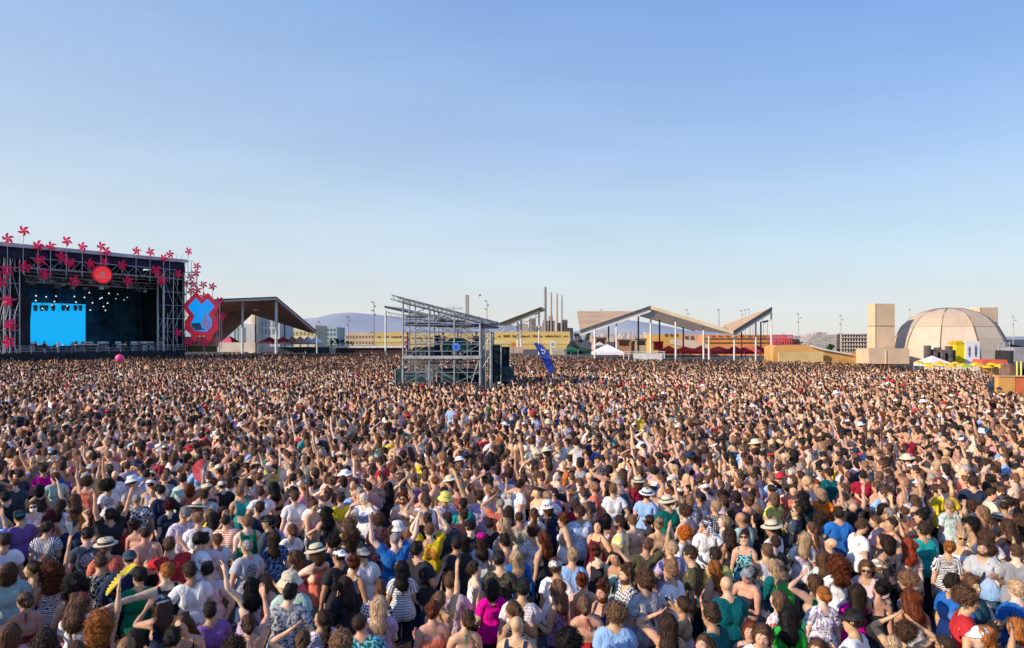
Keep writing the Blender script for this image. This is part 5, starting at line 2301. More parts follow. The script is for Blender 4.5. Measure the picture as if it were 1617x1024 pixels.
for k, i in enumerate(order):
    px, py = rgt[i]
    yy_ = RY - .7 if py > 530 else RY + .9
    hub = at(px, py, yy_)
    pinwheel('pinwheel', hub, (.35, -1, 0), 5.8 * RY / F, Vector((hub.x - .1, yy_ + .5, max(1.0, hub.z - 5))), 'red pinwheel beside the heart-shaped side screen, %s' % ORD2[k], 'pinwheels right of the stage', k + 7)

# scaffold carrying the side screen
m = MB()
for px in (290, 300, 312, 326, 341, 345):
    m.tube((gx(px, RY), RY + .4, 0), (gx(px, RY), RY + .4, gz(476 if px > 300 else 412, RY)), .06, 5)
for py in (412, 430, 447, 463, 480, 500, 520, 540):
    m.tube((gx(288, RY), RY + .4, gz(py, RY)), (gx(304 if py < 470 else 346, RY), RY + .4, gz(py, RY)), .05, 5)
thing('side_scaffold', m, STEEL, 'slim scaffold frame beside the stage carrying the heart-shaped screen', 'scaffold')
side = empty('side_screen', at(318, 545, RY), 'heart and cross shaped screen with zigzag red frame right of the stage', 'screen')
FR = [(309, 461), (318, 471), (328, 463), (346, 484), (338, 497), (343, 508), (344, 520), (337, 528), (330, 541), (322, 529), (318, 533), (313, 529), (306, 541), (300, 527), (291, 520), (292, 508), (298, 498), (288, 484)]
m = MB()
m.prism([at(x, y, RY) for x, y in FR], (0, .3, 0))
m.build('frame', simple('side_frame_red', (.92, .05, .10), .5, 0, .2, 1, emit=(.9, .05, .09), estr=.22), side)  # faint emission added to brighten the frame in the stage's shadow
BL = [(309, 470.5), (318, 481), (327.7, 472.5), (338.5, 484), (328.5, 497), (334, 506), (334, 515.6), (326, 523.8), (308, 522.7), (300.5, 513.3), (307.5, 499), (296.6, 485)]
m = MB()
m.prism([at(x, y, RY - .06) for x, y in BL], (0, .05, 0))
m.build('display', simple('display_blue', (.0, .03, .05), .4, 0, .02, emit=(.005, .30, .88), estr=.95), side)
# picture shown on the display: a performer in lilac at a dark keyboard
m = MB()
m.prism([at(x, y, RY - .08) for x, y in ((301, 511), (316, 510), (319, 519), (325, 521), (309, 522.3), (303, 516))], (0, .015, 0))
m.build('picture_dark_area', simple('picture_dark', (.02, .05, .09), .5, 0, .3, 2, emit=(.02, .06, .11), estr=.5), side)  # dark lower area of the displayed picture
m = MB()
m.prism([at(x, y, RY - .1) for x, y in ((322, 495), (325, 495), (327, 503), (332, 508), (333, 515), (326, 522), (322, 519), (318, 511), (320, 505), (322, 501))], (0, .015, 0))
m.build('picture_figure', simple('picture_lilac', (.2, .18, .4), .5, 0, .4, 3, emit=(.25, .25, .55), estr=.5), side)
m = MB()
for k in range(12):
    x = 291 + k * 4.6
    y = 531 + 3.5 * (k % 3)
    m.prism([at(x - 3, y + 9, RY + .7), at(x + 3, y + 9, RY + .7), at(x, y - 3, RY + .7)], (0, .08, 0))
m.build('fringe', simple('fringe_pink', (.75, .22, .20), .6, 0, .15, 1), side)
m = MB()
m.pbox(289, 532, 345, 548, RY + 1.2, .1)
m.build('skirt', simple('skirt_pink', (.80, .50, .42), .7, 0, .1, 1), side)
m = MB()
m.pbox(288, 547, 342, 556, RY + .2, .3)
thing('hedge_barrier', m, simple('olive_barrier', (.13, .12, .045), .9, 0, .3, 4), 'low olive barrier under the heart-shaped side screen', 'barrier')

# ------------------------------------------------------- left pavilion
WOOD = simple('pavilion_soffit', (.46, .26, .21), .75, 0, .2, .35)
CONC = simple('pale_edge', (.62, .60, .58), .7, 0, .1, .5)
pav = empty('folded_pavilion', at(437, 553, 118), 'open pavilion with folded brown underside and white columns right of the stage', 'pavilion')
C_, B_, R_, R2_, L_, L2_ = at(437, 474, 118), at(398, 497, 165), at(500, 527, 122), at(490, 526, 165), at(296, 480, 112), at(345, 545, 165)
m = MB()
for tri in ((C_, R_, R2_), (C_, R2_, B_), (C_, B_, L_), (B_, L2_, L_)):
    n_ = (tri[1] - tri[0]).cross(tri[2] - tri[0]).normalized()
    m.add(list(tri), [(0, 1, 2)])
m.build('soffit', WOOD, pav)
m = MB()
for tri in ((C_, R_, R2_), (C_, R2_, B_), (C_, B_, L_), (B_, L2_, L_)):
    m.add([p + Vector((0, 0, .55)) for p in tri], [(0, 1, 2)])
m.build('roof', simple('pavilion_roof', (.30, .28, .27), .8, 0, .15, .5), pav)
m = MB()
for a, b in ((L_, C_), (C_, R_)):
    m.prism([a + UZ * .02, b + UZ * .02, b + UZ * .38, a + UZ * .38], (0, -.25, 0))
m.build('edge_beam', CONC, pav)
m = MB()
for a, b in ((L_, C_), (C_, R_)):
    m.prism([a + UZ * .40, b + UZ * .40, b + UZ * .58, a + UZ * .58], (0, -.35, 0))
m.build('roof_flashing', DARKSTEEL, pav)
for px, py, Y, r in ((381.5, 476, 117.2, .21), (435, 476, 118, .24), (499.5, 529, 121, .12)):
    m = MB()
    m.tube((gx(px, Y), Y + .4, 0), (gx(px, Y), Y + .4, gz(py, Y)), r, 10)
    m.build('column', WHITE, pav)
for px, py, Y in ((404, 499, 160), (449.5, 512, 158)):
    m = MB()
    m.tube((gx(px, Y), Y, 0), (gx(px, Y), Y, gz(py, Y)), .14, 8)
    m.build('column', DARKSTEEL, pav)
m = MB()
p = at(409, 478, 125)
m.tube(p, p - UZ * 1.7, .06, 5)
m.obox(p - UZ * 1.4 - Vector((.5, 0, 0)), (1, 0, 0), (0, 1, 0), UZ, .45, .2, .22)
m.build('floodlight', WHITE, pav)

# -------------------------------------------------- far town and hills
def windows(parent, mat, px0, px1, py0, py1, nx_, ny_, Y, fw=.55, fh=.55):
    for i in range(nx_):
        for j in range(ny_):
            w_, h_ = (px1 - px0) / nx_, (py1 - py0) / ny_
            mb_ = MB()
            x0, y0 = px0 + (i + .5 - fw / 2) * w_, py0 + (j + .5 - fh / 2) * h_
            mb_.pbox(x0, y0, x0 + w_ * fw, y0 + h_ * fh, Y - .06, .05)
            mb_.build('window', mat, parent)


GLASSD = simple('window_glass', (.06, .13, .15), .15, .0, .3, 2)
TEALG = simple('teal_glass', (.16, .30, .32), .2, 0, .3, 2)
CREAMW = simple('cream_wall', (.60, .52, .40), .85, 0, .12, .3)
e = empty('glazed_hall', at(395, 545, 190), 'pale hall with round cream tower and teal windows under the left pavilion', 'building')
m = MB()
m.pbox(366, 512, 402, 548, 190, 12)
m.pbox(404, 502, 442, 548, 192, 12)
m.build('wall', simple('hall_wall', (.58, .57, .57), .8, 0, .1, .2), e)
m = MB()
m.lathe((gx(395, 188), 192, 0), [(1.9, 0), (1.9, gz(497.5, 190)), (0.01, gz(497, 190))], 24)
m.build('tower', CREAMW, e)
windows(e, TEALG, 368, 389, 516, 542, 4, 1, 190, .5, .9)
windows(e, TEALG, 405, 440, 506, 530, 6, 2, 192, .45, .75)
e = empty('cream_building', at(465, 545, 230), 'low cream building with amber windows behind the left pavilion', 'building')
m = MB()
m.pbox(440, 514, 498, 548, 230, 15)
m.build('wall', simple('yellowish_cream', (.68, .60, .40), .85, 0, .12, .2), e)  # even yellowish cream wall
windows(e, simple('amber_windows', (.35, .25, .10), .5, 0, .3, 1), 442, 496, 522, 532, 9, 1, 230, .6, .6)


def gable_tent(name, px0, px1, py_eave, py_ridge, py_base, Y, dep, mat, wall, label, grp=None):
    e_ = empty(name, (gx((px0 + px1) / 2, Y), Y + dep / 2, 0), label, 'tent', grp)
    x0, x1 = gx(px0, Y), gx(px1, Y)
    ze, zr, zb = gz(py_eave, Y), gz(py_ridge, Y), max(0, gz(py_base, Y))
    xc = (x0 + x1) / 2
    m_ = MB()
    yc = Y + dep / 2
    m_.add([(x0, Y, ze), (x1, Y, ze), (x1, Y + dep, ze), (x0, Y + dep, ze), (xc, yc, zr)], [(0, 1, 4), (1, 2, 4), (2, 3, 4), (3, 0, 4)])
    m_.build('canopy', mat, e_)
    m_ = MB()
    m_.add([(x0, Y, ze), (x1, Y, ze), (x1, Y, ze - .35), (x0, Y, ze - .35)], [(0, 1, 2, 3)])
    m_.add([(x0, Y, ze), (x0, Y + dep, ze), (x0, Y + dep, ze - .35), (x0, Y, ze - .35)], [(0, 1, 2, 3)])
    m_.add([(x1, Y, ze), (x1, Y + dep, ze), (x1, Y + dep, ze - .35), (x1, Y, ze - .35)], [(0, 1, 2, 3)])
    m_.build('valance', wall, e_)
    for x_ in (x0, x1):
        for y_ in (Y, Y + dep):
            m_ = MB()
            m_.tube((x_, y_, 0), (x_, y_, ze), .04, 5)
            m_.build('leg', STEEL, e_)
    return e_


MAG = simple('magenta_canvas', (.80, .14, .28), .8, 0, .15, .6)
PINKC = simple('pink_canvas', (.88, .62, .68), .8, 0, .1, .6)
WCANV = simple('white_canvas', (.88, .86, .88), .8, 0, .08, .6)
REDC = simple('red_canvas', (.66, .06, .08), .8, 0, .15, .6)
for k, (a, b) in enumerate(((346, 366), (407, 432), (430, 452))):
    gable_tent('market_tent', a, b, 541, 532 if k else 531, 556, 138, 4.5, MAG, PINKC, 'magenta peaked tent under the left pavilion, %s' % ('below its left end', 'between its white columns', 'by its thin dark column')[k], 'magenta tents under the left pavilion')
for k in range(4):
    a = 449 + k * 12.5
    gable_tent('white_tent', a, a + 13.5, 541.5, 531, 556, 140, 5, WCANV, simple('tent_wall', (.5, .47, .62), .8, 0, .1), 'white sloping tent in a row behind the left pavilion, %s from the left' % ORD[k], 'white tents behind the left pavilion')
m = MB()
m.pbox(342, 541, 403, 556, 128, .2)
thing('white_hoarding', m, simple('hoarding_white', (.72, .66, .62), .7, 0, .1, .4), 'low white hoarding under the left end of the pavilion', 'hoarding')
m = MB()
m.pbox(440, 548.5, 520, 558, 126, .3)
thing('dark_barrier', m, simple('barrier_dark', (.03, .055, .06), .8, 0, .3, .6), 'dark green fence panel along the far edge behind the crowd', 'fence')
m = MB()
m.pbox(528, 546.5, 640, 549.5, 124, .3)
thing('white_railing', m, WHITE, 'long white rail along the far edge left of the tower', 'railing')
m = MB()
m.pbox(530, 550, 640, 558, 124.5, .3)
thing('dark_plinth', m, simple('plinth_dark', (.06, .03, .035), .8, 0, .3, .6), 'long dark plinth below the white rail left of the tower', 'plinth')

# hills
RID = [(-900, 534), (-200, 528), (300, 520), (440, 510), (480, 503), (505, 501), (522, 495.5), (548, 494), (575, 495.5), (620, 500), (700, 504), (760, 503), (800, 512), (860, 522), (905, 524), (938, 517), (960, 508), (985, 505), (1010, 508), (1040, 513), (1080, 522), (1200, 530), (1480, 533), (1590, 532), (1640, 531), (1900, 530), (2400, 533)]
hv, hf = [], []
hx = np.linspace(-900, 2400, 260)
hyv = np.interp(hx, [p[0] for p in RID], [p[1] for p in RID])
hr = np.random.default_rng(3)
nz_ = np.convolve(hr.normal(0, 1, 280), np.ones(6) / 6, 'same')[:260]
for row in range(6):
    t = row / 5
    Y = 3000 + 2200 * t
    for i in range(260):
        zt = gz(hyv[i] + nz_[i] * .5, 5200)
        zz = zt * (t ** .8) * (1 + .12 * math.sin(i * .9 + row * 2) * (1 - t))
        hv.append((gx(hx[i], 5200) * (.75 + .25 * t), Y, max(-1, zz)))
for row in range(5):
    for i in range(259):
        hf.append((row * 260 + i, row * 260 + i + 1, (row + 1) * 260 + i + 1, (row + 1) * 260 + i))
m = MB()
m.add(hv, hf, True)
tag(m.build('hills', simple('hazy_hills', (.40, .44, .50), .95, 0, .06, .004)), 'hazy blue-grey hills along the horizon', 'hills', kind='structure')  # aerial haze is put into the hill colour

# far town, read as one mass
m = MB()
tr = np.random.default_rng(8)
for k in range(150):
    px = float(tr.choice([tr.uniform(485, 610), tr.uniform(600, 850), tr.uniform(930, 1060), tr.uniform(1230, 1360)]))
    Y = float(tr.uniform(700, 1400))
    h_ = float(tr.uniform(3, 13)) * Y / F
    w_ = float(tr.uniform(3, 9)) * Y / F
    x = gx(px, Y)
    m.box((x - w_ / 2, Y, 0), (x + w_ / 2, Y + 15, h_ + 2))
    if k % 3 == 0:
        m.box((x - w_ / 5, Y + 2, h_ + 2), (x + w_ / 6, Y + 8, h_ + 4.5))
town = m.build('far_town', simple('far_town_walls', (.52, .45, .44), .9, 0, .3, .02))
tag(town, 'hazy pink-grey town blocks far behind the square', 'town', kind='stuff')
e = empty('teal_block', at(520, 540, 420), 'small blue-green glazed block behind the far fence right of the left pavilion', 'building')
m = MB()
m.pbox(514, 517, 532, 552, 420, 20)
m.build('wall', simple('teal_wall', (.35, .46, .47), .7, 0, .15, .2), e)
windows(e, GLASSD, 515, 531, 518, 546, 3, 4, 420, .6, .5)
e = empty('sandstone_block', at(565, 540, 400), 'long sand-coloured building with rows of small windows left of the tower', 'building')
m = MB()
m.pbox(545, 526, 592, 552, 400, 20)
m.build('wall', simple('sandstone', (.62, .47, .32), .85, 0, .15, .15), e)
windows(e, simple('brown_window', (.16, .10, .06), .5, 0, .2), 546, 591, 528, 546, 9, 2, 400, .5, .45)


def leafy(name, px, py_top, py_base, Y, wpx, label, seed, tone=(.045, .085, .025), trunk=True, grp=None):
    e_ = empty(name, (gx(px, Y), Y, 0), label, 'tree' if trunk else 'shrub', grp)
    zt, zb = gz(py_top, Y), max(0, gz(py_base, Y))
    W = wpx / F * Y / 2
    rr_ = np.random.default_rng(seed)
    m_ = MB()
    nclump = 14
    cs = []
    for k in range(nclump):
        a = rr_.uniform(0, 6.28)
        q = math.sqrt(rr_.uniform(0, 1))
        cs.append((gx(px, Y) + W * .75 * q * math.cos(a), Y + W * .75 * q * math.sin(a), zb + (zt - zb) * rr_.uniform(.35, .9), rr_.uniform(.2, .42) * W))
    for cx_, cy_, cz_, R_c in cs:
        for j in range(70):
            d_ = rr_.normal(0, 1, 3)
            d_ /= np.linalg.norm(d_)
            c_ = Vector((cx_, cy_, cz_)) + Vector(d_) * R_c * rr_.uniform(.6, 1.05)
            s_ = W * .10
            a_ = Vector(rr_.normal(0, 1, 3)).normalized() * s_
            b_ = Vector(rr_.normal(0, 1, 3)).normalized() * s_
            m_.add([c_ - a_, c_ + b_, c_ + a_, c_ - b_], [(0, 1, 2, 3)])
    m_.build('crown' if trunk else 'foliage', simple(name + '_leaf', tone, .7, 0, .35, 1.5), e_)
    m_ = MB()
    m_.tube((gx(px, Y), Y, 0), (gx(px, Y), Y, zb + (zt - zb) * .6), .10 * W + .03, 6, .04 * W)
    for cx_, cy_, cz_, R_c in cs[:6]:
        m_.tube((gx(px, Y), Y, zb + (zt - zb) * .35), (cx_, cy_, cz_), .04 * W + .01, 5, .015 * W)
    m_.build('trunk' if trunk else 'stem', simple(name + '_bark', (.10, .07, .05), .9, 0, .2, 3), e_)


for k, (px, a, b, w_) in enumerate(((533, 533, 548, 10), (541, 536, 549, 9), (524, 537, 549, 8), (549, 538, 549, 7), (556, 539, 549, 6))):
    leafy('broadleaf_tree', px, a, b, 150, w_, 'small dark green tree behind the far rail left of the tower, %s from the left' % {533: 'second', 541: 'third', 524: 'first', 549: 'fourth', 556: 'fifth'}[px], 20 + k, grp='trees behind the far rail')
leafy('broadleaf_tree', 1311, 544, 556, 95, 14, 'round dark green tree below the terrace seating', 44)

# yellow hoarding with brown lettering
YEL = simple('banner_yellow', (.72, .53, .20), .7, 0, .08, .2)
BRN = simple('banner_brown', (.17, .08, .03), .7, 0, .2, .5)
for k, (x0, x1, y0, y1) in enumerate(((592, 640, 525, 541), (640, 782, 527, 545), (782, 900, 524, 544))):
    e = empty('yellow_hoarding', (gx((x0 + x1) / 2, 135), 135, 0), 'long yellow hoarding with brown lettering behind the tower, %s' % ('left section', 'middle section seen through the scaffold', 'right section below the chimneys')[k], 'hoarding')
    m = MB()
    m.pbox(x0, y0, x1, y1 + 8, 135, .2)
    m.build('panel', YEL, e)
    m = MB()
    m.pbox(x0, y1 - 6, x1, y1 - .5, 134.9, .06)
    m.build('lower_stripe', simple('banner_pale', (.74, .62, .30), .7, 0, .1, .3), e)
    m = MB()
    lr = np.random.default_rng(70 + k)
    x = x0 + 4
    while x < x1 - 4:
        if lr.uniform() < .22:
            x += 4
        w_ = float(lr.uniform(.8, 1.8))
        hgt = float(lr.uniform(2.0, 3.8))
        yb = y0 + 8.6
        sty = int(lr.integers(4))
        m.pbox(x, yb - hgt, x + .45, yb, 134.88, .05)
        if sty != 1:
            m.pbox(x + w_, yb - hgt * (1 if sty else .6), x + w_ + .4, yb, 134.88, .05)
        if sty != 2:
            m.pbox(x + .45, yb - hgt * .55 - .35, x + w_, yb - hgt * .55 + .3, 134.88, .05)
        if sty == 3:
            m.pbox(x + .45, yb - hgt, x + w_, yb - hgt + .5, 134.88, .05)
        x += w_ + 1.3
    m.build('lettering', BRN, e)

# power station chimneys, far away
HAZE1 = simple('hazy_concrete', (.40, .35, .31), .9, 0, .1, .02)  # distance haze is put into these far tones
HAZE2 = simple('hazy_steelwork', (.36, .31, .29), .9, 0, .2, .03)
for k, (px, pt, w_) in enumerate(((861, 453.5, 4.2), (870.5, 462.5, 2.6), (879.5, 463.5, 2.6), (887, 467, 2.6))):
    Y = 1500
    m = MB()
    r = w_ / 2 / F * Y
    m.lathe((gx(px, Y), Y, 0), [(r * 1.12, 0), (r, gz(pt, Y) * .9), (r * .95, gz(pt, Y)), (r * .5, gz(pt, Y) + .5)], 16)
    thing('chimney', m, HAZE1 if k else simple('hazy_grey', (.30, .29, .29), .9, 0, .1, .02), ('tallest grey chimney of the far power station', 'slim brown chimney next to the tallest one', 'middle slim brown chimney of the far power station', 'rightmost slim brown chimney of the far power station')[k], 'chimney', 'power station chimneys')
e = empty('power_station', at(855, 540, 1520), 'hazy power station blocks at the foot of the four chimneys', 'building')
m = MB()
for x0, x1, y0 in ((818, 834, 512), (836, 846, 504), (848, 858, 515), (858, 876, 507), (867, 873, 499), (880, 886, 510), (888, 896, 506), (896, 905, 518)):
    m.pbox(x0, y0, x1, 540, 1520, 40)
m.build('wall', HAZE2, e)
m = MB()
for x0, x1, y0, y1 in ((836, 846, 504, 530), (858, 876, 507, 530), (888, 896, 506, 530)):
    for k in range(5):
        x = x0 + (x1 - x0) * k / 4
        m.tube(at(x, y0 - 2, 1516), at(x, y1, 1516), .5, 4)
    for k in range(5):
        y_ = y0 + (y1 - y0) * k / 4
        m.tube(at(x0, y_, 1516), at(x1, y_, 1516), .5, 4)
m.build('steel_frame', simple('frame_hazy', (.22, .19, .18), .8, .2, .1), e)


# tall floodlight masts and cranes
def mast(px, pt, pb, Y, w_, label, arms=3, tone=None):
    e_ = empty('floodlight_mast', (gx(px, Y), Y, 0), label, 'mast', 'tall masts on the skyline')
    m_ = MB()
    m_.tube((gx(px, Y), Y, 0), (gx(px, Y), Y, gz(pt, Y)), w_ / F * Y / 2 * 1.2, 6, w_ / F * Y / 2 * .7)
    m_.build('pole', tone or MASTM, e_)
    for k in range(arms):
        z = gz(pt + 1 + k * 6.5, Y)
        m_ = MB()
        s_ = Y / F
        sg = 1 if k % 2 else -1
        m_.tube((gx(px, Y), Y, z), (gx(px, Y) + sg * 2.4 * s_, Y, z + .6 * s_), .35 * s_, 5)
        m_.obox((gx(px, Y) + sg * 2.2 * s_, Y - .3, z + .3 * s_), (1, 0, 0), (0, 1, 0), UZ, 1.1 * s_, .3, .9 * s_)
        m_.build('lamp_head', tone or MASTM, e_)


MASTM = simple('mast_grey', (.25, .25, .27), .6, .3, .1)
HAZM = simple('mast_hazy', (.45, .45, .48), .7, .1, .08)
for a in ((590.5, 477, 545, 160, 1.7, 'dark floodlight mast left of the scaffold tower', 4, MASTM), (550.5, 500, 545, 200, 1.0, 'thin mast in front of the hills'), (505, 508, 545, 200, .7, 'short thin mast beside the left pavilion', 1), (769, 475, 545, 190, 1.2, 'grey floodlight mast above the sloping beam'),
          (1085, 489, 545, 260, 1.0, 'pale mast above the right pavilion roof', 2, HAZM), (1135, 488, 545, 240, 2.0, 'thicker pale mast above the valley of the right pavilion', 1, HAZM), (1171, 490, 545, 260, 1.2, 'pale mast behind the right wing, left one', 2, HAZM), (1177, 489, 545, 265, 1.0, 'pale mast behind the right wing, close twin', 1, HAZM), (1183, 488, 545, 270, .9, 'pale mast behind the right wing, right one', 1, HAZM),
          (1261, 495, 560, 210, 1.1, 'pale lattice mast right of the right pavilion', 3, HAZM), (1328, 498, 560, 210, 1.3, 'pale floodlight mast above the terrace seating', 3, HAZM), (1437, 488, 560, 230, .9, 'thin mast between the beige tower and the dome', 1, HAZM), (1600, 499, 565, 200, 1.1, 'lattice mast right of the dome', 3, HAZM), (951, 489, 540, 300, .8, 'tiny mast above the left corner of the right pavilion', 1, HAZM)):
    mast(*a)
m = MB()
Y = 600
m.box((gx(735, Y), Y, 0), (gx(740.5, Y), Y + 3, gz(466, Y)))
thing('tower_block', m, HAZE1, 'slim hazy tower rising behind the scaffold roof', 'tower')
m = MB()
m.truss(at(716, 540, 560), at(716, 483, 560), 1.2, .12, 3)
m.truss(at(704, 487.5, 560), at(731, 487.5, 560), 1.0, .12, 3)
m.path([at(706, 487, 560), at(716, 480, 560), at(730, 487, 560)], .1, 4)
thing('tower_crane', m, HAZE2, 'small hazy tower crane above the scaffold roof', 'crane')
m = MB()
c = at(757.5, 466.5, 300)
m.lathe(c - UZ * .6, [(.01, 0), (.45, .25), (.6, .6), (.45, 1.0), (.01, 1.2)], 12)
m.tube(c - UZ * 1.1, c - UZ * .6, .03, 4)
thing('balloon', m, simple('balloon_pink', (.60, .25, .28), .5, 0, .1), 'small pink balloon drifting in the sky above the tower', 'balloon')

# ------------------------------------------------ solar pergola, V roof
perg = empty('solar_pergola', at(787, 555, 115), 'pergola with V-shaped dark roof behind the scaffold tower', 'pergola')
PAN = simple('solar_panel', (.055, .06, .075), .35, .2, .2, .6)
for k, (a, b) in enumerate((((607, 486.5), (735, 515)), ((787, 514), (855, 488)))):
    m = MB()
    Y0, Y1 = 113, 124
    q0, q1 = at(a[0], a[1], Y0), at(b[0], b[1], Y0)
    d_ = Vector((1.2, Y1 - Y0, 0.15))
    m.prism([q0, q1, q1 + d_, q0 + d_], (0, 0, .35))
    m.build('roof_wing', PAN, perg)
    m = MB()
    m.truss(q0 - UZ * 1.0 + Vector((.3, .5, 0)), q1 - UZ * .8 + Vector((-.3, .5, 0)), .7, .07, 1.2)
    m.build('roof_truss', STEEL, perg)
for px, py in ((608, 490), (817.5, 505), (823, 503), (851.5, 491)):
    m = MB()
    m.tube((gx(px, 114), 114.5, 0), (gx(px, 114), 114.5, gz(py, 114)), .16, 8)
    m.build('column', WHITE, perg)

# -------------------------------------------------------- scaffold tower
TY = TOWER_Y
TSTEEL = simple('tower_steel', (.33, .36, .40), .45, .5, .2, 3)
foh = empty('scaffold_tower', (gx(705, TY), TY + 2.5, 0), 'steel scaffold control tower with sloping roof standing in the crowd', 'tower')
SLOPE = ((618, 469.5), (787, 513))


def roof_z(px):
    return gz(SLOPE[0][1] + (SLOPE[1][1] - SLOPE[0][1]) * (px - SLOPE[0][0]) / (SLOPE[1][0] - SLOPE[0][0]), TY)


DEP = 5.0
PXS = (636.5, 678, 717.5, 758.5)
for dy in (0, DEP / 2, DEP):
    for px in PXS:
        m = MB()
        x = gx(px, TY)
        m.tube((x, TY + dy, 0), (x, TY + dy, roof_z(px)), .055 if px != 758.5 else .085, 7)
        m.build('post', TSTEEL, foh)
for dy in (0, DEP):
    m = MB()
    x = gx(775, TY)
    m.tube((x, TY + dy, 0), (x, TY + dy, gz(524, TY)), .075, 7)
    m.build('post', TSTEEL, foh)
for dy in (0, DEP / 2, DEP):
    m = MB()
    m.truss(at(*SLOPE[0], TY) + Vector((0, dy, 0)), at(*SLOPE[1], TY) + Vector((0, dy, 0)), .26, .028, .3)
    m.build('roof_truss', TSTEEL, foh)
    m = MB()
    for py in (498, 513.5, 544, 555, 577, 588.5):
        x1 = 758.5 if py > 520 else 745
        m.tube(at(636.5, py, TY) + Vector((0, dy, 0)), at(x1, py, TY) + Vector((0, dy, 0)), .03, 6)
    m.build('ledger', TSTEEL, foh)
m = MB()
for px in (626, 650, 674, 698, 722, 746, 770):
    z = roof_z(px) + .1
    m.tube((gx(px, TY), TY, z), (gx(px, TY), TY + DEP, z), .025, 5)
m.build('purlin', TSTEEL, foh)
m = MB()
for py in (544, 555, 577):
    for px in PXS:
        q = at(px, py, TY)
        m.tube(q, q + Vector((0, DEP, 0)), .03, 5)
m.build('cross_tube', TSTEEL, foh)
for (a, b, dy) in (((636.5, 577), (678, 600), 0), ((717.5, 577), (748, 600), 0), ((757, 566), (744, 606), 0), ((678, 555), (652, 528), DEP), ((717.5, 512), (758, 545), DEP), ((640, 545), (678, 513), DEP), ((636.5, 500), (678, 486), 0)):
    m = MB()
    m.tube(at(*a, TY) + Vector((0, dy, 0)), at(*b, TY) + Vector((0, dy, 0)), .03, 6)
    m.build('brace', TSTEEL, foh)
m = MB()
for k in range(9):
    p0 = 642 + k * 12
    m.tube((gx(p0, TY), TY, roof_z(p0) - .1), (gx(p0 + 5, TY), TY, gz(498 + .14 * (p0 - 636), TY)), .018, 5)
m.build('lattice', TSTEEL, foh)
m = MB()
m.box((gx(637, TY), TY - .15, gz(566.5, TY)), (gx(760, TY), TY + DEP, gz(562.5, TY)))
m.build('platform', simple('platform_grey', (.45, .47, .50), .6, .2, .15, 2), foh)
m = MB()
m.tube(at(640, 513, TY + .3), at(778, 514.5, TY + .3), .10, 7)
m.obox(at(772, 515, TY + .3), (1, 0, 0), (0, 1, 0), UZ, .55, .3, .16)
m.build('cable_beam', simple('beam_dark', (.05, .05, .09), .6, .2, .2), foh)
m = MB()
m.pbox(783, 505, 790, 517, TY + 2, .1)
TARP = simple('green_tarpaulin', (.01, .06, .055), .8, 0, .35, 1.2, .4, 4)
m = MB()
q = [at(700, 556, TY + 1.4), at(700, 541, TY + 1.4), at(716, 533, TY + 1.6), at(735, 537, TY + 1.6), at(748, 550, TY + 1.4), at(750, 557, TY + 1.4)]
m.prism(q, (0, 2.2, 0))
m.build('tarpaulin', TARP, foh)
# floor-level screens
m = MB()
m.pbox(640, 588, 675, 604, TY + 4.2, .05)
m.pbox(690, 583, 758, 604, TY + 4.6, .05)
m.build('ground_screen', simple('teal_screen', (.02, .07, .08), .9, 0, .4, 1.5), foh)
m = MB()
m.pbox(672, 580, 684, 604, TY + 2.4, 1.0)
m.build('cabinet', TSTEEL, foh)
for k, (a_, b_, dy) in enumerate((((678, 577), (717, 600), 0), ((700, 588), (730, 577), DEP), ((640, 600), (678, 577), DEP), ((690, 555), (717, 577), DEP / 2), ((717, 530), (678, 555), DEP), ((758, 588), (775, 560), 0), ((758, 560), (775, 530), 0), ((640, 513), (717, 544), DEP), ((648, 498), (678, 513), DEP / 2), ((678, 490), (717, 508), DEP), ((717, 588), (740, 604), DEP / 2), ((760, 600), (775, 577), DEP))):
    m = MB()
    m.tube(at(*a_, TY) + Vector((0, dy, 0)), at(*b_, TY) + Vector((0, dy, 0)), .026, 6)
    m.build('brace', TSTEEL, foh)
LV = (500, 522, 544, 566, 588, 606)
for dy in (0, DEP / 2, DEP):
    for j in range(3):
        m = MB()
        for i in range(len(LV) - 1):
            a_, b_ = (PXS[j], PXS[j + 1]) if (i + j) % 2 else (PXS[j + 1], PXS[j])
            if dy == 0 and i in (1, 2) and j == 1:
                continue
            m.tube(at(a_, LV[i], TY) + Vector((0, dy, 0)), at(b_, LV[i + 1], TY) + Vector((0, dy, 0)), .018, 5)
        m.build('brace', TSTEEL, foh)
for px in (657, 698, 738, 767):
    m = MB()
    for dy in (0, DEP):
        m.tube((gx(px, TY), TY + dy, 0), (gx(px, TY), TY + dy, gz(520, TY)), .024, 5)
    m.tube((gx(px, TY), TY, gz(521, TY)), (gx(px, TY), TY + DEP, gz(521, TY)), .024, 5)
    m.build('standard', TSTEEL, foh)
for k, py in enumerate((524, 534, 540, 569, 594)):
    m = MB()
    for dy in (0, DEP):
        m.tube(at(636.5, py, TY) + Vector((0, dy, 0)), at(775 if py < 569 else 717, py, TY) + Vector((0, dy, 0)), .02, 5)
    m.build('guard_rail', TSTEEL, foh)
for k, (x0, x1, y0, y1, dy, c) in enumerate(((642, 660, 552, 562, 2.2, (.04, .05, .06)), (702, 712, 546, 562, 3.0, (.03, .03, .06)), (745, 757, 540, 562, 2.4, (.05, .06, .07)), (663, 672, 556, 562, .6, (.2, .2, .22)), (686, 694, 530, 562, 3.4, (.03, .03, .05)), (728, 742, 552, 562, 3.2, (.06, .07, .08)))):
    m = MB()
    m.pbox(x0, y0, x1, y1, TY + dy, .6)
    m.build('equipment_rack', simple('rack%d' % k, c, .6, .2, .4, 3), foh)
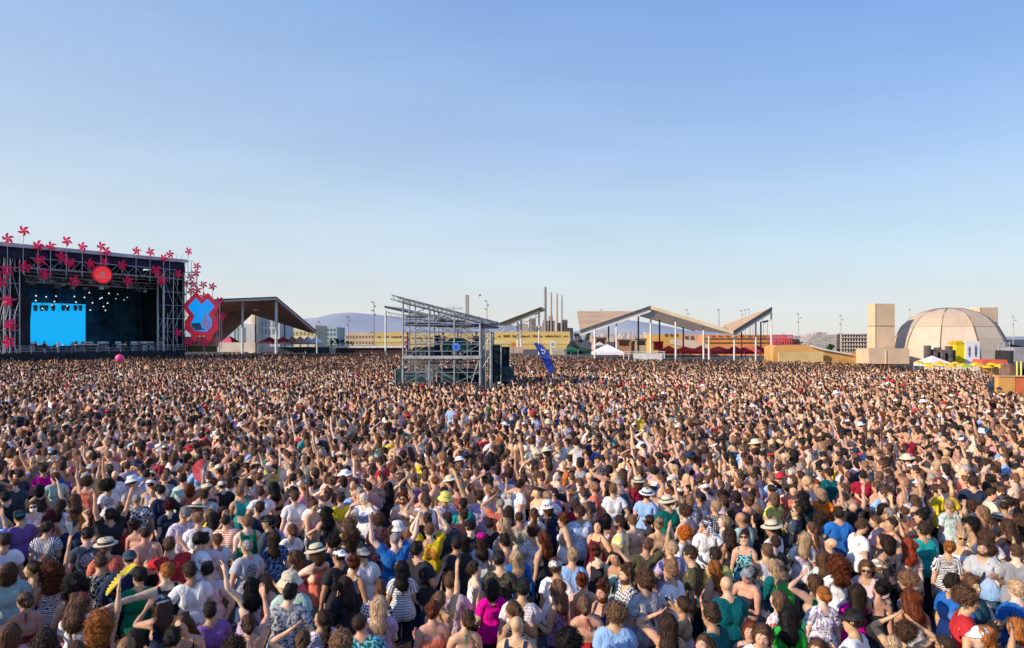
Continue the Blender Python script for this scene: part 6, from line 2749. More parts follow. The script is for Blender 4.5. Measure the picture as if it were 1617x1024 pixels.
for k, (x0, x1, y1) in enumerate(((641, 672, 499), (690, 735, 506))):
    m = MB()
    m.pbox(x0, y1, x1, y1 + 3.2, TY + 1.2, .3)
    m.truss(at(x0, y1 + 8, TY + 2.0), at(x1 + 22, y1 + 10, TY + 2.0), .2, .022, .25)
    m.build('lighting_bar', DARKSTEEL, foh)
# things on the tower platform
desk = empty('mixing_desk', at(672, 560, TY + 1), 'covered dark mixing desk on the scaffold tower platform', 'mixing desk')
m = MB()
m.prism([at(652, 562, TY + 1), at(652, 549, TY + 1), at(690, 547, TY + 1), at(694, 562, TY + 1)], (0, 1.2, 0))
m.build('cover', BLACKCLOTH, desk)
m = MB()
for px in (655, 690):
    m.tube(at(px, 563, TY + 1.5), at(px, 553, TY + 1.5), .04, 5)
m.build('leg', STEEL, desk)
sgn = empty('blue_sign', at(725, 550, TY - .1), 'small blue emblem sign hanging on the front of the scaffold tower', 'sign')
m = MB()
c = at(720.5, 548.5, TY - .12)
m.prism([c + Vector((.30 * math.cos(t), 0, .30 * math.sin(t))) * (1 if k % 2 else .78) for k, t in enumerate(np.linspace(0, 2 * math.pi, 17)[:-1])], (0, .05, 0))
m.build('panel', simple('sign_blue', (.02, .12, .50), .5, 0, .15, 3), sgn)
m = MB()
for k in range(24):
    t0, t1 = 2 * math.pi * k / 24, 2 * math.pi * (k + 1) / 24
    m.add([c + Vector((r_ * math.cos(t), -.01, r_ * math.sin(t))) for r_, t in ((.16, t0), (.20, t0), (.20, t1), (.16, t1))], [(0, 1, 2, 3)])
m.build('emblem', simple('emblem_pale', (.25, .40, .75), .5, 0, .1), sgn)
for k, (px, c3, lab) in enumerate(((700, 'navy', 'person in navy top working on the scaffold tower platform beside the mixing desk'), (643, 'crimson', 'person in crimson top at the left end of the scaffold tower platform'), (752, 'black', 'person in black top at the right end of the scaffold tower platform'))):
    r = np.random.default_rng(810 + k)
    zf = gz(562.5, TY)
    o, _h = person(gx(px, TY + 2.6), TY + 2.6, [150, 80, 200][k], bool(k % 2), 'bob' if k % 2 else 'short', 'db', 'tee', c3, 'plain', 'white', 'bb', 'mid', {}, 1.74, lab, r, z=zf)
    o['group'] = 'crew on the scaffold tower'
for k, (x0, x1, y0, Y, lab) in enumerate(((624, 635, 584, TY + 1.5, 'dark teal flight case against the left foot of the scaffold tower'),)):
    e = empty('equipment_case', (gx((x0 + x1) / 2, Y), Y, 0), lab, 'case')
    m = MB()
    m.box((gx(x0, Y), Y, .02), (gx(x1, Y), Y + 1, gz(y0, Y)))
    m.build('body', simple('case_teal%d' % k, (.03, .07, .08), .7, .1, .35, 2), e)
    m = MB()
    for x in (x0, x1):
        m.box((gx(x, Y) - .03, Y - .03, .02), (gx(x, Y) + .03, Y + .03, gz(y0, Y) + .02))
    m.build('edging', STEEL, e)
pb = empty('pink_balloon', at(189, 580, 78), 'round pink balloon on a stick above the crowd before the stage', 'balloon')
m = MB()
c = at(189, 566, 78)
m.lathe(c - UZ * .5, [(.01, 0), (.34, .15), (.5, .5), (.36, .85), (.01, 1.0)], 14)
m.build('balloon', simple('balloon_magenta', (.90, .08, .30), .4, 0, .1, 2, emit=(.9, .05, .25), estr=.1), pb)  # slight emission added; the balloon is no lamp
m = MB()
m.tube(c - UZ * .5, (c.x, c.y, 1.2), .02, 5)
m.build('stick', STEEL, pb)
# delay speakers and gear right of the tower
for k, (x0, x1, y0, Y, lab) in enumerate(((777, 791, 545, TY + 1.0, 'tall black cloth-wrapped loudspeaker stack right of the scaffold tower'), (792, 805, 548, TY + 2.5, 'narrower black loudspeaker stack behind the first'))):
    e = empty('speaker_stack', (gx((x0 + x1) / 2, Y), Y, 0), lab, 'loudspeaker')
    zt = gz(y0, Y)
    for j in range(4):
        m = MB()
        m.box((gx(x0, Y), Y, zt * j / 4 + .015), (gx(x1, Y), Y + .8, zt * (j + 1) / 4))
        m.build('speaker_box', simple('stack_black', (.012, .03, .04), .9, 0, .4, 2, .3, 8), e)
    m = MB()
    for x in (x0, x1):
        m.tube((gx(x, Y), Y - .05, 0), (gx(x, Y), Y - .05, zt + .15), .03, 5)
    m.build('frame', STEEL, e)
m = MB()
m.pbox(790, 580, 812, 604, TY + 1.2, 1.2)
thing('equipment_crate', m, simple('crate_dark', (.03, .06, .075), .7, 0, .4, 2, .3, 9), 'dark equipment crate on the ground right of the scaffold tower', 'crate')

# feather flag
fl = empty('feather_flag', at(869, 600, 46), 'tall blue feather flag with white round letter leaning over the crowd', 'flag')
FY = 46
out = [(843, 543), (847, 542.5), (855, 545), (862, 552), (868, 562), (873, 576), (874.5, 589), (867, 591), (862, 580), (857, 569), (851, 557)]
m = MB()
m.add([at(x, y, FY + .04 * math.sin(i)) for i, (x, y) in enumerate(out)], [tuple(range(len(out)))])
m.build('banner', simple('flag_blue', (.045, .09, .50), .7, 0, .18, 3, .2, 6), fl)
m = MB()
m.path([at(x, y, FY - .03) for x, y in ((843, 543), (847, 541.8), (855, 544.4), (863, 551.5), (869, 561), (874, 575), (875.5, 590), (876, 640))], .02, 6)
m.build('pole', DARKSTEEL, fl)
m = MB()
cx_, cy_ = 858.2, 555.8
for k in range(20):
    t0, t1 = 2 * math.pi * k / 20, 2 * math.pi * (k + 1) / 20
    m.add([at(cx_ + r_ * math.cos(t), cy_ + r_ * math.sin(t), FY - .06) for r_, t in ((2.0, t0), (3.3, t0), (3.3, t1), (2.0, t1))], [(0, 1, 2, 3)])
m.add([at(x, y, FY - .06) for x, y in ((854.4, 550), (855.7, 549.6), (856.2, 557), (855.0, 557.2))], [(0, 1, 2, 3)])
m.build('letter', simple('flag_white', (.75, .76, .85), .6, 0, .05), fl)
m = MB()
m.pbox(806, 548, 826, 558, 112, 4)
thing('cream_kiosk', m, simple('kiosk_pink', (.55, .40, .34), .8, 0, .15, .6), 'low pinkish kiosk at the far edge right of the loudspeakers', 'kiosk')
m = MB()
m.pbox(871, 551.5, 892, 561, 106, 5)
thing('cream_van', m, simple('cream_box', (.55, .50, .40), .6, 0, .12, .6), 'low cream container under the yellow hoarding', 'container')
for k, (px, py, tone, lab) in enumerate(((810.5, 544.5, (.75, .22, .05), 'small square orange sign above the far kiosk'), (873, 544.5, (.72, .72, .76), 'small round white sign above the cream container'))):
    e = empty('kiosk_sign', at(px, 558, 108), lab, 'sign')
    m = MB()
    c = at(px, py, 108)
    n_ = 4 if k == 0 else 18
    m.prism([c + Vector((.5 * math.cos(t + math.pi / 4), 0, .5 * math.sin(t + math.pi / 4))) for t in np.linspace(0, 2 * math.pi, n_ + 1)[:-1]], (0, .06, 0))
    m.build('panel', simple('kiosk_sign_tone%d' % k, tone, .6, 0, .1), e)
    m = MB()
    for j in range(16):
        t0, t1 = 2 * math.pi * j / 16, 2 * math.pi * (j + 1) / 16
        m.add([c + Vector((r_ * math.cos(t), -.03, r_ * math.sin(t))) for r_, t in ((.12, t0), (.26, t0), (.26, t1), (.12, t1))], [(0, 1, 2, 3)])
    m.build('emblem', simple('kiosk_emblem%d' % k, (.55, .25, .05) if k == 0 else (.2, .2, .25), .6, 0, .1), e)
    m = MB()
    m.tube(c + Vector((0, .1, -.4)), (c.x, c.y + .1, 0), .05, 5)
    m.build('pole', DARKSTEEL, e)
# green and dark clutter between the hoarding and the right pavilion
for k, (x0, x1, y0, tone, lab) in enumerate(((894, 913, 551, (.03, .16, .11), 'low dark green stall left of the white pointed tent'), (905, 940, 553, (.025, .09, .08), 'dark teal stall beside the white pointed tent'))):
    Y = 100 + k * 2
    gable_tent('dark_stall', x0, x1, y0 + 2, y0 - 4, 565, Y, 4, simple('stall_canvas%d' % k, tone, .8, 0, .3, 1), simple('stall_wall%d' % k, tuple(c * .6 for c in tone), .8, 0, .3, 1), lab)
m = MB()
m.prism([at(x, y, 108) for x, y in ((898, 548), (905, 538), (914, 548), (926, 552), (926, 560), (898, 560))], (0, 4, 0))
thing('dark_awning', m, simple('awning_dark', (.03, .04, .05), .85, 0, .3, .8), 'dark sloping awning beside the yellow hoarding end', 'awning')
leafy('broadleaf_tree', 913, 526, 548, 180, 16, 'pale olive tree behind the left corner of the right pavilion', 51, (.16, .16, .08))
leafy('broadleaf_tree', 930, 524, 548, 185, 14, 'second pale olive tree behind the right pavilion', 52, (.15, .14, .09))

# ------------------------------------------------------ right pavilion
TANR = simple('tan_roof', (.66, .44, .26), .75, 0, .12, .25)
SOFT = simple('warm_soffit', (.80, .58, .36), .7, 0, .12, .3)  # paler, later made translucent, to stand in for light bounced from below
YEDGE = simple('yellow_edge', (.80, .66, .42), .7, 0, .06, .5)  # one even pale yellow for the edge beam
rp = empty('angular_pavilion', at(1090, 565, 93), 'large open pavilion with three folded tan roof planes on white columns', 'pavilion')
Lp, Pp, Vp, Tp = at(916, 526, 92), at(1027, 488, 90), at(1157, 528, 90), at(1218, 490, 91)
LB, PB, VB, TB = at(911, 494, 128), at(1003, 494.5, 122), at(1141, 517, 118), at(1196, 496.5, 112)
PB2 = at(1010, 499, 118)
VB2 = at(1094, 522, 118)


def plate(parent, pts, th, mat_top, mat_bot, nm):
    m_ = MB()
    m_.add(list(pts), [(0, 1, 2), (0, 2, 3)] if len(pts) == 4 else [(0, 1, 2)])
    m_.build(nm, mat_bot, parent)
    m_ = MB()
    m_.add([p + UZ * th for p in pts], [(0, 1, 2), (0, 2, 3)] if len(pts) == 4 else [(0, 1, 2)])
    m_.build('roof_plane', mat_top, parent)


SOF2 = simple('shaded_soffit', (.45, .32, .22), .7, 0, .12, .3)  # darker copy of the soffit tone, shade put into the colour
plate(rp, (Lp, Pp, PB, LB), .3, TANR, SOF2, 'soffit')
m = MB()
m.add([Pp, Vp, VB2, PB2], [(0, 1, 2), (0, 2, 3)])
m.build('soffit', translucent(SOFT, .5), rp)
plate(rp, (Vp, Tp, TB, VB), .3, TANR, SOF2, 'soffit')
for a, b, mt in ((Lp, Pp, DARKSTEEL), (Pp, Vp, YEDGE), (Vp, Tp, DARKSTEEL)):
    m = MB()
    m.prism([a - UZ * .05, b - UZ * .05, b + UZ * .42, a + UZ * .42], (0, -.3, 0))
    m.build('edge_beam', mt, rp)
    if mt is DARKSTEEL:
        m = MB()
        m.prism([a - UZ * .42, b - UZ * .42, b - UZ * .08, a - UZ * .08], (0, -.2, 0))
        m.build('edge_trim', CONC, rp)
m = MB()
m.prism([LB, LB + Vector((.9, -1, 0)), Lp + Vector((.9, 0, 0)), Lp], (0, 0, .12))
m.build('edge_beam', CONC, rp)
m = MB()
m.prism([at(1010, 499.5, 117.5), at(1098, 523.5, 117.5), at(1094, 521, 117.5), at(1018, 494.5, 117.5)], (0, .3, 0))
m.build('rear_beam', simple('rear_dark', (.07, .05, .05), .8, 0, .2), rp)
for px, py in ((939, 521), (973.5, 510), (1027.5, 492), (1067, 503), (1111, 515), (1119.5, 531), (1159.5, 531), (1193.5, 507), (1218, 494)):
    m = MB()
    Y = 91.2
    sh_ = px in (1193.5, 1218)
    m.tube((gx(px, Y), Y, 0), (gx(px, Y), Y, gz(py, Y)), .13, 8)
    m.build('column', WHITE, rp)
for px, py in ((961, 514), (1008, 500), (1041.5, 503), (1079, 517), (1171, 524), (1201.5, 508)):
    m = MB()
    Y = 112
    m.tube((gx(px, Y), Y, 0), (gx(px, Y), Y, gz(py, Y)), .13, 8)
    m.build('column', DARKSTEEL, rp)
for px in (1185, 1189, 1206, 1212):
    m = MB()
    Y = 100
    m.tube((gx(px, Y), Y, gz(540, Y)), (gx(px, Y), Y, gz(506, Y)), .025, 5)
    m.build('hanging_cable', STEEL, rp)
m = MB()
p = at(1209, 508, 99)
m.tube(at(1204, 503, 99), at(1204, 510, 99), .04, 5)
m.obox(p, (1, 0, 0.3), (0, 1, 0), (-.3, 0, 1), .35, .15, .12)
m.build('floodlight', DARKSTEEL, rp)
# tents and stalls around it
gable_tent('pagoda_tent', 940, 985, 556.5, 544, 566, 88, 4.2, WCANV, WCANV, 'white pointed pagoda tent in front of the right pavilion')
gable_tent('pagoda_tent', 938, 960, 548, 540, 562, 130, 4, simple('cream_canvas', (.74, .66, .56), .8, 0, .1), CREAMW, 'smaller cream pointed tent behind the white pagoda tent')
m = MB()
for px in (985, 993, 1002, 1018, 1030, 1049):
    m.tube((gx(px, 87), 87, 0), (gx(px, 87), 87, gz(557.5, 87)), .06, 5)
m.truss(at(983, 557, 87), at(1050, 557, 87), .25, .03, .4)
m.truss(at(983, 557, 91), at(1050, 557, 91), .25, .03, .4)
for px in (985, 1049):
    m.tube((gx(px, 87), 87, gz(557.5, 87)), (gx(px, 91), 91, gz(557.5, 91)), .06, 5)
m.tube((gx(1049, 91), 91, 0), (gx(1049, 91), 91, gz(557.5, 91)), .06, 5)
m.pbox(1000, 559, 1046, 572, 90.5, .1)
thing('white_goal_frame', m, WHITE, 'white truss bar frame between the pagoda tent and the red tents', 'frame')
for k, (a, b) in enumerate(((1050, 1074), (1072, 1104), (1103, 1124), (1122, 1162), (1160, 1176), (1176, 1194), (1193, 1217))):
    gable_tent('red_tent', a, b, 555.5, 547.5 if k % 2 else 546, 566, 97 + (k % 2), 4.5, REDC, simple('red_valance%d' % k, (.45, .02, .06), .8, 0, .2), 'red peaked stall tent under the right pavilion, %s from the left' % ORD[k], 'red tents under the right pavilion')
m = MB()
m.pbox(1036, 540.5, 1047, 553, 108, 2)
m.pbox(1034, 539.5, 1048.5, 541.5, 107.9, 2.2)
thing('red_kiosk', m, simple('kiosk_red', (.60, .03, .05), .6, 0, .2, 1), 'small square red kiosk left of the red tents', 'kiosk')
ORNG = simple('ochre_render', (.72, .42, .12), .85, 0, .1, .15)
ORN2 = simple('orange_render', (.74, .32, .11), .85, 0, .12, .15)
e = empty('ochre_building', at(1065, 555, 150), 'ochre slab building with sloping ramp behind the right pavilion', 'building')
m = MB()
m.prism([at(x, y, 150) for x, y in ((1029, 560), (1029, 529), (1078, 527), (1082, 536), (1120, 544), (1120, 560))], (0, 8, 0))
m.build('wall', ORNG, e)
m = MB()
m.prism([at(x, y, 149.8) for x, y in ((1058, 543), (1058, 537), (1080, 536), (1118, 543.5), (1118, 551), (1090, 550))], (0, .1, 0))
m.build('ramp', simple('ramp_pale', (.72, .55, .45), .8, 0, .1, .2), e)
windows(e, simple('vent_dark', (.20, .12, .07), .6, 0, .2), 1048, 1072, 526.5, 532, 3, 1, 149.9, .5, .8)
e = empty('orange_building', at(1165, 555, 160), 'long orange terrace building behind the right wing of the pavilion', 'building')
m = MB()
m.pbox(1112, 529, 1218, 562, 160, 10)
m.build('wall', ORN2, e)
m = MB()
m.pbox(1112, 534, 1218, 535.2, 159.7, .3)
m.pbox(1112, 540.5, 1218, 541.5, 159.7, .3)
m.build('ledge', simple('ledge_brown', (.35, .17, .07), .8, 0, .15, .3), e)
windows(e, simple('slot_dark', (.30, .16, .08), .6, 0, .2), 1120, 1212, 529.5, 533, 8, 1, 159.9, .55, .6)
e = empty('grey_house', at(1085, 540, 170), 'small grey-roofed house above the sloping ramp', 'building')
m = MB()
m.pbox(1078, 528, 1104, 548, 165, 8)
m.build('wall', simple('house_pink', (.52, .36, .33), .8, 0, .1, .3), e)
windows(e, simple('house_window', (.10, .08, .07), .5, 0, .2), 1080, 1098, 530, 538, 2, 1, 165, .6, .7)
for k, (px, y0, w_, tone, lab) in enumerate(((948, 532, 20, (.60, .30, .22), 'pinkish brick stall row behind the pagoda tent'), (985, 535, 22, (.50, .25, .14), 'brown kiosk behind the bar frame'), (1012, 534, 18, (.55, .44, .26), 'sandy kiosk left of the ochre building'))):
    e = empty('market_stall', at(px, 560, 140), lab, 'stall')
    m = MB()
    m.pbox(px - w_ / 2, y0 + 2, px + w_ / 2, 562, 140, 4)
    m.build('wall', simple('stall_body%d' % k, tone, .8, 0, .25, .5), e)
    m = MB()
    m.pbox(px - w_ / 2 - 1, y0, px + w_ / 2 + 1, y0 + 1.8, 139.5, 5)
    m.build('roof', simple('stall_roof%d' % k, (.45, .30, .24), .8, 0, .2, .5), e)
    m = MB()
    m.pbox(px - w_ / 3, y0 + 5, px + w_ / 3, y0 + 11, 139.9, .05)
    m.build('counter_opening', simple('stall_dark%d' % k, (.05, .035, .03), .8, 0, .2), e)

# ------------------------------------------- terrace, red stand, berm
m = MB()
for i in range(9):
    x = gx(1221 + i * 3.7, 150)
    m.tube((x, 150, 0), (x, 150, gz(531, 150)), .10, 5)
    m.tube((x, 153, 0), (x, 153, gz(529, 150)), .10, 5)
for py in (531, 535.5, 540, 544.5):
    m.tube(at(1220, py, 150), at(1252, py, 150), .10, 5)
    m.tube(at(1220, py - 1.5, 153), at(1252, py - 1.5, 153), .10, 5)
for i in range(8):
    m.tube(at(1221 + i * 3.7, 531, 150), at(1224.7 + i * 3.7, 545, 150), .08, 5)
for i in (0, 4, 8):
    x = gx(1221 + i * 3.7, 150)
    m.tube((x, 150, gz(531, 150)), (x, 153, gz(531, 150)), .10, 5)
thing('red_lattice_stand', m, simple('stand_red', (.62, .10, .12), .6, 0, .2, .5), 'red lattice stand right of the right pavilion', 'stand')
m = MB()
m.pbox(1250, 536, 1263, 546, 150, 5)
thing('dark_container', m, simple('container_brown', (.10, .055, .045), .7, 0, .2, .5), 'dark brown container right of the red lattice stand', 'container')
e = empty('orange_berm', at(1290, 565, 84), 'long sloping orange bank with pale handrail right of the right pavilion', 'bank')
m = MB()
m.prism([at(x, y, 84) for x, y in ((1221, 575), (1221, 549), (1226, 546), (1275, 545), (1290, 549), (1310, 553.5), (1350, 558.5), (1400, 563), (1400, 580))], (0, 3, 0))
m.build('slope', simple('berm_orange', (.64, .36, .13), .85, 0, .14, .2), e)
m = MB()
m.prism([at(x, y, 83.6) for x, y in ((1281, 545.5), (1300, 551), (1345, 559.5), (1345, 561), (1299, 553), (1281, 547.5))], (0, .2, 0))
m.build('handrail', WHITE, e)
m = MB()
m.pbox(1230, 556, 1300, 575, 83.2, .3)
m.build('front_wall', simple('berm_sand', (.72, .52, .24), .85, 0, .12, .3), e)
e = empty('terrace_seating', at(1300, 545, 170), 'long grey stepped seating terrace behind the orange bank', 'terrace')
m = MB()
for k in range(8):
    m.prism([at(1262 + k * 3, 548 - k * 2.6, 170 + k * 1.2), at(1370, 545 - k * 2.55, 170 + k * 1.2), at(1370, 565, 170 + k * 1.2), at(1262 + k * 3, 565, 170 + k * 1.2)], (0, 1.1, 0))
m.build('steps', simple('terrace_grey', (.42, .40, .38), .85, 0, .2, .5), e)
SEATM = simple('seat_pale', (.55, .50, .44), .8, 0, .3, 2)
for j in range(7):
    m = MB()
    m.prism([at(1266 + j * 3, 545.2 - j * 2.6, 170.2 + j * 1.2), at(1369, 542.5 - j * 2.55, 170.2 + j * 1.2), at(1369, 543.6 - j * 2.55, 170.2 + j * 1.2), at(1266 + j * 3, 546.3 - j * 2.6, 170.2 + j * 1.2)], (0, .4, 0))
    m.build('bench', SEATM, e)
e = empty('lattice_wall', at(1348, 560, 95), 'grey block facade with a grid of dark openings left of the beige tower', 'building')
m = MB()
m.pbox(1328, 528, 1369, 572, 95, 1.2)
m.build('wall', simple('lattice_dark', (.085, .07, .065), .8, 0, .3, 1), e)
m = MB()
for i in range(10):
    x = 1328.5 + i * 4.4
    m.pbox(x, 527.5, x + 1.3, 560, 94.7, .3)
for j in range(6):
    y_ = 527.5 + j * 5.8
    m.pbox(1328, y_, 1369, y_ + 1.2, 94.55, .3)
m.build('grid', simple('lattice_pale', (.55, .50, .47), .8, 0, .12, 1), e)

# ---------------------------------------------------------- tent dome
BEI = simple('inflated_beige', (.68, .51, .35), .75, 0, .07, .5, .15, 1.2)
SEAM = simple('seam_brown', (.17, .12, .09), .8, 0, .1)
DY = 80.0


def inflated_tower(px0, pxm, px1, pt, pb, Y, label):
    """square padded tower turned so that a narrow left side and a wide front show"""
    e_ = empty('inflated_tower', (gx(pxm, Y), Y, 0), label, 'tower', 'beige padded towers beside the dome')
    A, B, Cc = Vector((gx(px0, Y + 1.2), Y + 1.2, 0)), Vector((gx(pxm, Y), Y, 0)), Vector((gx(px1, Y + .2), Y + .2, 0))
    D = A + Cc - B
    H = gz(pt, Y)
    m_ = MB()
    n = 5
    for k in range(3):
        z0, z1 = H * k / 3 + .02, H * (k + 1) / 3 - .02
        ring = [A, B, Cc, D]
        cen = (A + B + Cc + D) / 4
        vs = []
        lv = [(z0, .985), (z0 + .12, 1.0), (z1 - .12, 1.0), (z1, .985)]
        for z_, s_ in lv:
            for p_ in ring:
                q_ = cen + (p_ - cen) * s_
                vs.append((q_.x, q_.y, z_))
        fs = [(4 * l + i, 4 * l + (i + 1) % 4, 4 * (l + 1) + (i + 1) % 4, 4 * (l + 1) + i) for l in range(3) for i in range(4)] + [(0, 1, 2, 3), (12, 13, 14, 15)]
        m_.add(vs, fs)
    m_.build('padding', BEI, e_)
    m_ = MB()
    for z_ in (H / 3, 2 * H / 3):
        for a_, b_ in ((A, B), (B, Cc)):
            m_.tube((a_.x, a_.y - .02, z_), (b_.x, b_.y - .02, z_), .035, 5)
    for p_ in (B,):
        m_.tube((p_.x, p_.y - .02, 0), (p_.x, p_.y - .02, H), .03, 5)
    m_.build('seam', SEAM, e_)


inflated_tower(1369.5, 1382.5, 1413, 479.5, 570, 84, 'square beige padded tower standing left of the dome')
inflated_tower(1532, 1548, 1576, 485.5, 570, 96, 'square beige padded tower half hidden behind the dome on its right')
m = MB()
m.pbox(1372, 551, 1436, 575, 81, 3)
m.pbox(1399, 553, 1400, 575, 80.9, .1)
thing('beige_block', m, BEI, 'low beige padded block at the foot of the left padded tower', 'block')
dome = empty('tent_dome', (gx(1499, DY), DY + 6, 0), 'large beige faceted dome tent with dark seams', 'dome')
cxd = gx(1498, DY + 6)
Rd = (1582 - 1415) / 2 / F * (DY + 6)
Hd = gz(486.5, DY + 5)
NS = 10
mer = [(1.0, 0), (.985, .14), (.945, .34), (.885, .52), (.78, .70), (.64, .835), (.46, .93), (.24, .985), (0.03, 1.0)]
ang0 = math.radians(-109 - 18 - 4)
vs, fs = [], []
for r_, h_ in mer:
    for i in range(NS):
        t = ang0 + 2 * math.pi * i / NS
        vs.append((cxd + Rd * r_ * math.cos(t), DY + 6 + Rd * r_ * math.sin(t), Hd * h_))
for l in range(len(mer) - 1):
    for i in range(NS):
        fs.append((l * NS + i, l * NS + (i + 1) % NS, (l + 1) * NS + (i + 1) % NS, (l + 1) * NS + i))
m = MB()
m.add(vs, fs)
m.build('canvas', simple('dome_canvas', (.62, .51, .40), .75, 0, .06, .5, .12, 1.0), dome)
for i in range(NS):
    m = MB()
    t = ang0 + 2 * math.pi * i / NS
    ptl = [Vector((cxd + Rd * r_ * math.cos(t) * 1.004, DY + 6 + Rd * r_ * math.sin(t) * 1.004, Hd * h_ + .02)) for r_, h_ in mer]
    m.path(ptl, .06, 5)
    m.build('seam', SEAM, dome)
# upper ring band, slightly darker
m = MB()
vs, fs = [], []
for r_, h_ in ((.785, .695), (.715, .768), (.645, .832), (.55, .887), (.462, .931)):
    for i in range(NS):
        t = ang0 + 2 * math.pi * i / NS
        vs.append((cxd + Rd * r_ * 1.006 * math.cos(t), DY + 6 + Rd * r_ * 1.006 * math.sin(t), Hd * h_ * 1.006))
for l in range(4):
    for i in range(NS):
        fs.append((l * NS + i, l * NS + (i + 1) % NS, (l + 1) * NS + (i + 1) % NS, (l + 1) * NS + i))
m.add(vs, fs)
m.build('upper_band', simple('dome_band', (.58, .45, .33), .75, 0, .06, .5), dome)
# dark gauze skirt sweeping down on the dome's right
m = MB()
GY = DY + 9
crv = [(1543, 500), (1556, 506), (1575, 509), (1579, 523), (1584, 536), (1592, 546), (1592, 560), (1570, 560), (1564, 530)]
m.prism([at(x, y, GY) for x, y in crv], (0, .3, 0))
thing('gauze_skirt', m, simple('gauze_grey', (.17, .18, .24), .9, 0, .2, .6), 'dark grey gauze sweeping down between dome and right padded tower', 'gauze')
m = MB()
m.path([at(1588, 544, GY), at(1602, 546, GY), at(1620, 548, GY)], .12, 5)
m.prism([at(1588, 544, GY), at(1620, 548, GY), at(1620, 551, GY), at(1592, 549, GY)], (0, 3, 0))
thing('grey_awning', m, simple('awning_slate', (.09, .12, .16), .8, 0, .2, .6), 'low dark grey awning running out of the picture right of the dome', 'awning')

# right foreground edge of the square
YY = 71.0
e = empty('yellow_tower', (gx(1517, YY), YY, 0), 'bright yellow box tower in front of the dome', 'kiosk')
m = MB()
m.pbox(1510, 544, 1524.5, 575, YY, 1.1)
m.build('panel', simple('bright_yellow', (.85, .66, .02), .6, 0, .06, .5), e)
m = MB()
m.pbox(1509, 540, 1522, 543.8, YY - .05, 1.2)
m.pbox(1511.5, 538.5, 1520, 540, YY + .2, .8)
m.build('cap_box', simple('mustard', (.70, .46, .02), .6, 0, .1, .5), e)
e = empty('poster_panel', (gx(1535, YY), YY, 0), 'tall white poster with two dark standing figures beside the yellow tower', 'poster')
m = MB()
m.pbox(1524.8, 539.5, 1547, 575, YY - .1, .5)
m.build('board', simple('poster_white', (.80, .80, .86), .6, 0, .04, 1), e)
m = MB()
for cx0, hh in ((1531, 1.0), (1541, 1.1)):
    yb = 564
    prof = [(-.5, 0), (-1.6, 6), (-1.2, 9), (-1.9, 15), (-1.0, 17), (-.8, 20), (.8, 20), (1.0, 17), (2.0, 15), (1.3, 9), (1.7, 6), (.6, 0)]
    m.prism([at(cx0 + a_ * hh, yb - b_ * hh * .85, YY - .14) for a_, b_ in prof], (0, .02, 0))
m.build('printed_figures', simple('poster_ink', (.14, .17, .27), .6, 0, .3, 3), e)
gable_tent('pagoda_tent', 1468, 1502, 573.5, 562.5, 590, 66, 2.6, simple('bright_canvas', (.85, .80, .74), .8, 0, .05), WCANV, 'white pointed tent among the yellow umbrellas before the dome')
m = MB()
for i, (px, py) in enumerate(((1466, 552), (1470, 555), (1476, 556), (1482, 555), (1488, 557), (1494, 556), (1500, 553), (1505, 556))):
    m.pbox(px, py - (3 if i % 3 else 6), px + 4.5, 580, 68.5 + (i % 2), .8)
thing('equipment_stack', m, simple('equipment_grey', (.16, .13, .13), .7, .1, .4, 1.5), 'row of dark equipment cases in front of the dome', 'equipment')
m = MB()
for px in (1577, 1586, 1594):
    m.tube((gx(px, 72), 72, 0), (gx(px, 72), 72, gz(541, 72)), .04, 5)
    m.tube((gx(px, 74), 74, 0), (gx(px, 74), 74, gz(541, 74)), .04, 5)
for py in (542, 548, 554, 560, 566):
    m.tube(at(1576, py, 72), at(1595, py, 72), .035, 5)
    m.tube(at(1576, py, 74), at(1595, py, 74), .035, 5)
for py in (542, 554):
    m.tube(at(1577, py, 72), at(1594, py + 12, 72), .03, 5)
    m.tube(at(1594, py, 72), at(1577, py + 12, 72), .03, 5)
for px in (1577, 1586, 1594):
    m.tube((gx(px, 72), 72, gz(541, 72)), (gx(px, 74), 74, gz(541, 74)), .04, 5)
thing('lattice_scaffold', m, STEEL, 'small square scaffold in front of the dome at its right edge', 'scaffold')
e = empty('box_truck', (gx(1608, 70), 70, 0), 'grey box truck at the right edge of the square with dark cab', 'truck')
m = MB()
m.pbox(1602, 549, 1640, 572, 70, 2.4)
m.build('cargo_box', simple('truck_grey', (.36, .35, .38), .5, 0, .12, 1), e)
m = MB()
m.pbox(1595, 554, 1601.8, 574, 70.1, 2.2)
m.build('cab', simple('cab_dark', (.03, .035, .04), .3, 0, .2, 2), e)
for px in (1599, 1612, 1618):
    m = MB()
    c = Vector((gx(px, 70), 69.95, .48))
    m.tube(c, c + Vector((0, .3, 0)), .48, 14)
    m.build('wheel', BLACKCLOTH, e)
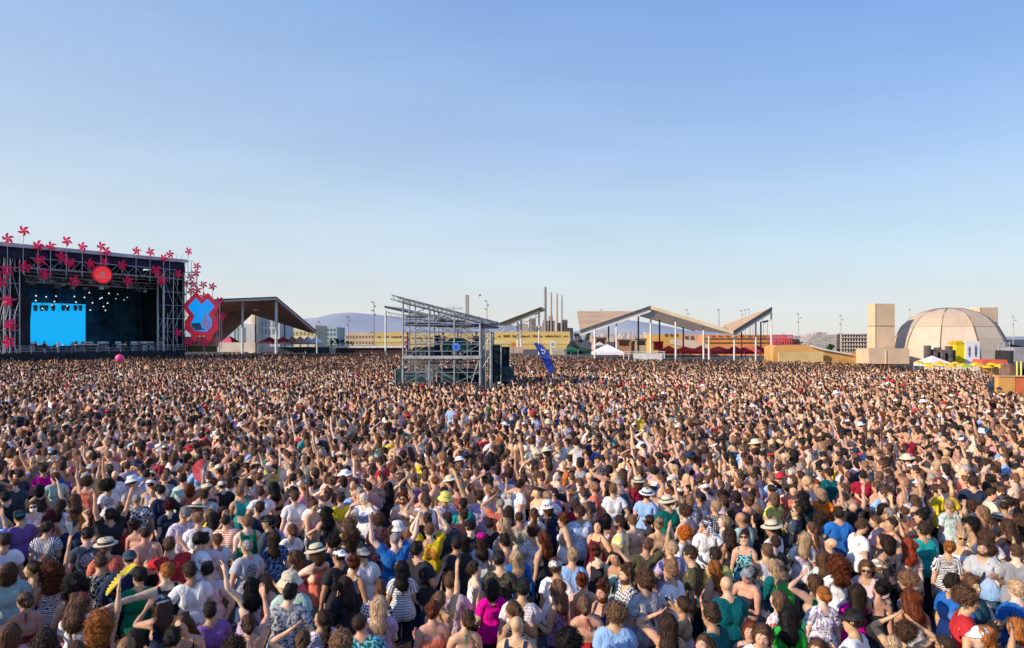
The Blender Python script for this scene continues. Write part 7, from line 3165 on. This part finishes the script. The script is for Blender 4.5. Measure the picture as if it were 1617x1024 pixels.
for k in range(15):
    px = 1451 + k * 9.6 + (3 if k % 2 else 0)
    Y = 61 - (k % 3) * 1.0
    p = Vector((gx(px, Y), Y, 0))
    z = gz(570 + 2.2 * (k % 3) + k * .2, Y)
    e = empty('yellow_parasol', p, 'small yellow parasol in the row before the dome, %s from the left' % ORD[k], 'parasol', 'yellow parasols before the dome')
    m = MB()
    n = 8
    prof = [(.46, 0), (.41, .08), (.24, .18), (.02, .25)]
    vv = [(p.x + r_ * math.cos(2 * math.pi * i / n), p.y + r_ * math.sin(2 * math.pi * i / n), z - .25 + h_) for r_, h_ in prof for i in range(n)]
    m.add(vv, [(l * n + i, l * n + (i + 1) % n, (l + 1) * n + (i + 1) % n, (l + 1) * n + i) for l in range(3) for i in range(n)])
    m.build('canopy', simple('parasol_yellow%d' % k, (.82, .50 + .012 * (k % 5), .03) if k != 8 else (.30, .45, .05), .7, 0, .2, 2), e)
    m = MB()
    m.tube(p, p + UZ * z, .025, 5)
    m.build('pole', STEEL, e)
e = empty('red_awning_stall', (gx(1572, 64), 64, 0), 'stall with orange-red awning below the grey truck', 'stall')
m = MB()
m.prism([at(1553, 568, 64), at(1590, 568.5, 64), at(1592, 575, 63.4), at(1551, 575, 63.4)], (0, 1.5, 0))
m.build('awning', simple('awning_red', (.70, .12, .06), .7, 0, .12, 1), e)
m = MB()
m.pbox(1554, 576, 1590, 595, 64.6, .2)
m.build('counter', simple('stall_orange', (.72, .36, .10), .7, 0, .15, 1), e)
for px in (1606, 1612.5):
    m = MB()
    m.tube((gx(px, 52), 52, 0), (gx(px, 52), 52, gz(571, 52)), .07, 6)
    thing('lemon_post', m, simple('post_lemon', (.70, .66, .16), .6, 0, .1), 'pale yellow post by the right edge, %s of two' % ('left' if px < 1610 else 'right'), 'post', 'yellow posts by the right edge')
m = MB()
m.pbox(1594, 577, 1605, 600, 54, 1)
thing('maroon_booth', m, simple('booth_maroon', (.22, .12, .09), .7, 0, .3, 1), 'dark red booth behind the orange barrier at the right edge', 'booth')
BYY = 34.6
e = empty('orange_barrier', (gx(1600, BYY), BYY, 0), 'solid orange barrier in the crowd at the right edge', 'barrier')
m = MB()
m.pbox(1577, 595.5, 1603, 650, BYY, .3)
m.build('panel', simple('barrier_orange', (.78, .40, .12), .7, 0, .14, 1), e)
m = MB()
m.pbox(1603.2, 595, 1645, 650, BYY + .02, .3)
m.build('panel', simple('barrier_red', (.76, .20, .09), .7, 0, .14, 1), e)
m = MB()
m.pbox(1576, 594, 1645, 595.3, BYY - .05, .4)
m.build('top_rail', simple('barrier_rail', (.80, .55, .35), .6, 0, .1), e)

# enlarge the place about the ground point below the camera; people keep their own size
for o in list(bpy.data.objects):
    if o.name in PRE or o.parent is not None:
        continue
    o.location = o.location * KS
    if not o.name.startswith('person'):
        o.scale = o.scale * KS

# ---------------------------------------------------- things held up
def folding_fan(hand, up, nrm, R, span, mat, label, ribs=14):
    """pleated half-round fan on thin ribs"""
    e_ = empty('hand_fan', hand, label, 'fan')
    up = Vector(up).normalized()
    nrm = Vector(nrm)
    nrm = (nrm - up * nrm.dot(up)).normalized()
    sd = up.cross(nrm)
    m_, rb = MB(), MB()
    n = ribs * 2
    vs = []
    for k in range(n + 1):
        t = math.radians(-span / 2 + span * k / n)
        d_ = up * math.cos(t) + sd * math.sin(t)
        o_ = nrm * (.008 if k % 2 else -.008)
        vs += [hand + d_ * R * .28 + o_, hand + d_ * R + o_ * 1.6]
        if k % 2 == 0:
            rb.tube(hand, hand + d_ * R * .99, .004, 4)
    m_.add(vs, [(2 * k, 2 * k + 1, 2 * k + 3, 2 * k + 2) for k in range(n)])
    m_.build('leaf', mat, e_)
    rb.build('ribs', GEARMETAL, e_)


def tohand(key, sd):
    p, d, n_ = HANDS[key][sd]
    return p + d * .0, d, n_


p, d, n_ = tohand((161, 971), 1)
upv = Vector((-.55, .80, .10)).normalized()
folding_fan(p, upv, Vector((.74, .1, .66)).cross(upv), .23, 178, simple('fan_yellow', (.82, .66, .03), .7, 0, .12, 8), 'open yellow hand fan held up by the person with big ginger curls')
p, d, n_ = tohand((300, 764), 1)
folding_fan(p, (-.95, .1, .1), (.3, -1, .1), .28, 172, simple('fan_red', (.78, .05, .09), .7, 0, .12, 8), 'open red pleated hand fan held up beside the wide sun hat')
p, d, n_ = tohand((77, 893), 1)
folding_fan(p, (-.3, .2, .95), (.95, .3, .2), .24, 60, simple('fan_white', (.75, .72, .75), .7, 0, .1, 8), 'narrow white hand fan held up before the pinstriped shirt', 7)


def small_box(name, p, d, n_, hx, hy, hz, mat, label, cat, extra=None):
    e_ = empty(name, p, label, cat)
    d, n_ = Vector(d), Vector(n_)
    n_ = (n_ - d * n_.dot(d)).normalized()
    s_ = d.cross(n_)
    m_ = MB()
    m_.obox(p + n_ * .02, s_, n_, d, hx, hy, hz)
    m_.build('body', mat, e_)
    m_ = MB()
    m_.obox(p + n_ * (.02 + hy + .001), s_, n_, d, hx * .88, .001, hz * .92)
    m_.build('screen', simple('phone_glass', (.05, .07, .10), .1, 0, .2, emit=(.2, .25, .3), estr=.15), e_)


PHONE = simple('phone_black', (.015, .015, .018), .3, 0, .1)
p, d, n_ = tohand((392, 971), 1)
small_box('mobile_phone', p + d * .05, d, n_, .037, .005, .075, PHONE, 'phone held high by the person with brown low bun and pale pink straps', 'phone')
p, d, n_ = tohand((1083, 941), 1)
small_box('mobile_phone', p + d * .05, d, n_, .037, .005, .075, PHONE, 'phone held by the person in profile with pale pink open-backed top', 'phone')
p, d, n_ = tohand((697, 931), 1)
small_box('mobile_phone', p + d * .05, d, n_, .037, .005, .075, PHONE, 'phone held high beside the person in black T-shirt and coral bandeau', 'phone')


def cup(key, sd, mat, label):
    p_, d_, n2 = tohand(key, sd)
    e_ = empty('drink_cup', p_, label, 'cup')
    m_ = MB()
    m_.lathe(p_ + Vector((0, 0, -.04)), [(.001, 0), (.03, 0), (.041, .12), (.044, .122)], 14)
    m_.build('shell', mat, e_)
    m_ = MB()
    m_.lathe(p_ + Vector((0, 0, .055)), [(.036, 0), (.001, .001)], 14)
    m_.build('drink', simple('beer_amber', (.55, .28, .05), .2, 0, .1), e_)


CUPM = simple('cup_pink', (.75, .45, .50), .4, 0, .08)
CUPW = simple('cup_clear', (.72, .70, .66), .25, 0, .06)
cup((52, 886), 1, CUPM, 'pink plastic cup held by the person in profile with black tank top')
cup((1370, 882), 1, CUPW, 'pale plastic cup beside the person with sunglasses and pale pink shirt') if HANDS.get((1370, 882)) else None
# green folded jacket over the arm of the man with the ombre shirt
p, d, n_ = tohand((1556, 852), 1)
m = MB()
vs, fs = [], []
jr = np.random.default_rng(12)
for j in range(8):
    for i in range(7):
        vs.append(p + Vector((-.13 + .26 * i / 6 + .02 * jr.normal(), .05 * math.sin(i * 1.9) + .012 * jr.normal() - .05, .22 - .5 * j / 7 * (1 - .15 * abs(i - 3) / 3))))
fs = [(j * 7 + i, j * 7 + i + 1, (j + 1) * 7 + i + 1, (j + 1) * 7 + i) for j in range(7) for i in range(6)]
m.add(vs, fs, True)
thing('folded_jacket', m, simple('jacket_white', (.78, .74, .66), .85, 0, .1, 6), 'cream jacket hanging over the arm of the bearded person in the faded shirt', 'jacket')
# ------------------------------------------------------------ ground
mb = MB()
mb.add([(-9000, -300, 0), (9000, -300, 0), (9000, 12000, 0), (-9000, 12000, 0)], [(0, 1, 2, 3)])
g = mb.build('ground', simple('asphalt', (.10, .095, .095), .9, 0, .25, .6, .3, 40))
tag(g, 'asphalt square under the crowd', 'ground', kind='structure')

# ------------------------------------------------------ sun, sky, camera
SUN_AZ, SUN_EL = -118.0, 24.0       # left of the viewing direction, low evening sun
w = bpy.data.worlds.new('World')
scene.world = w
w.use_nodes = True
nt = w.node_tree
bg = nt.nodes['Background']
sky = nt.nodes.new('ShaderNodeTexSky')
sky.sky_type = 'NISHITA'
sky.sun_disc = False
sky.sun_elevation = math.radians(SUN_EL)
sky.sun_rotation = math.radians(SUN_AZ)
sky.air_density = 1.0
sky.dust_density = 0.4
sky.ozone_density = 1.6

# the physical sky is graded towards the clear, hazy-horizoned evening of the photograph, by height and a little from left to right
L = nt.links.new
tc = nt.nodes.new('ShaderNodeTexCoord')
sx = nt.nodes.new('ShaderNodeSeparateXYZ')
L(tc.outputs['Generated'], sx.inputs[0])


def lin(c):
    return [((v / 255 + .055) / 1.055) ** 2.4 if v > 10 else v / 3294 for v in c]


def ramp(stops):
    r_ = nt.nodes.new('ShaderNodeValToRGB')
    e_ = r_.color_ramp.elements
    while len(e_) < len(stops):
        e_.new(.5)
    for el_, (p_, c_) in zip(e_, stops):
        el_.position = p_
        el_.color = (*lin(c_), 1)
    L(sx.outputs['Z'], r_.inputs['Fac'])
    return r_.outputs['Color']


ra = ramp([(0, (228, 224, 222)), (.055, (225, 228, 231)), (.10, (219, 230, 238)), (.17, (211, 228, 241)), (.26, (190, 213, 240)), (.36, (173, 203, 240)), (.45, (156, 190, 237)), (.8, (88, 134, 210))])
rb = ramp([(0, (220, 220, 221)), (.055, (215, 223, 230)), (.10, (207, 226, 238)), (.17, (190, 218, 242)), (.26, (164, 198, 243)), (.36, (142, 181, 238)), (.45, (124, 165, 233)), (.8, (66, 115, 205))])
mr = nt.nodes.new('ShaderNodeMapRange')
mr.inputs['From Min'].default_value = -.6
mr.inputs['From Max'].default_value = .5
L(sx.outputs['X'], mr.inputs['Value'])
mx = nt.nodes.new('ShaderNodeMix')
mx.data_type = 'RGBA'
L(mr.outputs['Result'], mx.inputs['Factor'])
L(ra, mx.inputs['A'])
L(rb, mx.inputs['B'])
sc_ = nt.nodes.new('ShaderNodeVectorMath')
sc_.operation = 'SCALE'
hzn = nt.nodes.new('ShaderNodeTexNoise')
hzn.inputs['Scale'].default_value = 3.2
hzn.inputs['Detail'].default_value = 5
hmp = nt.nodes.new('ShaderNodeMapping')
hmp.inputs['Scale'].default_value = (1, 1, 5)
L(tc.outputs['Generated'], hmp.inputs['Vector'])
L(hmp.outputs[0], hzn.inputs['Vector'])
hma = nt.nodes.new('ShaderNodeMapRange')
hma.inputs['From Min'].default_value = .3
hma.inputs['From Max'].default_value = .7
hma.inputs['To Min'].default_value = .965 / .15
hma.inputs['To Max'].default_value = 1.045 / .15
L(hzn.outputs['Fac'], hma.inputs['Value'])
L(hma.outputs['Result'], sc_.inputs['Scale'])
L(mx.outputs['Result'], sc_.inputs[0])
m2 = nt.nodes.new('ShaderNodeMix')
m2.data_type = 'RGBA'
m2.inputs['Factor'].default_value = .86
L(sky.outputs['Color'], m2.inputs['A'])
L(sc_.outputs[0], m2.inputs['B'])
L(m2.outputs['Result'], bg.inputs['Color'])
bg.inputs['Strength'].default_value = 0.15
sl = bpy.data.lights.new('sun', 'SUN')
sl.energy = 5.2
sl.angle = math.radians(.5)
sl.color = (1.0, .835, .64)
so = bpy.data.objects.new('sun', sl)
col.objects.link(so)
az, el = math.radians(SUN_AZ), math.radians(SUN_EL)
d = Vector((math.sin(az) * math.cos(el), math.cos(az) * math.cos(el), math.sin(el)))
so.rotation_euler = (-d).to_track_quat('-Z', 'Y').to_euler()

cam = bpy.data.cameras.new('camera')
cam.sensor_width = 36
cam.lens = 36 * F / 1617
cam.shift_y = (HY - 512) / 1617
cam.clip_start = .1
cam.clip_end = 20000
co = bpy.data.objects.new('camera', cam)
col.objects.link(co)
co.location = (0, 0, EYE_H)
co.rotation_euler = (math.radians(90), 0, 0)
scene.camera = co
scene.view_settings.view_transform = 'Standard'
scene.view_settings.look = 'None'
scene.view_settings.exposure = 0
scene.cycles.max_bounces = 6
